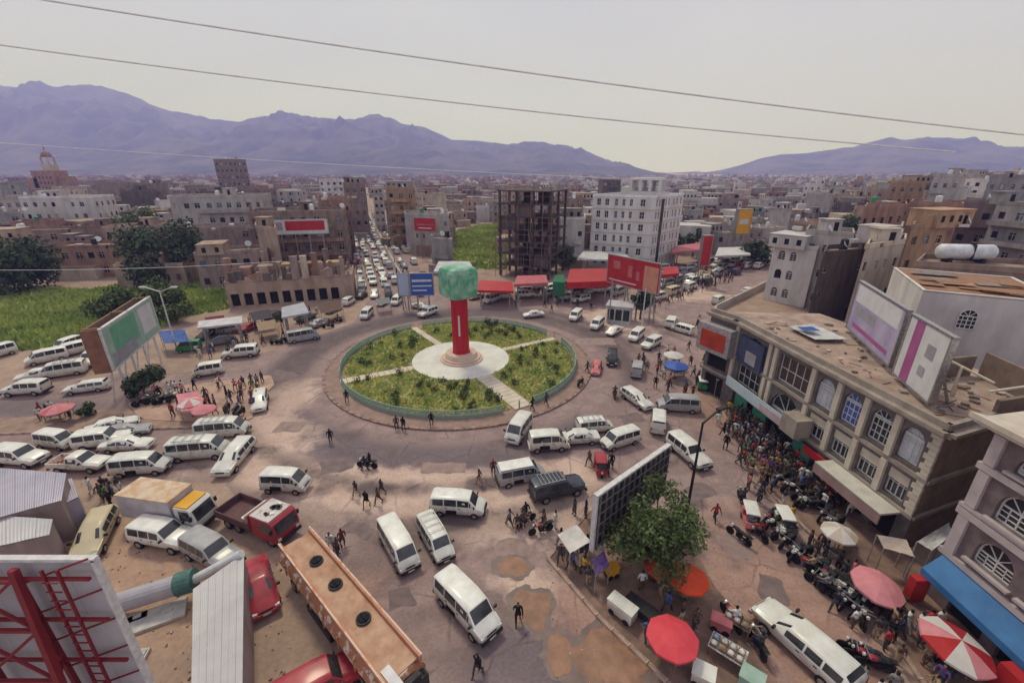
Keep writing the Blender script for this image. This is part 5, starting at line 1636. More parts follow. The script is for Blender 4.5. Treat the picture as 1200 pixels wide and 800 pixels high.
# ------------------------------------------------------------------ bottom right stone house
sh = root('stone_house', 'mauve stone house with pale string courses and a blue awning, bottom right', 'building', (28, 21, 0))
landmark('mauve stone house', 27, 14)
SA, SB, SC, SD = (27.2, 21.2), (27.8, 6.0), (44, 7), (43, 24.5)
ox, oy = 28.0, 21.0
w = MB()
m_mstone = M('mauve_stone', (.205, .155, .155), .9, col2=(.135, .10, .10), scale=1.5, bump=.3)
m_pstone = M('pale_lilac_stone', (.50, .43, .42), .85, col2=(.40, .34, .33), scale=1.0, bump=.15)
wins = facade(w, rel(SA), rel(SB), -.2, 12.6, [(1.4, 3.4), (4.2, 6.2), (8.4, 10.4), (11.4, 13.4)], [(.1, 2.9), (4.5, 6.3), (7.6, 9.6), (10.7, 12.0)], depth=.3, arch=lambda i, j: j >= 1)
for P, Q in ((SB, SC), (SC, SD), (SD, SA)): facade(w, rel(P), rel(Q), -.2, 12.6, [], [])
w.build('wall', m_mstone, sh)
for c, a, ww, hh, i, j, ar in wins:
    me, f_ = window_mesh(ww, hh, 'void' if j == 0 else 'archgrid'); o = put('window', me, sh, c, a)
    if f_: put('frame', f_, o)
    if j:
        MB().box((c.x - .42, c.y, c.z - hh / 2 - .1), (ww + .5, .3, .16), a).build('sill', m_pstone, sh)
u = (Vector(SB) - Vector(SA)); L = u.length; u /= L; n = Vector((u.y, -u.x)); aS = math.atan2(u.y, u.x)
def onS(s, z, out):
    q_ = Vector(SA) + u * s + n * out
    return (q_.x - ox, q_.y - oy, z)
for z, hg in ((3.8, .35), (6.95, .45), (7.35, .2), (10.15, .4), (12.5, .3)):
    MB().box(onS(L / 2, z, .08), (L + .3, .26, hg), aS).build('string_course', m_pstone, sh)
for s in (.35, 7.2, 14.6):
    for z0, z1 in ((4.0, 6.7), (7.5, 9.9), (10.4, 12.3)):
        MB().box(onS(s, (z0 + z1) / 2, .07), (.6, .24, z1 - z0), aS).build('pilaster', m_pstone, sh)
MB().prism([rel((SA[0] - .9, SA[1] + .6)), rel((SB[0] - .9, SB[1])), rel(SC), rel((SD[0], SD[1] + .6))], 12.7, 12.95).build('roof', m_pil, sh)
MB().prism([rel((SA[0] - 1.1, SA[1] + .8)), rel((SB[0] - 1.1, SB[1])), rel((SB[0] - .7, SB[1])), rel((SA[0] - .7, SA[1] + .4))], 12.95, 13.25).build('cornice', m_pil, sh)
aw = MB()
p0, p1, p2, p3 = onS(.2, 3.55, .15), onS(6.4, 3.55, .15), onS(6.4, 2.5, 1.15), onS(.2, 2.5, 1.15)
aw.face([p3, p2, p1, p0]); aw.face([tuple(Vector(p) - Vector((0, 0, .06))) for p in (p0, p1, p2, p3)]); aw.face([tuple(Vector(p3) - Vector((0, 0, .45))), tuple(Vector(p2) - Vector((0, 0, .45))), p2, p3])
aw.build('blue_awning', M('blue_awning_sheet', (.05, .17, .38), .5, col2=(.03, .12, .28), scale=.6), sh)
for s, hgt in ((.5, 2.0), (6.9, 2.0)):
    MB().box(onS(s, hgt / 2, 1.3), (.5 if s < 1 else 2.6, 1.0, hgt), aS).build('red_kiosk', s_red, sh)

# ------------------------------------------------------------------ buildings placed by their roof edges (right side and behind)
OCC = [(RC.x, RC.y, 30), (32, 38, 14), (36, 14, 14), (5.5, 118, 11), (36, 130, 18), (-46, 92, 16), (-58, 125, 15), (-90, 148, 16), (-92, 128, 15), (-65, 104, 9), (-202, 172, 20), (-165, 172, 14), (-107, 116, 13), (-85, 104, 9), (-146, 133, 15), (-181, 303, 18)]
def roofbox(label, L_, R_, h, depth, wall, floors, land=None, **kw):
    a, b = G(L_[0], L_[1], h), G(R_[0], R_[1], h)
    A0, B0 = Vector((a.x, a.y)), Vector((b.x, b.y)); rd = ((A0 + B0) / 2).normalized() * depth
    pts = [tuple(A0), tuple(B0), tuple(B0 + rd), tuple(A0 + rd)]
    cx, cy = sum(p[0] for p in pts) / 4, sum(p[1] for p in pts) / 4
    OCC.append((cx, cy, max((a - b).length, depth) * .55))
    g0 = tz(cx, cy)
    return building(label, pts, g0, h - g0, wall, floors, name=kw.pop('name', 'house' if floors < 3 else 'apartment_block'), land=land, seed=len(OCC), **kw)
roofbox('white rendered house with arched windows beside the bending road', (907, 288), (958, 294), 11.5, 9, 'white', 3, 'white rendered house', arches=True, split=True, void=.1, win=(1.3, 1.9, 1.8), colfun=lambda e, L: [(1.2, 2.5), (L * .5 - .6, L * .5 + .6)] if e == 0 else [(2, 3.2), (5.5, 6.7)])
roofbox('dark grey blank walled block behind the white rendered house', (964, 300), (1017, 296), 12.5, 9, 'concrete', 3, 'dark grey blank block', win=(.8, .8, 4.5))
wh = building('white walled house with one arched window and a rusty sheet roof', [(38.9, 40.6), (47.2, 36.0), (53.0, 46.0), (44.5, 51.0)], 0, 15.4, 'white', 3, sides=(), junk=0, parapet=.12, roof=m_rust, land='white walled house', name='house')
me, f_ = window_mesh(1.35, 1.9, 'archgrid')
uw = (Vector((47.2, 36.0)) - Vector((38.9, 40.6))).normalized(); nw = Vector((uw.y, -uw.x)); qw = Vector((38.9, 40.6)) + uw * 3.7 + nw * .02
o = put('window', me, wh, (qw.x - wh.location.x, qw.y - wh.location.y, 13.2), math.atan2(uw.y, uw.x)); put('frame', f_, o)
rwl = random.Random(8)
for k in range(14):
    q = Vector((38.9, 40.6)) + uw * rwl.uniform(.8, 8.8) - nw * rwl.uniform(.8, 10) - Vector((wh.location.x, wh.location.y))
    MB().box((q.x, q.y, 15.5 + .05 * k * .3), (rwl.uniform(1.6, 3.4), rwl.uniform(.7, 1.2), .05), math.atan2(uw.y, uw.x) + rwl.uniform(-.25, .25)).build('roof_sheet', rwl.choice([m_rust, M('ochre_sheet', (.50, .30, .16), .8, col2=(.34, .19, .10), scale=1.2, stretch=(1, 5, 1)), m_roofg]), wh)
tk_b = roofbox('brown block carrying the long white water tank', (1072, 312), (1215, 322), 13.2, 9, 'brown', 4, 'brown block with the white tank', junk=0)
tk = root('water_tank', 'long white cylindrical tank lying on the brown roof', 'water tank', (*G(1128, 306, 13.4).xy, 13.3), rad(-8))
tkm = MB(); tkm.loft([[(x, r_ * math.cos(2 * math.pi * k / 16), 1.5 + r_ * math.sin(2 * math.pi * k / 16)) for k in range(16)] for x, r_ in ((-3.75, .35), (-3.6, .85), (-3.3, 1.1), (3.3, 1.1), (3.6, .85), (3.75, .35))]); tkm.build('tank_shell', m_tankw, tk, smooth=True)
for s in (-1, 1): MB().box((s * 2.2, 0, .25), (.4, 1.7, .7)).build('saddle', m_black, tk)
MB().cyl((.6, 0, 2.5), (.6, 0, 2.85), .4, n=10).box((.3, 0, 1.5), (.12, 2.26, 2.26)).build('tank_band', m_black, tk)
right_list = [
    ('dark grey tall block rising above the left skyline', (250, 188), (288, 188), 32.0, 9, 'mauve', 8),
    ('pale lilac roofed block above the grey blank block', (944, 273), (1000, 278), 14.5, 9, 'pale', 3),
    ('brown house with two dark round windows', (1012, 246), (1062, 243), 18.5, 11, 'red', 4),
    ('long reddish block with a flat overhanging roof', (1066, 240), (1128, 243), 19.0, 12, 'red', 4),
    ('tan house with one small dark window', (1068, 268), (1112, 266), 16.5, 8, 'ochre', 4),
    ('mauve house with a pale pointed window', (1128, 238), (1172, 240), 19.2, 11, 'mauve', 4),
    ('grey stone block with rows of arched windows at the right edge', (1168, 240), (1260, 246), 19.4, 10, 'grey', 5),
    ('cream broken walled house above the roof hoardings', (1014, 292), (1060, 286), 15.0, 9, 'cream', 3),
    ('pale stepped block high on the right skyline', (1094, 207), (1128, 207), 24.2, 13, 'pale', 4),
    ('grey block with many windows at the right skyline edge', (1160, 208), (1210, 208), 24.0, 12, 'grey', 4),
    ('tan villa with dark openings right of centre skyline', (1044, 215), (1086, 215), 21.6, 14, 'ochre', 4),
    ('slim white tower block on the right hand hillside', (942, 217), (964, 217), 18.5, 14, 'white', 5),
    ('second slim white block beside the dark gap on the hillside', (972, 219), (990, 219), 18.0, 14, 'pale', 5),
    ('ochre house below the slim white blocks', (930, 262), (960, 264), 12.0, 10, 'tan', 3),
    ('grey house right of the yellow sign', (872, 250), (896, 251), 8.5, 10, 'grey', 2),
    ('pale house on the bend left of the yellow sign', (800, 248), (824, 249), 8.5, 10, 'pale', 2),
    ('mauve house behind the yellow sign', (842, 234), (866, 234), 13.0, 12, 'mauve', 3),
    ('white flat block above the bending road', (902, 246), (928, 247), 11.5, 11, 'pale', 3),
    ('white warehouse wall between the concrete tower and the white block', (657, 258), (686, 258), 13.0, 12, 'white', 2),
    ('brown house behind the bare concrete tower', (640, 236), (684, 234), 17.0, 12, 'brown', 4),
    ('pale block with a large red sign beside the avenue', (474, 252), (526, 254), 12.5, 10, 'pale', 3),
    ('grey lower block in front of the red sign block', (505, 282), (530, 284), 8.5, 8, 'grey', 2),
    ('white house with three dark windows above the green plot', (558, 244), (584, 244), 7.0, 10, 'white', 2),
    ('pale blue tall block beside the avenue', (437, 229), (449, 229), 15.5, 12, 'pale', 5),
    ('grey blue block right of the pale blue tall block', (452, 244), (468, 246), 13.0, 11, 'grey', 4),
    ('orange brick house beyond the avenue signs', (452, 222), (486, 222), 20.0, 16, 'ochre', 5),
    ('dim brown block closing the view along the avenue', (402, 216), (428, 216), 21.0, 18, 'brown', 5),
    ('pinkish block with a white roof line left of the avenue', (372, 234), (410, 235), 17.5, 12, 'red', 4),
    ('tan broken house over the market row', (300, 268), (324, 270), 13.0, 8, 'tan', 3),
]
def plain_cols(e, L):
    n = max(2, int(L // 2.9)); return [(L * (i + .5) / n - .6, L * (i + .5) / n + .6) for i in range(n)]
for lab, L_, R_, h, d, wl_, fl in right_list:
    roofbox(lab, L_, R_, h, d, wl_, fl, colfun=plain_cols if fl > 3 else None)
def big_sign_on(label, L_, R_, z0, z1, mats, faces=None, leg_z=0):
    a, b = G(L_[0], L_[1], z0), G(R_[0], R_[1], z0)
    return panel_sign('billboard', label, (a.x, a.y), (b.x, b.y), z0, z1, mats, faces=faces, leg_z=leg_z)
a, b = G(486, 269, 9.0), G(511, 270, 9.0)
panel_sign('billboard', 'red square sign on the pale block beside the avenue', (a.x, a.y), (b.x, b.y), 8.6, 12.6, [s_red], faces=[(.1, .45, .9, .55, s_pink), (.2, .2, .8, .28, s_white)], leg_z=0)
panel_sign('billboard', 'blue square sign on posts at the avenue mouth', (-19.6, 83.2), (-15.2, 83.6), 3.4, 7.7, [s_blue], faces=[(.08, .62, .92, .72, s_white), (.08, .40, .92, .46, s_white), (.08, .2, .7, .26, s_white)], land='blue square sign')
panel_sign('billboard', 'pale blue narrow sign left of the blue square sign', (-22.3, 84.4), (-20.0, 84.1), 3.0, 7.4, [sign_mat('print_pale_blue', (.34, .42, .58), (.45, .48, .56))])
panel_sign('billboard', 'large red hoarding with a portrait above the roadside kiosk', (18.4, 83.9), (25.3, 74.0), 6.0, 11.3, [s_red], faces=[(.72, .02, .97, .85, s_flesh), (.12, .55, .26, .82, s_pink), (.42, .35, .50, .75, s_pink), (.58, .3, .64, .6, s_pink), (.05, .12, .6, .16, s_white)], land='large red hoarding', frame_mat=m_mast)
panel_sign('billboard', 'tall yellow sign tower beyond the bending road', (68.0, 138), (72.4, 138.6), 8.0, 15.2, [s_yellow], faces=[(.2, .4, .8, .6, s_white)], thick=1.6, land='yellow sign tower')
panel_sign('billboard', 'slim red sign beside the red roofed stalls', (44.2, 104), (46.6, 104.4), 5.0, 12.0, [s_red], thick=.8)

# ------------------------------------------------------------------ left hoarding (green print, brown end)
lh = panel_sign('billboard', 'roadside hoarding with green print and a brown end panel over the bush', (-46.2, 46.4), (-51.3, 60.4), 4.4, 9.4, [s_pale_green], faces=[(.12, .25, .58, .92, s_green), (.05, .05, .5, .35, s_grey), (.66, .2, .95, .9, s_white)], land='green roadside hoarding', frame_mat=m_mastw)
MB().box((-7.62, .85, 6.9), (.2, 1.5, 5.2)).build('end_panel', M('brown_end_panel', (.26, .12, .075), .8, col2=(.17, .08, .05), scale=1.0), lh)
MB().box((0, 1.65, 6.9), (15.0, .2, 5.0)).build('rear_panel', M('brown_rear_panel', (.25, .15, .10), .8), lh)
for x in (-6.9, 0, 6.9): MB().box((x, .8, 9.45), (.25, 1.8, .12)).build('cross_tie', m_rust, lh)

# ------------------------------------------------------------------ wedge hoarding seen from behind
hb = panel_sign('billboard', 'hoarding on the wedge pavement seen from its ribbed dark back', (5.4, 22.8), (11.9, 28.4), 2.0, 6.6, [M('hoarding_back', (.05, .047, .05), .9, var=.4, scale=1.2)], land='dark backed hoarding', frame_mat=m_mastw, leg_z=.1)
m_rib = M('dull_steel_rib', (.17, .155, .15), .7, var=.2, scale=3)
for k in range(14):
    MB().box((-4.1 + k * .63, -.24, 4.3), (.05, .14, 4.5)).build('back_rib', m_rib, hb)
for z in (2.6, 3.5, 4.4, 5.3, 6.1): MB().box((0, -.36, z), (8.5, .05, .05)).build('back_rail', m_rib, hb)

# ------------------------------------------------------------------ lattice hoarding at the bottom left corner
tr = root('lattice_billboard', 'huge hoarding on a red steel lattice in the bottom left corner', 'billboard', (-20.4, 12.8, 0), 0)
landmark('red lattice hoarding', -18, 12)
m_reds = M('red_lattice_steel', (.21, .02, .027), .55, col2=(.17, .015, .02), scale=1.5)
m_backp = M('panel_back_pale', (.47, .45, .46), .75, col2=(.38, .36, .37), scale=.5)
for k in range(6):
    MB().box((-2.8 + k * 1.28, .1, 6.1), (1.265, .08, 11.8)).build('sheet', m_backp, tr)
MB().box((.4, .05, 12.05), (7.9, .24, .14)).box((4.28, .05, 6.1), (.16, .24, 11.9)).build('border_frame', m_mastw, tr)
def lat(name, p, q, wd): MB().bar(p, q, wd).build(name, m_reds, tr)
for x in (-1.7, 1.4):
    lat('main_leg', (x + 1.6, -2.2, 0), (x + .1, -.35, 11.9), .24)
    lat('main_leg', (x + .2, -.3, 0), (x, -.3, 11.9), .18)
for z in (2.0, 4.4, 6.8, 9.2, 11.4):
    yy = -2.2 + 1.85 * z / 11.9; xx = 1.6 - 1.5 * z / 11.9
    lat('cross_beam', (-3.2, -.3, z), (4.2, -.3, z), .12)
    for x in (-1.7, 1.4): lat('cross_beam', (x, -.3, z), (x + xx, yy, z), .14)
    lat('cross_beam', (-1.7 + xx, yy, z), (1.4 + xx, yy, z), .14)
    if z < 11:
        z2 = z + 2.4; y2 = -2.2 + 1.85 * z2 / 11.9; x2 = 1.6 - 1.5 * z2 / 11.9
        lat('diagonal', (-1.7 + xx, yy, z), (1.4 + x2, y2, z2), .11); lat('diagonal', (1.4 + xx, yy, z), (-1.7 + x2, y2, z2), .11)
        for x in (-1.7, 1.4): lat('diagonal', (x, -.3, z), (x + x2, y2, z2), .10)
for x in (2.55, 3.15): lat('ladder_rail', (x, -.55, .2), (x, -.35, 11.9), .09)
for k in range(24): lat('rung', (2.55, -.5, .6 + k * .47), (3.15, -.5, .6 + k * .47), .045)
for k in range(7): lat('stay', (1.4, -.3, 1.5 + k * 1.6), (4.2, -.1, 2.6 + k * 1.6), .06)

# ------------------------------------------------------------------ canopies of the filling station and stalls beyond the roundabout
def canopy(label, corners, z, mat, th=.8, posts=True, group='canopies beyond the roundabout', name='canopy', top=None):
    P = [G(a, b, z) for a, b in corners]
    c = sum(P, Vector()) / len(P)
    t = root(name, label, 'canopy', (c.x, c.y, 0), 0, group)
    Q = [(p.x - c.x, p.y - c.y) for p in P]
    MB().prism(Q, z - th, z, 0, 1).build('roof', [mat, top or mat], t)
    if posts:
        for q in Q: MB().cyl((q[0] * .78, q[1] * .78, 0), (q[0] * .78, q[1] * .78, z - th), .16, n=6).build('post', m_mast, t)
    OCC.append((c.x, c.y, 7))
    return t
canopy('long red filling station canopy left of the red hoarding', [(664, 331), (716, 329), (716, 314), (668, 315)], 5.0, s_red, 1.3, top=M('canopy_red_top', (.42, .035, .03), .6, col2=(.34, .03, .03), scale=.3))
canopy('red stall canopy in front of the concrete tower', [(558, 340), (602, 341), (600, 330), (562, 328)], 3.6, s_red, .5)
canopy('pinkish red canopy nearest the concrete tower', [(602, 333), (642, 331), (640, 322), (606, 323)], 4.2, s_pink, .6)
canopy('white tent roof in front of the white six storey block', [(676, 303), (742, 305), (730, 295), (684, 294)], 5.0, m_tarpw, .4)
canopy('white tent roof right of the white six storey block', [(786, 296), (828, 292), (822, 284), (792, 288)], 5.0, s_pink, .5)
canopy('white tent on the far road bend', [(838, 300), (880, 298), (872, 289), (842, 290)], 4.5, m_tarpw, .4)
canopy('red stall roof beside the far road', [(776, 322), (796, 320), (794, 312), (778, 313)], 4.0, s_red, .7)
canopy('long pale roof in front of the field by the left road', [(231, 384), (284, 378), (284, 370), (233, 376)], 3.6, m_sheet, .3)
canopy('blue and grey shelter in front of the market row', [(330, 372), (362, 366), (356, 354), (330, 360)], 4.0, sign_mat('shelter_grey', (.40, .40, .44), (.30, .30, .33)), .3)
canopy('green curtained booth beside the concrete tower', [(648, 330), (662, 331), (661, 322), (650, 322)], 4.6, sign_mat('booth_green', (.02, .12, .05), (.03, .16, .08)), 3.0)
canopy('pale flat shed roof at the end of the green plot', [(508, 318), (556, 316), (550, 306), (514, 306)], 4.5, m_sheet, .4)
kio = root('kiosk', 'white glazed kiosk under the red hoarding', 'kiosk', (19.8, 77.5, 0), rad(-20))
MB().box((0, 0, 1.6), (4.2, 3.4, 3.2)).build('wall', sign_mat('kiosk_white', (.50, .52, .52), (.38, .40, .40)), kio)
for k in range(3): MB().box((-1.35 + k * 1.35, -1.72, 1.7), (1.1, .06, 2.0)).build('window', m_pane, kio)
MB().box((0, 0, 3.3), (4.8, 4.0, .2)).build('roof', m_sheet, kio)
OCC.append((19.8, 77.5, 5)); OCC.append((22, 79, 7))
# white wall bounding the road bend on the right
bw = root('boundary_wall', 'low pale wall following the bend beside the corner building', 'wall', (0, 0, 0))
pts = [G(*p) for p in ((838, 402), (832, 382), (838, 366), (858, 356), (886, 342), (902, 334))]
for p, q in zip(pts, pts[1:]):
    c = (p + q) / 2; d = q - p
    MB().box((c.x, c.y, .75), (d.length + .3, .35, 1.5), math.atan2(d.y, d.x)).build('wall_length', M('pale_wall_render', (.52, .46, .42), .9, col2=(.40, .34, .31), scale=.6), bw)

# ------------------------------------------------------------------ trees
tree('dark round tree at the far left of the field', (-112, 100, 0), 12.5, 9.0, 11, 1, True, 5200, .5, group='dark trees behind the field')
tree('dark round tree behind the hoarding, right of the pair', (-84, 106, 0), 13.0, 8.6, 11.5, 2, True, 5200, .5, group='dark trees behind the field')
tree('loose green tree behind the dark round trees', (-122, 146, 0), 14, 7, 9, 3, False, 2600, .55)
tree('green tree beside the market row', (-66.0, 81, 0), 6.5, 4.6, 5.8, 4, False, 2600, .36, group='green bushes by the market row')
tree('spreading green bush left of the market row', (-73, 78, 0), 5.2, 4.6, 4.8, 5, False, 2400, .36, group='green bushes by the market row')
tree('low green bush nearest the long pale roof', (-61, 76, 0), 4.0, 3.0, 3.6, 6, False, 1500, .32, group='green bushes by the market row')
tree('leafy green tree on the wedge pavement in front of the dark backed hoarding', (9.5, 22.1, .1), 8.0, 3.1, 6.2, 7, False, 7600, .15, lobes_n=17)
landmark('leafy tree on the wedge', 9.6, 21.6)
tree('round dark bush under the green roadside hoarding', (-45.5, 48.6, 0), 3.2, 2.5, 3.0, 8, True, 1700, .28, name='bush', cat='bush')
tree('dark tree beside the kiosk under the red hoarding', (24.0, 78.6, 0), 6.0, 2.8, 4.2, 9, True, 1500, .34)
tree('small round bush on the pavement strip', (G(104, 488).x, G(104, 488).y, .1), 1.5, 1.1, 1.4, 10, True, 500, .2, name='bush', cat='bush')
tree('green tree below the hillside houses right of centre', (70, 128, 0), 8, 5, 6, 12, True, 1600, .5)
tree('dark tree by the grey hillside house', (112, 150, 3), 9, 6, 7, 13, True, 1600, .5)
tree('green tree at the back of the concrete tower', (15, 125, 0), 7, 4, 5.5, 14, False, 1400, .4)
landmark('green roadside hoarding bush', -45.5, 48.6)
# ================================================================== THE REST OF THE TOWN
AVD = (Vector((-123.5, 376)) - Vector((-28, 93))).normalized()          # along the avenue
def clear(x, y, r_):
    if f_basin(np.array([x]), np.array([y]))[0] < r_ * .75 + 1.5: return False
    if f_field(np.array([x]), np.array([y]))[0] < r_ * .7: return False
    if f_slope(np.array([x]), np.array([y]))[0] < r_ * .6: return False
    s = (x + 28) * AVD.y - (y - 93) * AVD.x                            # distance from the avenue line
    if -10 - r_ * .6 < s < 16 + r_ * .6 and y > 90: return False
    return all((x - a) ** 2 + (y - b) ** 2 > (c + r_ * .72) ** 2 for a, b, c in OCC)
rf_ = random.Random(77)
COLN = {'white': 'white', 'cream': 'cream', 'tan': 'tan', 'brown': 'brown', 'red': 'reddish', 'grey': 'grey', 'mauve': 'mauve', 'pale': 'pale', 'concrete': 'dark grey', 'ochre': 'ochre'}
cand = []
for i in range(-34, 36):
    for j in range(0, 26):
        x, y = i * 13.5 + rf_.uniform(-3, 3) - j * 3.2, 112 + j * 13.5 + rf_.uniform(-3, 3)
        px, py = PX(x, y, 6)
        if -40 < px < 1240: cand.append((y, x))
cand.sort()
NB = 0
for y, x in cand:
    w_, d_ = rf_.uniform(9, 15), rf_.uniform(8, 13)
    if NB >= 235: break
    if not clear(x, y, max(w_, d_) * .6): continue
    far = min(1, max(0, (y - 110) / 200))
    fl = rf_.choices([2, 3, 4, 5, 6], [3, 4, 3 * far + .5, 2.2 * far, .9 * far])[0]
    if x > 60: fl = min(fl, 4)
    ppx = PX(x, y, 5)[0]
    if 785 < ppx < 945: fl = min(fl, 2 if y < 260 else 3); w_ *= .8; d_ *= .8
    if y < 150 and x < -40: fl = min(fl, 3)
    h = fl * rf_.uniform(3.0, 3.4)
    right = x > 45
    wl_ = rf_.choices(list(COLN), [4, 2, 2, 1.5, 1.5, 4, 1, 4, 1.5, 1] if right else [1.6, 1.8, 3, 5, 4, 1.5, 4, 2.2, 1.5, 1.6])[0]
    rz = math.atan2(AVD.y, AVD.x) - math.pi / 2 + rf_.choice([0, 0, .25, -.2, .5]) + rf_.uniform(-.1, .1)
    g0 = tz(x, y)
    o = building(None, rect(x, y, w_, d_, rz), g0, h, wl_, fl, (rf_.uniform(.9, 1.3), rf_.uniform(1.1, 1.6), rf_.uniform(1.1, 2.2)), seed=NB + 100, name='house' if fl < 4 else 'apartment_block', junk=1 if y < 240 else 0)
    auto_label(o, '%s %s storey %s' % (COLN[wl_], ['', '', 'two', 'three', 'four', 'five', 'six'][fl], 'house' if fl < 4 else 'block'), 'building', 'houses of the town', x, y)
    OCC.append((x, y, max(w_, d_) * .5)); NB += 1
# the far town that reads as one mass
def far_town():
    r = random.Random(5)
    mats = [WALL[k] for k in ('white', 'pale', 'tan', 'brown', 'red', 'grey', 'mauve', 'cream')] + [m_pane, m_roof]
    mb = MB()
    n = 0
    while n < 5200:
        y = 150 + 1750 * r.random() ** 1.75
        x = r.uniform(-1.35, 1.35) * y
        if y < 420 and not clear(x, y, 6): continue
        s = (x + 28) * AVD.y - (y - 93) * AVD.x
        if -11 < s < 17: continue
        w_, d_, h = r.uniform(6, 14), r.uniform(6, 12), r.uniform(4.5, 13) * (1 if y < 500 else .75) * (1.25 if r.random() < .12 else 1)
        g0 = tz(x, y); rz = r.uniform(-.6, .3)
        m = r.choices(range(8), [4, 4, 2, 1, 1, 4, 1, 2] if x > 40 else [2, 2, 3, 4, 3.5, 1.5, 3, 2])[0]
        mb.box((x, y, g0 + h / 2 - 2), (w_, d_, h + 4), rz, m)
        if r.random() < .3: mb.box((x + r.uniform(-2, 2), y, g0 + h + 1.2), (3.5, 3.5, 2.5), rz, m)
        ca, sa = math.cos(rz), math.sin(rz)
        if y < 1000:
            for k in range(int(h // 3.2)):
                nc = r.choice([2, 3, 3, 4])
                for q in range(nc):
                    lx = -w_ / 2 + w_ * (q + .5) / nc
                    for sd in (0, 1):
                        if sd == 0:
                            pts = [(lx - .55, -d_ / 2 - .06), (lx + .55, -d_ / 2 - .06)]
                        else:
                            sx = -1 if x > 0 else 1
                            ly = -d_ / 2 + d_ * (q + .5) / nc
                            pts = [(sx * (w_ / 2 + .06), ly - .5 * sx * -1), (sx * (w_ / 2 + .06), ly + .5 * sx * -1)]
                            if y > 600: continue
                        P = [(x + a * ca - b * sa, y + a * sa + b * ca) for a, b in pts]
                        z = g0 + k * 3.2 + 1.0
                        mb.face([(*P[0], z), (*P[1], z), (*P[1], z + 1.4), (*P[0], z + 1.4)], 8)
        n += 1
    tag(mb.build('far_town', mats), 'far houses of the town spreading to the mountain foot', 'town', kind='stuff')
far_town()
# scattered trees among the houses
for k in range(26):
    for _ in range(40):
        y = rf_.uniform(112, 330); x = rf_.uniform(-1.1, 1.1) * y
        if clear(x, y, 3): break
    else: continue
    t = tree(None, (x, y, tz(x, y)), rf_.uniform(6, 10), rf_.uniform(2.8, 4.5), rf_.uniform(4.5, 6.5), 200 + k, rf_.random() < .6, 420, .6, lobes_n=6)
    auto_label(t, 'green tree among the houses', 'tree', 'trees among the houses', x, y); OCC.append((x, y, 3))

# ================================================================== VEHICLES
GV = 'white vans around the roundabout'
v = vpx('van', 'white', 2, (511, 597), (564, 601), 'white van with its side door open, facing the dark blue off-road car', land='white van with the open side door', scale=.95)
open_door(v, 'van', -1)
vpx('coach', 'white', 2, (453, 622), (484, 676), 'white van coming towards us, left of two abreast beside the tanker', group=GV, scale=.95, land='left of the two abreast vans')
vpx('van', 'white', 2, (498, 617), (524, 662), 'white van coming towards us, right of two abreast', group=GV, scale=.9, rack=True)
v = vpx('van', 'white', 2, (520, 690), (577, 752), 'large white van nearest the tanker, pale roof, driving down the road', group=GV, scale=1.05, land='nearest large white van'); open_door(v, 'van', -1)
v = vpx('microvan', 'white', 2, (312, 572), (361, 574), 'small white van alone on the dusty ground above the red cabbed truck', group=GV, land='lone small white van', scale=1.08); open_door(v, 'microvan', -1)
v = vpx('van', 'silver', 2, (583, 568), (637, 558), 'silver van with a white roof beside the dark blue off-road car', scale=.95, land='silver van'); open_door(v, 'van', -1)
MB().box((-.55, 0, 2.0), (3.1, 1.36, .06)).build('white_roof_panel', PAINT['white'], v)
v = vpx('suv', 'blue', 2, (624, 586), (681, 572), 'dark blue off-road car with a pale roof rack', 'car', land='dark blue off-road car')
rk = MB()
for x in np.linspace(-1.7, .3, 7): rk.box((float(x), 0, 1.98), (.05, 1.3, .04))
for s in (-1, 1): rk.box((-.7, s * .66, 1.98), (2.2, .05, .05)); rk.box((-1.5, s * .6, 1.92), (.05, .05, .12)); rk.box((.1, s * .6, 1.92), (.05, .05, .12))
rk.build('roof_rack', m_chrome, v)
vpx('microvan', 'white', 2, (616, 500), (600, 522), 'white van turning towards us below the garden railing', group=GV, scale=1.15)
v = vpx('microvan', 'white', 2, (621, 527), (663, 524), 'white van side on with a dark open door, below the garden path', group=GV, scale=1.1, land='side on white van'); open_door(v, 'microvan', -1)
vpx('sedan', 'white', 2, (692, 517), (661, 519), 'white car nosing out between two vans', 'car', group='white cars')
vpx('van', 'white', 2, (676, 507), (716, 503), 'white van behind the white car nosing out', group=GV, scale=.85, rack=True)
vpx('van', 'white', 2, (745, 515), (707, 527), 'white van facing left with a dark windscreen near the hoarding', group=GV, scale=.9, land='left facing white van')
vpx('microvan', 'white', 2, (770, 514), (771, 489), 'small pale box van seen from behind on the far lane', group=GV, scale=1.05)
vpx('wagon', 'white', 2, (731, 462), (761, 483), 'white estate car crossing towards the shops', 'car', group='white cars', land='white estate car crossing')
vpx('van', 'silver', 2, (818, 482), (770, 479), 'pinkish silver minibus facing the crossing estate car', group=GV)
vpx('suv', 'white', 2, (788, 522), (824, 552), 'white off-road car with dark windows behind the street lamp', 'car', group='white cars', land='white off-road car')
vpx('wagon', 'white', 2, (988, 808), (896, 724), 'long white estate car with dark windows at the bottom right', 'car', scale=1.2, land='long white car at the bottom right')
vpx('microvan', 'dark', 2, (718, 414), (716, 437), 'dark van with a white roof driving away from the far road', 'van')
vpx('microvan', 'silver', 2, (744, 450), (748, 428), 'grey van stopped beside the crowd near the blue stall', 'van')
vpx('wagon', 'pink', 2, (700, 428), (697, 442), 'small pinkish car beside the garden railing', 'car', scale=.8)
vpx('suv', 'white', 1, (783, 388), (790, 376), 'dark bodied car with white roof on the far road, nearer one', 'car', name='car')
vpx('van', 'white', 1, (806, 392), (793, 388), 'white van following on the far road bend', 'van', group=GV, scale=.85)
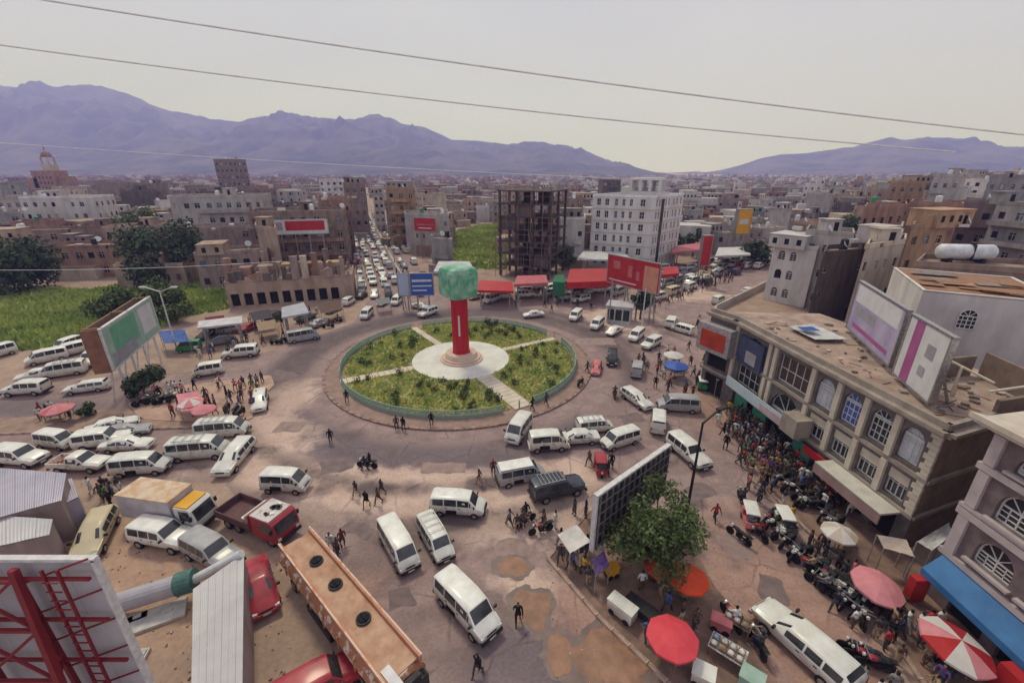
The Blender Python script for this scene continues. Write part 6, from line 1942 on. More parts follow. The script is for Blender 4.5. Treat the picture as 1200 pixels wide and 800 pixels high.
for k, (rr_, ff_, kd) in enumerate([((752, 392), (739, 403), 'van'), ((772, 402), (753, 412), 'suv'), ((681, 368), (668, 380), 'van'), ((706, 378), (693, 390), 'van'), ((640, 370), (610, 373), 'sedan'), ((436, 366), (424, 378), 'van'), ((456, 352), (442, 362), 'sedan'), ((513, 366), (490, 374), 'suv'), ((484, 360), (502, 364), 'sedan'), ((470, 352), (461, 360), 'van'), ((566, 348), (550, 352), 'sedan'), ((582, 352), (570, 356), 'van'), ((655, 352), (676, 350), 'van'), ((690, 352), (670, 356), 'suv'), ((700, 342), (680, 346), 'sedan'), ((725, 388), (714, 394), 'sedan')]):
    vpx(kd, 'white', 1, rr_, ff_, 'white %s' % {'van': 'van', 'sedan': 'car', 'suv': 'off-road car'}[kd], 'car' if kd != 'van' else 'van', 'vehicles beyond the roundabout', auto=True, scale=.92)
# left side road and lot
for k, (rr_, ff_, kd, pt) in enumerate([((252, 392), (238, 398), 'sedan', 'dark'), ((276, 389), (256, 392), 'microvan', 'silver'), ((300, 384), (284, 390), 'sedan', 'red'), ((318, 377), (330, 372), 'suv', 'dark'), ((352, 378), (366, 372), 'pickup', 'grey'), ((384, 368), (398, 362), 'sedan', 'white'), ((404, 360), (414, 354), 'microvan', 'white'), ((270, 401), (250, 405), 'sedan', 'grey'), ((232, 410), (214, 412), 'microvan', 'green'), ((420, 352), (428, 346), 'sedan', 'dark'), ((366, 385), (384, 378), 'sedan', 'silver')]):
    vpx(kd, pt, 1, rr_, ff_, '%s %s parked by the left road stalls' % ({'dark': 'black'}.get(pt, pt), {'microvan': 'small van', 'sedan': 'car', 'suv': 'off-road car', 'pickup': 'pickup'}[kd]), 'van' if kd == 'microvan' else 'car', 'vehicles parked by the left road stalls', auto=True, scale=.95)
    g_ = (G(*rr_) + G(*ff_)) / 2; TAKEN.append((g_.x, g_.y, 1.3))
vpx('wagon', 'white', 2, (308, 456), (303, 496), 'white car with a green tinted windscreen beside the paved triangle', 'car', land='white car with green windscreen')
vpx('microvan', 'white', 2, (264, 436), (227, 442), 'white van on the left road below the white off-road car', 'van', land='white van on the left road')
vpx('suv', 'white', 2, (303, 416), (263, 420), 'white off-road car heading left past the pale roof', 'car')
vpx('coach', 'silver', 2, (339, 402), (373, 396), 'silver minibus with dark windows in front of the grey shelter', 'van')
vpx('suv', 'white', 2, (62, 460), (4, 463), 'white off-road car leading the left road', 'car', land='leading white car on the left road')
vpx('wagon', 'white', 2, (131, 455), (76, 462), 'low white car beside the roadside hoarding bush', 'car')
vpx('coach', 'white', 1, (102, 436), (50, 444), 'white minibus second back on the left road', 'van', rack=True)
for k, (rr_, ff_, kd) in enumerate([((75, 420), (38, 428), 'van'), ((108, 410), (68, 420), 'van'), ((122, 416), (96, 436), 'suv'), ((14, 414), (-22, 424), 'van'), ((60, 441), (32, 446), 'sedan'), ((92, 405), (72, 412), 'microvan')]):
    vpx(kd, 'white', 1, rr_, ff_, 'white %s parked beside the green field' % {'van': 'minibus', 'sedan': 'car', 'suv': 'off-road car', 'microvan': 'small van'}[kd], 'car' if kd in ('suv', 'sedan') else 'van', 'vehicles parked by the field', auto=True)
vpx('suv', 'white', 2, (-2, 540), (56, 545), 'white off-road car at the left edge of the parking row', 'car')
vpx('microvan', 'white', 2, (42, 520), (95, 526), 'white van with a square rear in the parking row', 'van', land='square white van in the parking row')
vpx('suv', 'white', 2, (98, 525), (150, 518), 'white off-road car in the middle of the parking row', 'car')
vpx('sedan', 'white', 2, (118, 508), (148, 500), 'white car half hidden at the back of the parking row', 'car')
vpx('sedan', 'silver', 2, (128, 515), (166, 508), 'silver car at the back of the parking row', 'car')
vpx('sedan', 'white', 2, (132, 527), (170, 525), 'white car with a flat bonnet in the parking row', 'car')
pk = vpx('pickup', 'white', 2, (62, 549), (133, 549), 'white pickup truck with a red load in its bed', 'pickup truck', land='white pickup truck')
lb = MB(); rl = random.Random(2)
for k in range(14): lb.box((-1.5 + rl.uniform(-.6, .6), rl.uniform(-.55, .55), .86 + rl.uniform(0, .16)), (.4, .34, .2), rl.uniform(0, 3))
pk_load = lb.build('sack_load', M('red_sacks', (.40, .14, .10), .9, var=.3, scale=3), pk)
tag(pk_load, kind='stuff')
v = vpx('van', 'white', 2, (130, 556), (206, 550), 'white minibus with open side door at the end of the parking row', 'van', land='white minibus with open side door'); open_door(v, 'van', -1)
vpx('coach', 'white', 2, (200, 538), (271, 532), 'white minibus with dark side windows beside the off-white estate car', 'van', scale=1.05, land='white minibus with dark windows', rack=True)
vpx('coach', 'white', 2, (234, 513), (292, 508), 'white minibus half hidden behind the other at the triangle', 'van', rack=True)
vpx('wagon', 'white', 2, (295, 520), (256, 566), 'long off-white estate car pointing down left', 'car', scale=1.12, land='long off-white estate car')
vpx('suv', 'white', 2, (163, 630), (228, 642), 'white off-road car parked in front of the box truck', 'car', land='white off-road car by the box truck')
vpx('suv', 'silver', 2, (222, 640), (282, 672), 'silver off-road car with a white bonnet beside the long shed', 'car')
vpx('wagon', 'cream', 2, (130, 604), (98, 668), 'cream estate car parked alone on the yard', 'car', scale=1.1, land='cream estate car on the yard')
vpx('sedan', 'red', 2, (298, 662), (316, 728), 'red car with a faded roof beside the long shed', 'car', land='red car beside the shed', scale=1.05)
vpx('suv', 'red', 2, (360, 822), (398, 800), 'red car cut by the bottom edge beside the tanker', 'car')
# traffic on the avenue and on the far road
rv = random.Random(9)
def traffic(line, lanes, step, y_end, group, look, seed, fill=.9, lod_y=150):
    r = random.Random(seed)
    for off in lanes:
        s = r.uniform(0, step)
        while True:
            p = line[0] + (line[1] - line[0]).normalized() * s
            d = (line[1] - line[0]).normalized()
            n = Vector((d.y, -d.x))
            q = p + n * (off + r.uniform(-.4, .4))
            if q.y > y_end: break
            if r.random() < fill and not any(abs(q.x - t_[0]) < 2.2 and abs(q.y - t_[1]) < 3 for t_ in TAKEN):
                kd = r.choices(['van', 'microvan', 'suv', 'sedan', 'wagon', 'pickup', 'coach'], [3, 4, 3, 4, 2, 1.2, 2.5])[0]
                pt = r.choices(['white', 'silver', 'cream', 'grey', 'dark', 'red', 'blue'], [12, 2, 1.4, 1, 1, .6, .6])[0]
                a_ = math.atan2(d.y, d.x) + r.uniform(-.1, .1) + (math.pi if off < -1 else 0)
                lod = 1 if q.y < lod_y else 0
                vehicle(kd, pt, lod, q.x, q.y, a_, '%s %s %s' % ({'dark': 'black', 'blue': 'dark blue'}.get(pt, pt), {'van': 'minibus', 'coach': 'tall minibus', 'microvan': 'van', 'suv': 'off-road car', 'sedan': 'car', 'wagon': 'estate car', 'pickup': 'pickup'}[kd], look), {'van': 'van', 'coach': 'van', 'microvan': 'van', 'pickup': 'pickup truck'}.get(kd, 'car'), group, auto=True, z=tz(q.x, q.y) + .01)
                TAKEN.append((q.x, q.y, 1.2))
            s += step * r.uniform(.85, 1.25)
AV0, AV1 = Vector((-24.8, 93)), Vector((-124.0, 376))
traffic((AV0, AV1), (-7.4, -4.7, -2.0, .7), 5.8, 330, 'traffic queue on the avenue', 'in the avenue queue', 3)
traffic((AV0, AV1), (5.2, 8.0), 7.0, 300, 'traffic queue on the avenue', 'on the avenue side lane', 4, .7)
RR0, RR1 = Vector((22, 90)), Vector((92, 152))
traffic((Vector((26, 88)), Vector((96, 148))), (-7.8, -5.0, -2.2, .4), 6.0, 150, 'vehicles along the far road', 'on the far road', 5, .85)
traffic((Vector((26, 94)), Vector((66, 130))), (-5.6, 1.6, 4.4), 5.6, 135, 'vehicles along the far road', 'jammed on the far road', 16, .8)
traffic((Vector((34, 84)), Vector((104, 140))), (1.5,), 13, 138, 'vehicles along the far road', 'on the open lane of the far road', 6, .7)
traffic((Vector((-4, 92)), Vector((26, 100))), (0.0, -3.2, -6.2), 6.0, 104, 'vehicles by the red canopies', 'by the red canopies', 7, .8)
traffic((Vector((18, 94)), Vector((60, 118))), (-9, -12.5), 6.5, 124, 'vehicles parked behind the red hoarding', 'parked behind the red hoarding', 8, .75)
# kerbed median along the avenue
md = root('avenue_median', 'long pale kerbed strip dividing the avenue', 'median', (0, 0, 0))
d = (AV1 - AV0).normalized(); n_ = Vector((d.y, -d.x))
for k in range(24):
    c = AV0 + d * (12 + k * 9.0) + n_ * 3.0
    MB().box((c.x, c.y, .18), (8.8, .7, .4), math.atan2(d.y, d.x)).build('kerb_length', M('pale_kerb', (.46, .42, .38), .9, var=.2, scale=1), md)
for k in range(7):
    c = AV0 + d * (16 + k * 24.0) + n_ * 3.0
    street_lamp('avenue median lamp, number from the square', (c.x, c.y, .2), 7.5, (-1, 1), m_mast, 1.4, 'lamps on the avenue median', rz=math.atan2(d.y, d.x) + math.pi / 2)['label'] = '%s lamp from the roundabout on the avenue median' % ['first', 'second', 'third', 'fourth', 'fifth', 'sixth', 'seventh'][k]

m_sack = M('white_sack', (.60, .58, .54), .9, col2=(.48, .44, .40), scale=3)
# ------------------------------------------------------------------ trucks
def big_wheels(t, xs, y, r_):
    for x in xs:
        for s in (-1, 1): add_wheel(t, x, s * y, r_)
def truck_root(name, label, rear, front, z=0, land=None):
    a, b = G(*rear), G(*front); c = (a + b) / 2; dd = b - a
    if land: landmark(land, c.x, c.y)
    return root(name, label, 'truck', (c.x, c.y, 0), math.atan2(dd.y, dd.x)), dd.length
bt, L = truck_root('box_truck', 'cream box truck with a yellow cab roof facing right', (160, 604), (253, 618), land='cream box truck')
m_boxtop = M('cream_orange_box', (.60, .47, .34), .7, col2=(.52, .33, .20), scale=1.3, lo=.42, hi=.56)
m_boxside = M('grey_box_side', (.46, .42, .43), .6, var=.12, scale=1)
MB().box((-1.05, 0, 1.95), (4.7, 2.15, 2.0)).box((-1.05, 0, 2.98), (4.74, 2.2, .08), m=1).build('cargo_box', [m_boxside, m_boxtop], bt)
cabp = [(1.5, .55), (3.15, .55), (3.22, 1.3), (2.95, 2.25), (2.72, 2.42), (1.5, 2.45)]
MB().loft([[(x, y, z) for x, z in cabp] for y in (-1.0, 1.0)]).build('cab', PAINT['white'], bt)
MB().box((2.05, 0, 2.49), (1.2, 1.8, .06)).build('cab_roof_panel', s_yellow, bt)
MB().face([(3.235, -.85, 1.32), (3.235, .85, 1.32), (2.975, .85, 2.2), (2.975, -.85, 2.2)]).build('windscreen', m_glass, bt)
for s in (-1, 1):
    q = [(1.9, s * 1.012, 1.35), (2.95, s * 1.012, 1.35), (2.75, s * 1.012, 2.2), (1.9, s * 1.012, 2.2)]
    MB().face(q if s < 0 else q[::-1]).build('side_window', m_glass, bt)
    MB().box((3.22, s * .8, .85), (.1, .28, .2)).build('headlight', m_lamp, bt)
    MB().box((3.0, s * 1.18, 1.75), (.12, .22, .36)).build('mirror', m_black, bt)
MB().box((3.24, 0, .58), (.16, 2.0, .22)).build('bumper', m_black, bt); MB().box((-.2, 0, .72), (6.4, .8, .26)).build('chassis', m_black, bt)
big_wheels(bt, (-2.0, 2.35), .86, .42)

rt, L = truck_root('flatbed_truck', 'red cabbed truck with a dusty white roof and an empty dark bed behind the tanker', (262, 602), (356, 640), land='red cabbed truck')
m_maroon = M('dull_maroon_bed', (.16, .075, .075), .8, col2=(.09, .05, .05), scale=1.2)
MB().box((-1.5, 0, 1.0), (3.7, 2.2, .12)).build('bed_floor', m_maroon, rt)
for s in (-1, 1): MB().box((-1.5, s * 1.1, 1.32), (3.7, .08, .62)).build('side_board', m_maroon, rt)
MB().box((-3.36, 0, 1.32), (.08, 2.2, .62)).build('tailboard', m_maroon, rt); MB().box((.42, 0, 1.7), (.10, 2.2, 1.4)).build('headboard', PAINT['red'], rt)
MB().box((.15, 0, 2.1), (.32, 2.1, .10)).build('green_board', PAINT['green'], rt); MB().box((-.2, 0, 1.9), (.30, 2.1, .10)).build('white_board', PAINT['white'], rt)
MB().loft([[(x, y, z) for x, z in ((.6, .6), (2.95, .6), (3.05, 1.25), (2.85, 2.2), (2.6, 2.38), (.6, 2.40))] for y in (-1.05, 1.05)]).build('cab', PAINT['red'], rt)
MB().box((1.55, 0, 2.43), (1.9, 2.0, .07)).build('cab_roof', M('chalky_white_roof', (.58, .54, .51), .85, col2=(.36, .27, .25), scale=2.2, lo=.32, hi=.5), rt)
rl = random.Random(6)
for k in range(9): MB().box((.8 + rl.random() * 1.5, rl.uniform(-.8, .8), 2.52), (rl.uniform(.15, .5), rl.uniform(.1, .35), .10), rl.uniform(0, 3)).build('roof_load', rl.choice([m_black, PAINT['white'], m_prop]), rt)
MB().face([(3.07, -.9, 1.28), (3.07, .9, 1.28), (2.88, .9, 2.15), (2.88, -.9, 2.15)]).build('windscreen', m_glass, rt)
for s in (-1, 1):
    q = [(1.5, s * 1.062, 1.35), (2.75, s * 1.062, 1.35), (2.6, s * 1.062, 2.1), (1.5, s * 1.062, 2.1)]
    MB().face(q if s < 0 else q[::-1]).build('side_window', m_glass, rt); MB().box((3.05, s * .8, .9), (.1, .26, .2)).build('headlight', m_lamp, rt)
    MB().box((2.8, s * 1.2, 1.8), (.12, .2, .36)).build('mirror', m_black, rt)
MB().box((3.08, 0, .62), (.14, 2.1, .24)).build('bumper', m_black, rt)
MB().box((-.2, 0, .75), (6.0, .8, .28)).build('chassis', m_black, rt); big_wheels(rt, (-2.4, -1.3, 2.2), .86, .45)

# tanker trailer
a, b = G(345, 628, 3.0), G(475, 788, 3.0)
c = (a + b) / 2; dd = b - a
tkr = root('tanker_trailer', 'long rusty orange tanker trailer with three round black hatches on top', 'trailer', (c.x, c.y, 0), math.atan2(dd.y, dd.x))
landmark('orange tanker trailer', c.x, c.y)
TL = dd.length
m_otop = M('tanker_top', (.52, .33, .22), .8, col2=(.33, .17, .10), scale=1.1, detail=9, lo=.3, hi=.62, bump=.2)
m_oside = M('tanker_side', (.36, .15, .075), .7, col2=(.62, .50, .41), scale=1.7, lo=.42, hi=.48, stretch=(1, 1, .8))
m_orail = M('tanker_rail', (.52, .25, .15), .65, col2=(.44, .17, .085), scale=1.5)
prof = [(1.27 * math.cos(2 * math.pi * (k + .5) / 20), 1.9 + .93 * math.sin(2 * math.pi * (k + .5) / 20)) for k in range(20)]
MB().loft([[(x, y * k, 1.9 + (z - 1.9) * k) for y, z in prof] for x, k in ((-TL / 2, .8), (-TL / 2 + .18, 1), (TL / 2 - .18, 1), (TL / 2, .8))]).build('tank', m_oside, tkr, smooth=False)
MB().box((0, 0, 2.82), (TL - .5, 1.75, .10)).build('walkway', m_otop, tkr)
for s in (-1, 1):
    MB().box((0, s * .96, 2.92), (TL - .1, .14, .46)).build('side_coaming', m_orail, tkr)
    MB().box((0, s * 1.03, 3.14), (TL - .1, .10, .09)).build('worn_rim', M('worn_white_rim', (.62, .46, .36), .7, col2=(.50, .24, .13), scale=2, lo=.4, hi=.5), tkr)
    for k in range(7): MB().box((-TL / 2 + 1.2 + k * (TL - 2.4) / 6, s * 1.26, 1.9), (.10, .06, .9)).build('rib', m_orail, tkr)
for x in (-3.4, -.9, 2.3):
    h_ = MB().cyl((x, .1, 2.83), (x, .1, 3.0), .42, n=14).build('hatch', m_black, tkr)
    MB().cyl((x, .1, 3.0), (x, .1, 3.08), .34, .28, n=14).bar((x - .3, .1, 3.12), (x + .3, .1, 3.12), .06).build('hatch_lid', m_dark, h_)
MB().box((0, 0, .95), (TL - 1, .9, .3)).build('chassis', m_black, tkr)
MB().box((TL / 2 - .35, -.55, 2.9), (1.3, .5, .10)).build('grey_plate', m_sheet, tkr)
MB().box((TL / 2 + .25, 0, 1.6), (.45, 2.0, 1.5)).box((TL / 2 + .3, .2, 2.5), (.3, .8, .5)).build('hose_rack', m_black, tkr)
for s in (-1, 1): MB().box((-1, s * 1.1, .85), (3.0, .3, .5)).build('tool_box', m_black, tkr)
big_wheels(tkr, (TL / 2 - 1.6, TL / 2 - 2.9, TL / 2 - 4.2, -TL / 2 + 1.4), .98, .5)

# ------------------------------------------------------------------ three wheelers and carts
def rickshaw(label, rear, front, col, top='white', land=None):
    a, b = G(*rear), G(*front); c = (a + b) / 2; dd = b - a
    t = root('rickshaw', label, 'rickshaw', (c.x, c.y, gz(c.x, c.y)), math.atan2(dd.y, dd.x), 'three wheeled rickshaws'); t.scale = (.85,) * 3
    if land: landmark(land, c.x, c.y)
    MB().loft([[(x, y, z) for x, z in ((-1.25, .4), (.95, .35), (1.25, .55), (1.05, .95), (.75, 1.0), (.2, .62), (-.4, .62), (-.6, 1.1), (-1.25, 1.1))] for y in (-.6, .6)]).build('body', PAINT[col], t)
    MB().loft([[(x, y * k, z) for y in (-.62, .62)] + [(x, y * k * .8, z + .10) for y in (.62, -.62)] for x, k, z in ((-1.28, 1, 1.62), (.2, 1, 1.70), (.72, .95, 1.62))]).build('roof', PAINT[top], t)
    for x, y in ((-1.2, .56), (-1.2, -.56), (.72, .52), (.72, -.52)): MB().bar((x, y, 1.0), (x * .95, y, 1.65), .05).build('pillar', m_black, t)
    MB().face([(.98, -.5, 1.0), (.98, .5, 1.0), (.74, .48, 1.6), (.74, -.48, 1.6)]).build('windscreen', m_glass, t)
    MB().box((-.8, 0, .85), (.6, 1.0, .3)).build('seat', m_black, t)
    for x, y in ((-.85, .56), (-.85, -.56), (1.0, 0)): add_wheel(t, x, y, .24)
    MB().cyl((1.2, 0, .8), (1.3, 0, .8), .1, n=8).build('headlight', m_lamp, t)
rickshaw('green rickshaw with a white roof at the corner building', (824, 462), (820, 448), 'green', land='green rickshaw')
rickshaw('red rickshaw stopped at the tip of the wedge pavement', (702, 545), (705, 561), 'red', 'red', land='red rickshaw')
rickshaw('small dark rickshaw with a white box on the brown street', (876, 606), (880, 622), 'pink', 'white', land='dark rickshaw on the brown street')
rickshaw('white rickshaw among the motorcycles on the brown street', (914, 612), (922, 628), 'white', 'white')

# ------------------------------------------------------------------ parasols, stalls and goods
m_pole = M('parasol_pole', (.30, .27, .24), .6, var=.2, scale=3)
def parasol(label, px, py, r_, cols, z=2.35, n=8, group='market parasols', tilt=0.0, land=None, drop=.5):
    g = G(px, py, z)
    t = root('parasol', label, 'parasol', (g.x, g.y, gz(g.x, g.y)), RND.uniform(0, 1), group)
    if land: landmark(land, g.x, g.y)
    MB().cyl((0, 0, 0), (0, 0, z), .035, n=6).build('pole', m_pole, t)
    MB().cyl((0, 0, 0), (0, 0, .16), .28, .22, n=10).build('base', WALL['concrete'], t)
    for k in range(n):
        a0, a1 = 2 * math.pi * k / n, 2 * math.pi * (k + 1) / n
        am = (a0 + a1) / 2
        mid = lambda q, zz, aa, f=1.0: (math.cos(aa) * q * f, math.sin(aa) * q * f, zz)
        p = MB()
        top = (0, 0, z + .02)
        r1 = r_ * .55
        for s, e in ((a0, am), (am, a1)):
            fs, fe = (1, .95) if s == a0 else (.95, 1)
            p.face([top, mid(r1, z - drop * .42, s, fs), mid(r1, z - drop * .42, e, fe)]); p.face([mid(r1, z - drop * .42, s, fs), mid(r_, z - drop, s, fs), mid(r_, z - drop, e, fe), mid(r1, z - drop * .42, e, fe)])
            p.face([mid(r_, z - drop, s, fs), mid(r_, z - drop - .14, s, fs), mid(r_, z - drop - .14, e, fe), mid(r_, z - drop, e, fe)])
        p.build('canopy_panel', cols[k % len(cols)], t)
        MB().bar((0, 0, z - drop * .9), mid(r_ * .9, z - drop * .92, a0), .025).build('rib', m_pole, t)
    t.rotation_euler = (tilt, tilt * .6, t.rotation_euler.z)
    return t
c_orange = M('parasol_orange', (.72, .085, .025), .7, col2=(.62, .06, .02), scale=1)
c_coral = M('parasol_coral', (.66, .07, .085), .7, col2=(.58, .05, .07), scale=1)
c_pink = M('parasol_pink', (.62, .24, .26), .75, col2=(.52, .18, .20), scale=1)
c_white = M('parasol_white', (.62, .58, .54), .75, col2=(.52, .48, .44), scale=1)
c_beige = M('parasol_beige', (.52, .42, .35), .8, col2=(.42, .34, .29), scale=1)
parasol('bright orange parasol beside the leafy tree', 808, 672, 1.25, [c_orange], land='bright orange parasol')
parasol('orange parasol half under the leafy tree, coloured darker for its shade', 776, 657, 1.15, [M('parasol_orange_shaded', (.42, .07, .03), .8)], 2.2)  # orange cloth, the tree's shade put into its colour
parasol('large coral red parasol on the wedge pavement', 789, 741, 1.42, [c_coral], 2.3, land='coral red parasol')
parasol('faded pink parasol among the motorcycles by the shops', 1026, 676, 1.45, [c_pink], 2.2, land='faded pink parasol', tilt=.12)
parasol('red and white striped parasol in front of the blue awning', 1115, 747, 1.7, [s_red, c_white, c_pink], 2.3, tilt=.15, land='striped parasol')
parasol('pale beige parasol nearest the white canopy', 985, 619, 1.15, [c_beige, c_white], 2.2, land='pale beige parasol')
parasol('pale pink parasol on the crowded paved triangle', 222, 468, 1.3, [c_pink, c_white], 2.2, group='market parasols')
parasol('pink parasol right of the crowd on the paved triangle', 238, 476, 1.2, [c_pink], 2.1)
parasol('pink and white parasol over the snack stall on the pavement strip', 65, 474, 1.5, [c_pink, s_pink], 2.3, land='snack stall parasol')
parasol('blue parasol beside the crowd near the corner building', 793, 424, 1.6, [s_blue], 2.4, land='blue parasol stall')
parasol('white parasol behind the blue parasol', 790, 412, 1.4, [c_white], 2.4)
def table(label, px, py, rz, w_=1.8, d_=1.0, goods=None, seed=0, z=.75, cover=None):
    g = G(px, py)
    t = root('market_table', label, 'market stall', (g.x, g.y, gz(g.x, g.y)), rz, 'market tables')
    MB().box((0, 0, z), (w_, d_, .06)).build('table_top', cover or m_prop, t)
    for s in (-1, 1):
        for q in (-1, 1): MB().box((s * (w_ / 2 - .08), q * (d_ / 2 - .08), z / 2), (.07, .07, z)).build('leg', m_prop, t)
    r = random.Random(seed)
    k = 0
    for i in range(int(w_ / .45)):
        for j in range(int(d_ / .45)):
            col = r.choice(goods or [s_yellow, s_green, s_red, m_sack, c_pink, CLOTH['tan'], CLOTH['green']])
            x, y = -w_ / 2 + .25 + i * .45, -d_ / 2 + .25 + j * .45
            cr = MB().box((x, y, z + .13), (.38, .38, .2)).dome((x, y, z + .22), .17, .17, .12, 7, 3, 1)
            o = put('crate', cr.mesh('crate', [m_prop, col]), None)
            ca, sa = math.cos(rz), math.sin(rz)
            o.location = t.location; o.rotation_euler = t.rotation_euler
            auto_label(o, '%s goods crate on the %s' % ({s_yellow: 'yellow', s_green: 'green', s_red: 'red', m_sack: 'white', c_pink: 'pink'}.get(col, 'brown'), label), 'crate', 'crates of goods on the market tables', t.location.x + x * ca - y * sa, t.location.y + x * sa + y * ca, near='')
    TAKEN.append((g.x, g.y, .7))
table('stall table under the striped parasol', 1112, 770, 1.3, seed=1)
table('stall table under the faded pink parasol', 1030, 700, 1.0, seed=2)
table('stall table under the beige parasol', 988, 640, 1.0, 1.4, .9, seed=3)
table('stall table under the coral red parasol', 792, 772, .6, 1.4, .9, seed=4)
table('stall table under the blue parasol', 794, 440, .2, 1.6, .9, seed=5)
table('stall table under the snack stall parasol', 66, 492, .2, 1.6, .9, seed=6)
table('stall table beside the orange parasol', 800, 700, .8, 1.4, .9, seed=7)
table('cloth covered table by the long white car', 850, 772, -.7, 1.9, 1.1, [m_sack, CLOTH['white'], CLOTH['sky'], CLOTH['tan']], seed=8, cover=CLOTH['white'])
table('low crate table by the wedge corner', 862, 738, -.7, 1.5, .9, [CLOTH['tan'], m_sack, c_pink], seed=9)
def stall_roof(label, corners, zs, mat, name='awning', seed=0, sag=.15, post=True):
    P = [Vector(G(a, b, z)) for (a, b), z in zip(corners, zs)]
    c = sum(P, Vector()) / 4
    t = root('stall', label, 'market stall', (c.x, c.y, 0), 0, 'covered market stalls')
    o = tarp(None, P, mat, 'canvas', seed=seed, sag=sag); o.parent = t; o.location = o.location - t.location
    if post:
        for p in P:
            MB().bar((p.x - c.x, p.y - c.y, 0), (p.x - c.x, p.y - c.y, p.z), .06).build('post', m_pole, t)
    return t
stall_roof('cream cloth stall roof left of the dark backed hoarding', [(653, 626), (676, 614), (692, 634), (668, 648)], (2.3, 2.4, 2.3, 2.2), c_white, seed=1)
stall_roof('purple cloth stall beside the dark backed hoarding', [(694, 655), (708, 645), (714, 662), (698, 675)], (1.9, 2.1, 1.8, 1.7), CLOTH['purple'], seed=2)
stall_roof('beige canvas stall against the corner building', [(1028, 626), (1062, 632), (1072, 652), (1036, 642)], (2.6, 2.6, 2.2, 2.2), c_beige, seed=3)
stall_roof('pale blue white sheet across the alley beside the stone house', [(1075, 634), (1112, 612), (1116, 626), (1092, 645)], (3.2, 3.6, 3.2, 3.0), m_tarpw, seed=4)
stall_roof('blue tarpaulin stall by the left road', [(186, 388), (216, 386), (222, 400), (192, 402)], (2.6, 2.8, 2.2, 2.0), m_tarpb, seed=5, sag=.3)
stall_roof('brown cloth stall roof beside the green rickshaw', [(836, 428), (862, 424), (868, 440), (840, 446)], (2.6, 2.7, 2.4, 2.3), WALL['cream'], seed=6)
stall_roof('pink cloth stall on the crowded paved triangle', [(206, 462), (232, 458), (240, 478), (212, 482)], (1.9, 2.1, 1.9, 1.7), c_pink, seed=7, sag=.25)
for k, (cs, zs, mt, lab) in enumerate([([(240, 372), (262, 369), (266, 380), (243, 383)], (2.4, 2.4, 2.1, 2.1), CLOTH['maroon'], 'dark red canvas stall by the left road'), ([(292, 366), (316, 362), (320, 372), (296, 376)], (2.5, 2.5, 2.1, 2.1), CLOTH['charcoal'], 'black canvas stall left of the grey shelter'), ([(372, 358), (398, 353), (402, 362), (376, 367)], (2.5, 2.5, 2.1, 2.1), CLOTH['brown'], 'brown canvas stall at the right end of the market row'), ([(300, 378), (322, 374), (326, 384), (303, 388)], (2.2, 2.2, 1.9, 1.9), CLOTH['tan'], 'tan canvas stall in front of the black one'), ([(440, 350), (456, 348), (458, 355), (442, 357)], (2.4, 2.4, 2.1, 2.1), CLOTH['grey'], 'grey canvas stall at the avenue mouth')]):
    stall_roof(lab, cs, zs, mt, seed=20 + k)
def crate_thing(name, label, cat, px, py, size, mat, rz, lid=None, group=None):
    g = G(px, py)
    t = root(name, label, cat, (g.x, g.y, gz(g.x, g.y)), rz, group)
    MB().box((0, 0, size[2] / 2 + .2), size).build('box', mat, t)
    MB().box((0, 0, size[2] + .22), (size[0] + .08, size[1] + .08, .06)).build('lid', lid or mat, t)
    for s in (-1, 1):
        MB().cyl((s * size[0] * .3, -size[1] / 2 - .03, .2), (s * size[0] * .3, size[1] / 2 + .03, .2), .2, n=10).build('wheel', m_tyre, t)
    TAKEN.append((g.x, g.y, .8))
crate_thing('ice_cart', 'white cool box cart on the wedge pavement edge', 'cart', 728, 722, (1.7, .8, .8), PAINT['white'], rad(-46))
crate_thing('hand_cart', 'dark long hand cart beside the white cool box cart', 'cart', 752, 722, (2.2, .8, .5), m_black, rad(-46))
crate_thing('hand_cart', 'yellow box cart beside the purple cloth stall', 'cart', 716, 676, (.8, .6, .7), s_yellow, rad(20))
crate_thing('hand_cart', 'pale box cart at the bottom edge of the wedge', 'cart', 822, 800, (1.1, .9, .7), PAINT['white'], rad(-30))
crate_thing('hand_cart', 'pale green box cart beside the long white car', 'cart', 878, 806, (1.1, .9, .7), s_pale_green, rad(-40))
crate_thing('hand_cart', 'red and white cart in front of the dark backed hoarding', 'cart', 843, 738, (1.1, .7, .6), PAINT['pink'], rad(-30))

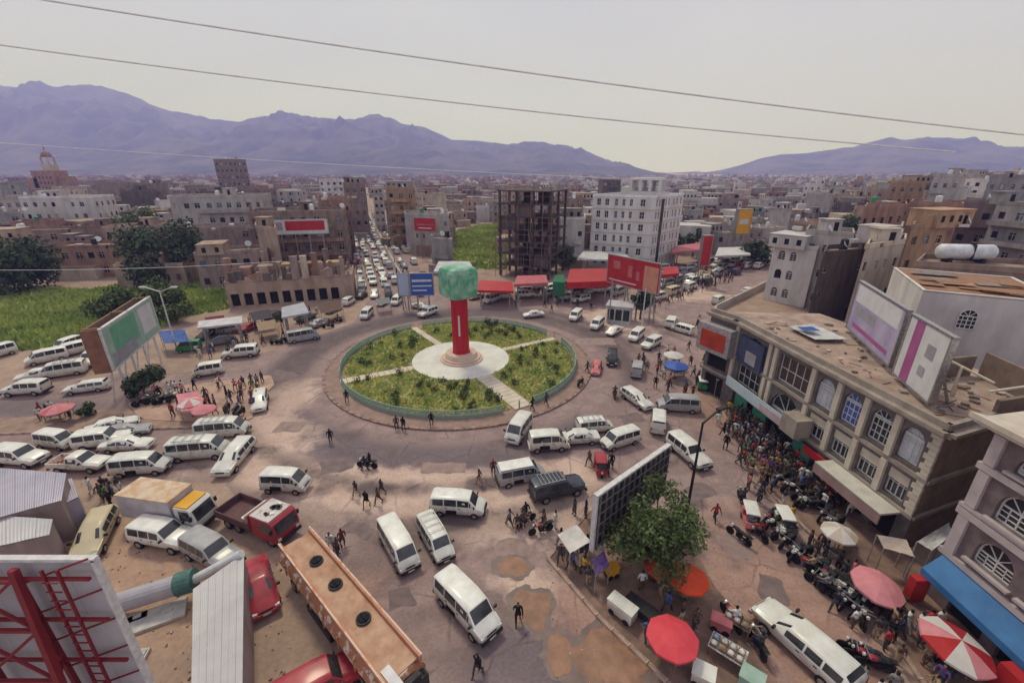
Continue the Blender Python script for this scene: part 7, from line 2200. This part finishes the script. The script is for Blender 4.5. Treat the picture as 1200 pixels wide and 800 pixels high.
# ------------------------------------------------------------------ the yard at the lower left
def sheet_roof(label, corners, zs, n, mat, name='shed', posts=True, over=.02, edge=None):
    """shed roof laid from n separate ribbed sheets between four corners given in the picture (left-top, right-top, right-bottom, left-bottom)"""
    P = [Vector(G(a, b, z)) for (a, b), z in zip(corners, zs)]
    c = sum(P, Vector()) / 4; c.z = 0
    t = root(name, label, 'shed', c, 0, 'sheet roofed sheds in the yard')
    Q = [p - c for p in P]
    for k in range(n):
        a0, a1 = k / n, (k + 1) / n - .003
        mb = MB(); rows_ = []
        m_ = 9
        for j in range(m_):
            f = a0 + (a1 - a0) * j / (m_ - 1)
            dz = (.014 if j % 2 else 0) + .012 * (k % 2)
            rows_.append((Q[0].lerp(Q[1], f) + Vector((0, 0, dz)), Q[3].lerp(Q[2], f) + Vector((0, 0, dz))))
        for (p0, p1), (q0, q1) in zip(rows_, rows_[1:]):
            mb.face([p0, p1, q1, q0])
        for (p0, p1), (q0, q1) in zip(rows_, rows_[1:]):
            d_ = Vector((0, 0, .05)); mb.face([q0 - d_, q1 - d_, p1 - d_, p0 - d_])
        mb.build('roof_sheet', mat, t)
    wl2 = MB()
    for i in range(4):
        a_, b_2 = Q[i], Q[(i + 1) % 4]
        a_, b_2 = a_ * .97, b_2 * .97
        wl2.face([(a_.x, a_.y, 0), (b_2.x, b_2.y, 0), (b_2.x, b_2.y, Q[(i + 1) % 4].z - .08), (a_.x, a_.y, Q[i].z - .08)])
    wl2.build('wall', edge or WALL['mauve'], t)
    return t
m_sheetv = M('violet_grey_sheet', (.40, .37, .44), .5, col2=(.32, .30, .36), scale=.5, metal=.2)
m_sheetw = M('white_grey_sheet', (.54, .52, .52), .5, col2=(.45, .43, .43), scale=.5, metal=.15)
sheet_roof('wide violet grey sheet roofed shed at the left edge', [(-30, 546), (78, 554), (72, 586), (-30, 614)], (4.2, 4.2, 3.6, 3.6), 9, m_sheetv)
sheet_roof('lower shed with a pale sheet roof above the red lattice', [(-30, 602), (62, 608), (58, 626), (-30, 646)], (3.4, 3.4, 3.0, 3.0), 5, m_sheetw)
sheet_roof('small lilac walled shed with a blue end', [(40, 578), (84, 560), (92, 582), (46, 604)], (3.0, 3.0, 2.8, 2.8), 4, m_sheetv, edge=sign_mat('lilac_wall', (.34, .30, .36), (.28, .24, .30)))
MB_b = None
sheet_roof('long white sheet roofed shed between the pipe and the red car', [(226, 690), (286, 648), (284, 812), (224, 812)], (3.0, 3.0, 3.0, 3.0), 7, m_sheetw)
q0, q1 = G(120, 712, .9), G(210, 684, 1.5)
pp = root('pipe', 'thick grey pipe with a green collar lying beside the long shed', 'pipe', (q0.x, q0.y, 0))
dv = q1 - q0
MB().cyl((0, 0, .9), (dv.x, dv.y, 1.5), .62, n=18).build('pipe_length', M('lilac_pipe', (.42, .39, .42), .5, col2=(.35, .32, .35), scale=1), pp, smooth=False)
e = dv.normalized()
MB().cyl((dv.x - e.x * .1, dv.y - e.y * .1, 1.5), (dv.x + e.x * .9, dv.y + e.y * .9, 1.62), .72, n=18).build('collar', M('teal_collar', (.07, .16, .14), .6), pp)
q2 = G(284, 650, 3.05) - q0
MB().cyl((dv.x + e.x * .9, dv.y + e.y * .9, 1.62), (q2.x, q2.y, 3.2), .3, .26, n=12).build('pipe_length', m_tankw, pp)
for k, (px, py, rz_, w_, d_) in enumerate([(178, 726, .5, 3.6, 1.5), (150, 730, .55, 2.0, .5), (160, 770, .2, 1.2, .7)]):
    g = G(px, py)
    o = MB().box((0, 0, .12), (w_, d_, .2)).box((w_ * .25, .05, .25), (.4, .3, .08)).build('concrete_slab', M('pale_slab', (.52, .49, .45), .85, var=.15, scale=1.5), None, loc=(g.x, g.y, 0), rz=rz_)
    tag(o, ['long pale slab beside the thick pipe', 'narrow pale slab nearest the red lattice', 'short pale slab on the brown ground'][k], 'slab', 'pale slabs in the yard')
ry = random.Random(41)
rub = MB()
for k in range(170):
    px, py = ry.uniform(105, 340), ry.uniform(640, 800)
    g = G(px, py); s = ry.uniform(.04, .15)
    rub.box((g.x, g.y, s * .3), (s, s * ry.uniform(.6, 1.4), s * .8), ry.uniform(0, 3), ry.choice([0, 0, 1, 2]), taper=ry.uniform(.3, .8))
for k in range(260):
    px, py = ry.uniform(640, 900), ry.uniform(640, 800)
    g = G(px, py); s = ry.uniform(.03, .10)
    rub.box((g.x, g.y, gz(g.x, g.y) + s * .3), (s, s * ry.uniform(.6, 1.8), s * .6), ry.uniform(0, 3), ry.choice([0, 0, 1, 1, 2]), taper=ry.uniform(.3, .8))
tag(rub.build('rubble', [M('brown_rubble', (.28, .19, .13), .95, var=.3, scale=3), M('tan_rubble', (.36, .25, .18), .95), M('pale_rubble', (.42, .34, .27), .9), CLOTH['blue']]), 'stones and litter scattered over the yard and the wedge pavement', 'rubble', kind='stuff')

# ------------------------------------------------------------------ overhead cables
m_cable = M('grey_cable', (.66, .65, .62), .7, var=.1, scale=2)
def cable(label, p, q, Y, sag, r_=.023):
    def ray(px, py, Y_):
        x, y = (px - 600) / FPX, (py - 400) / FPX
        t_ = Y_ / (_c - y * _s)
        return Vector((x * t_, Y_, EYE + (-_s - y * _c) * t_))
    A, B = ray(*p, Y[0]), ray(*q, Y[1])
    mb = MB(); n = 28
    pts = [A.lerp(B, i / n) - Vector((0, 0, sag * 4 * (i / n) * (1 - i / n))) for i in range(n + 1)]
    o_ = A.copy()
    for a_, b_2 in zip(pts, pts[1:]): mb.cyl(a_ - o_, b_2 - o_, r_, n=6, caps=False)
    tag(mb.build('cable', m_cable, None, loc=o_), label, 'cable', 'overhead cables')
cable('upper overhead cable slanting across the whole sky', (-120, -28), (1330, 172), (15, 15), .25)
cable('second overhead cable below the upper one', (-120, 36), (1120, 178), (16, 18), .25)
cable('faint cable low over the left mountain', (-60, 163), (830, 213), (26, 30), .2, .016)
cable('pale cable in front of the left trees', (-60, 316), (330, 306), (30, 34), .25, .018)
# power cables between the wedge lamp and the corner building
# ================================================================== PEOPLE AND MOTORCYCLES IN PLACE
def per(px, py, face, pose, top, bottom, label):
    g = G(px, py); TAKEN.append((g.x, g.y, 0))
    person(g.x, g.y, rad(face), pose, top, bottom, label, z=gz(g.x, g.y))
per(607, 729, 180, 'walk', 'black', 'black', 'person in black walking past the tan puddle')
per(560, 790, 150, 'walk', 'black', 'charcoal', 'person in black at the bottom edge near the large white van')
per(562, 568, 90, 'walk', 'brown', 'tan', 'person in brown walking left of the silver van')
per(578, 556, 200, 'stand', 'maroon', 'charcoal', 'person in dark red at the back of the silver van')
per(388, 519, 30, 'walk', 'black', 'charcoal', 'lone person in dark clothes crossing beside the roundabout')
per(418, 582, 160, 'walk', 'charcoal', 'tan', 'person in grey leading the three walkers below the roundabout')
per(430, 594, 170, 'robe', 'black', 'black', 'person in a black robe in the middle of the dusty ground')
per(444, 590, 150, 'walk', 'brown', 'charcoal', 'person in brown, nearer of the two side by side on the dusty ground')
per(448, 580, 150, 'walk', 'charcoal', 'charcoal', 'person in charcoal, farther of the two side by side on the dusty ground')
per(837, 610, 190, 'walk', 'red', 'charcoal', 'person in red top walking alone on the brown street')
per(673, 603, 100, 'stand', 'charcoal', 'brown', 'person in charcoal, left of the pair under the dark blue off-road car')
per(686, 607, 80, 'stand', 'navy', 'brown', 'person in navy, right of the pair under the dark blue off-road car')
per(407, 473, 0, 'stand', 'black', 'charcoal', 'person in dark clothes leaning at the garden railing, leftmost')
per(465, 503, 20, 'stand', 'charcoal', 'charcoal', 'person in charcoal sitting out at the island kerb, left of a pair')
per(473, 504, 340, 'stand', 'black', 'charcoal', 'person in black at the island kerb, right of a pair')
per(506, 500, 10, 'stand', 'black', 'black', 'person in black at the railing in front of the monument')
per(624, 482, 60, 'walk', 'black', 'charcoal', 'person in black at the foot of the garden path')
per(640, 476, 60, 'walk', 'charcoal', 'charcoal', 'person in charcoal walking along the railing near the garden path')
per(688, 437, 60, 'walk', 'charcoal', 'navy', 'person in dark clothes where the railing meets the pink car')
g = G(431, 548)
motorcycle(g.x, g.y, rad(170), 'dark', label='black motorcycle ridden across the road below the roundabout', rider=('black', 'charcoal', 'rider in black on the motorcycle below the roundabout'))
g = G(706, 558)
for k, (px, py) in enumerate(((597, 616), (606, 622), (616, 608), (613, 618), (637, 616), (650, 618), (656, 660), (668, 658), (690, 545), (712, 556), (716, 548), (428, 552))):
    g = G(px, py); RNDk = random.Random(k)
    t_, b_3 = RNDk.choice(DRESS[:8])
    if not any(abs(g.x - q[0]) < .4 and abs(g.y - q[1]) < .4 for q in TAKEN):
        TAKEN.append((g.x, g.y, 0)); person(g.x, g.y, RNDk.uniform(0, 6), RNDk.choice(['stand', 'walk', 'talk']), t_, b_3, z=gz(g.x, g.y), group='people in the street')
for (px, py, a_, c_, rd) in ((616, 614, 40, 'dark', ('charcoal', 'tan')), (634, 624, 200, 'red', ('brown', 'charcoal')), (865, 632, 120, 'dark', None), (888, 628, 100, 'red', ('maroon', 'charcoal')), (868, 588, 80, 'dark', ('charcoal', 'charcoal')), (960, 690, 120, 'dark', ('grey', 'charcoal')), (944, 668, 120, 'red', ('tan', 'charcoal')), (680, 452, 60, 'red', None), (720, 465, 80, 'dark', ('charcoal', 'brown')), (385, 384, 200, 'red', ('maroon', 'charcoal')), (395, 378, 220, 'dark', ('charcoal', 'charcoal')), (855, 730, 100, 'red', ('white', 'charcoal')), (885, 760, 90, 'dark', ('charcoal', 'navy'))):
    g = G(px, py); motorcycle(g.x, g.y, rad(a_), c_, rider=rd, z=gz(g.x, g.y))
moto_row((900, 610), (940, 660), 7, 1, rad(205))
moto_row((955, 668), (1020, 735), 12, 2, rad(215))
moto_row((975, 690), (1050, 722), 9, 3, rad(200))
moto_row((1000, 760), (1030, 790), 4, 4, rad(150))
moto_row((910, 565), (985, 625), 9, 5, rad(195))
moto_row((160, 476), (210, 470), 6, 6, rad(60))
moto_row((265, 480), (290, 488), 3, 7, rad(100))
moto_row((320, 405), (345, 398), 3, 8, rad(20))
crowd([(858, 474), (905, 495), (985, 575), (1000, 610), (960, 605), (900, 560), (868, 510)], 62, 1, gap=.42, group='crowd along the shop fronts')
crowd([(835, 482), (862, 500), (900, 572), (935, 612), (915, 620), (880, 580), (850, 530)], 24, 2, gap=.6, group='crowd along the shop fronts')
crowd([(938, 640), (960, 640), (1010, 690), (1060, 735), (1050, 760), (1000, 740), (950, 690)], 26, 3, gap=.5, group='people among the motorcycles')
crowd([(1000, 760), (1030, 745), (1060, 790), (1040, 830), (1010, 830)], 10, 4, gap=.55, group='people by the bottom right market')
crowd([(1070, 740), (1095, 735), (1130, 800), (1120, 830), (1080, 810)], 10, 5, gap=.5, group='people by the striped parasol')
crowd_mass('thick crowd pressing along the shop fronts of the corner building', [([(862, 476), (905, 497), (985, 575), (1000, 606), (960, 600), (900, 556), (870, 510)], 85), ([(850, 470), (870, 500), (905, 570), (890, 575), (858, 520)], 20)], 31, gap=.33)
crowd([(155, 482), (190, 462), (250, 452), (318, 446), (312, 462), (290, 490), (230, 494)], 38, 6, gap=.5, group='crowd on the paved triangle')
crowd([(225, 412), (300, 400), (330, 392), (345, 400), (300, 415), (240, 425)], 16, 7, gap=.6, group='people by the left road stalls')
crowd([(740, 425), (775, 415), (825, 420), (830, 470), (800, 470), (760, 455)], 26, 8, gap=.55, group='people near the blue parasol')
crowd([(812, 370), (828, 372), (820, 415), (806, 412)], 9, 9, gap=.6, group='people near the blue parasol')
crowd([(700, 700), (760, 690), (800, 720), (860, 790), (800, 790), (740, 740)], 9, 10, gap=.7, group='people on the wedge pavement')
crowd([(655, 640), (690, 650), (715, 690), (680, 690)], 7, 11, gap=.6, group='people on the wedge pavement')
crowd([(600, 360), (690, 350), (720, 372), (690, 380), (640, 366)], 10, 12, gap=.8, group='people beyond the roundabout')
crowd_mass('far pedestrians scattered along the avenue edges and the far road', [([(740, 350), (800, 330), (850, 318), (860, 330), (800, 352), (760, 372)], 60), ([(420, 345), (436, 330), (430, 300), (420, 290), (412, 310), (405, 350)], 30), ([(480, 320), (500, 345), (480, 345), (462, 320)], 20), ([(560, 344), (660, 336), (690, 350), (600, 356)], 24)], 33, gap=.6)
crowd([(45, 500), (85, 496), (90, 482), (48, 486)], 6, 16, gap=.5, group='people at the snack stall')
crowd([(105, 578), (150, 572), (156, 592), (110, 596)], 9, 17, gap=.45, group='people behind the box truck')
crowd([(230, 392), (330, 372), (400, 360), (405, 368), (335, 388), (240, 405)], 14, 19, gap=.7, group='people by the left road stalls')
crowd([(385, 640), (402, 636), (412, 655), (395, 662)], 3, 18, gap=.6, group='people beside the tanker')

# ================================================================== LABELS THAT SINGLE EACH THING OUT
ORD = ['first', 'second', 'third', 'fourth', 'fifth', 'sixth', 'seventh', 'eighth', 'ninth', 'tenth', 'eleventh', 'twelfth', 'thirteenth', 'fourteenth', 'fifteenth', 'sixteenth', 'seventeenth', 'eighteenth', 'nineteenth', 'twentieth']
def finish_labels():
    ren = {'brown block with the roof hoarding': 'brown roof hoarding block', 'cream block with attic windows': 'cream attic block', 'brown block with the white tank': 'white water tank block', 'long white car at the bottom right': 'long white estate car', 'dark rickshaw on the brown street': 'dark rickshaw', 'green roadside hoarding bush': 'bush under the hoarding', 'leafy tree on the wedge': 'leafy wedge tree', 'white off-road car by the box truck': 'cream box truck'}
    LP = [(ren.get(ph, ph), *PX(x, y, 0)) for ph, x, y in LANDMARKS]
    LP = [l for l in LP if len(l[0].split()) <= 4]
    buckets = {}
    for o, look, x, y, near in AUTO:
        z = o.location.z
        px, py = PX(x, y, z)
        if near == '':
            txt = look
        else:
            best = [l for l in LP if l[0] == near] or sorted(LP, key=lambda l: (l[1] - px) ** 2 + (2.2 * (l[2] - py)) ** 2)[:1]
            ph, lx, ly = best[0]
            dx, dy = px - lx, (py - ly) * 1.6
            rel_ = ('right of' if dx > 0 else 'left of') if abs(dx) > abs(dy) else ('in front of' if dy > 0 else 'behind')
            txt = '%s %s the %s' % (look, rel_, ph)
        buckets.setdefault(txt, []).append((px, py, o))
    for txt, lst in buckets.items():
        if len(lst) == 1:
            lst[0][2]['label'] = txt; continue
        lst.sort(key=lambda t: t[0])
        n = len(lst)
        for k, (px, py, o) in enumerate(lst):
            if k == 0: w_ = 'leftmost'
            elif k == n - 1: w_ = 'rightmost'
            else: w_ = '%s' % (ORD[k] + ' from left' if k < len(ORD) else ORD[n - 1 - k] + ' from right' if n - 1 - k < len(ORD) else 'number %d counted' % (k + 1))
            o['label'] = '%s, %s' % (txt if len(txt.split()) + len(w_.split()) <= 16 else txt.replace('in the avenue queue', 'queueing').replace('on the avenue side lane', 'in side lane').replace('on the open lane of the far road', 'far off').replace(' parked by the left road stalls', '').replace(' parked behind the red hoarding', '').replace(' parked beside', ' beside'), w_)
finish_labels()
for o, *_ in AUTO:
    if len(o['label'].split()) > 16:
        o['label'] = o['label'].replace(' parked', '').replace(' in side lane', '').replace(' on the far road', '').replace(' beside the green field', '').replace(' by the red canopies', '').replace(' jammed', '').replace('estate car', 'estate').replace('off-road car', 'off-roader')
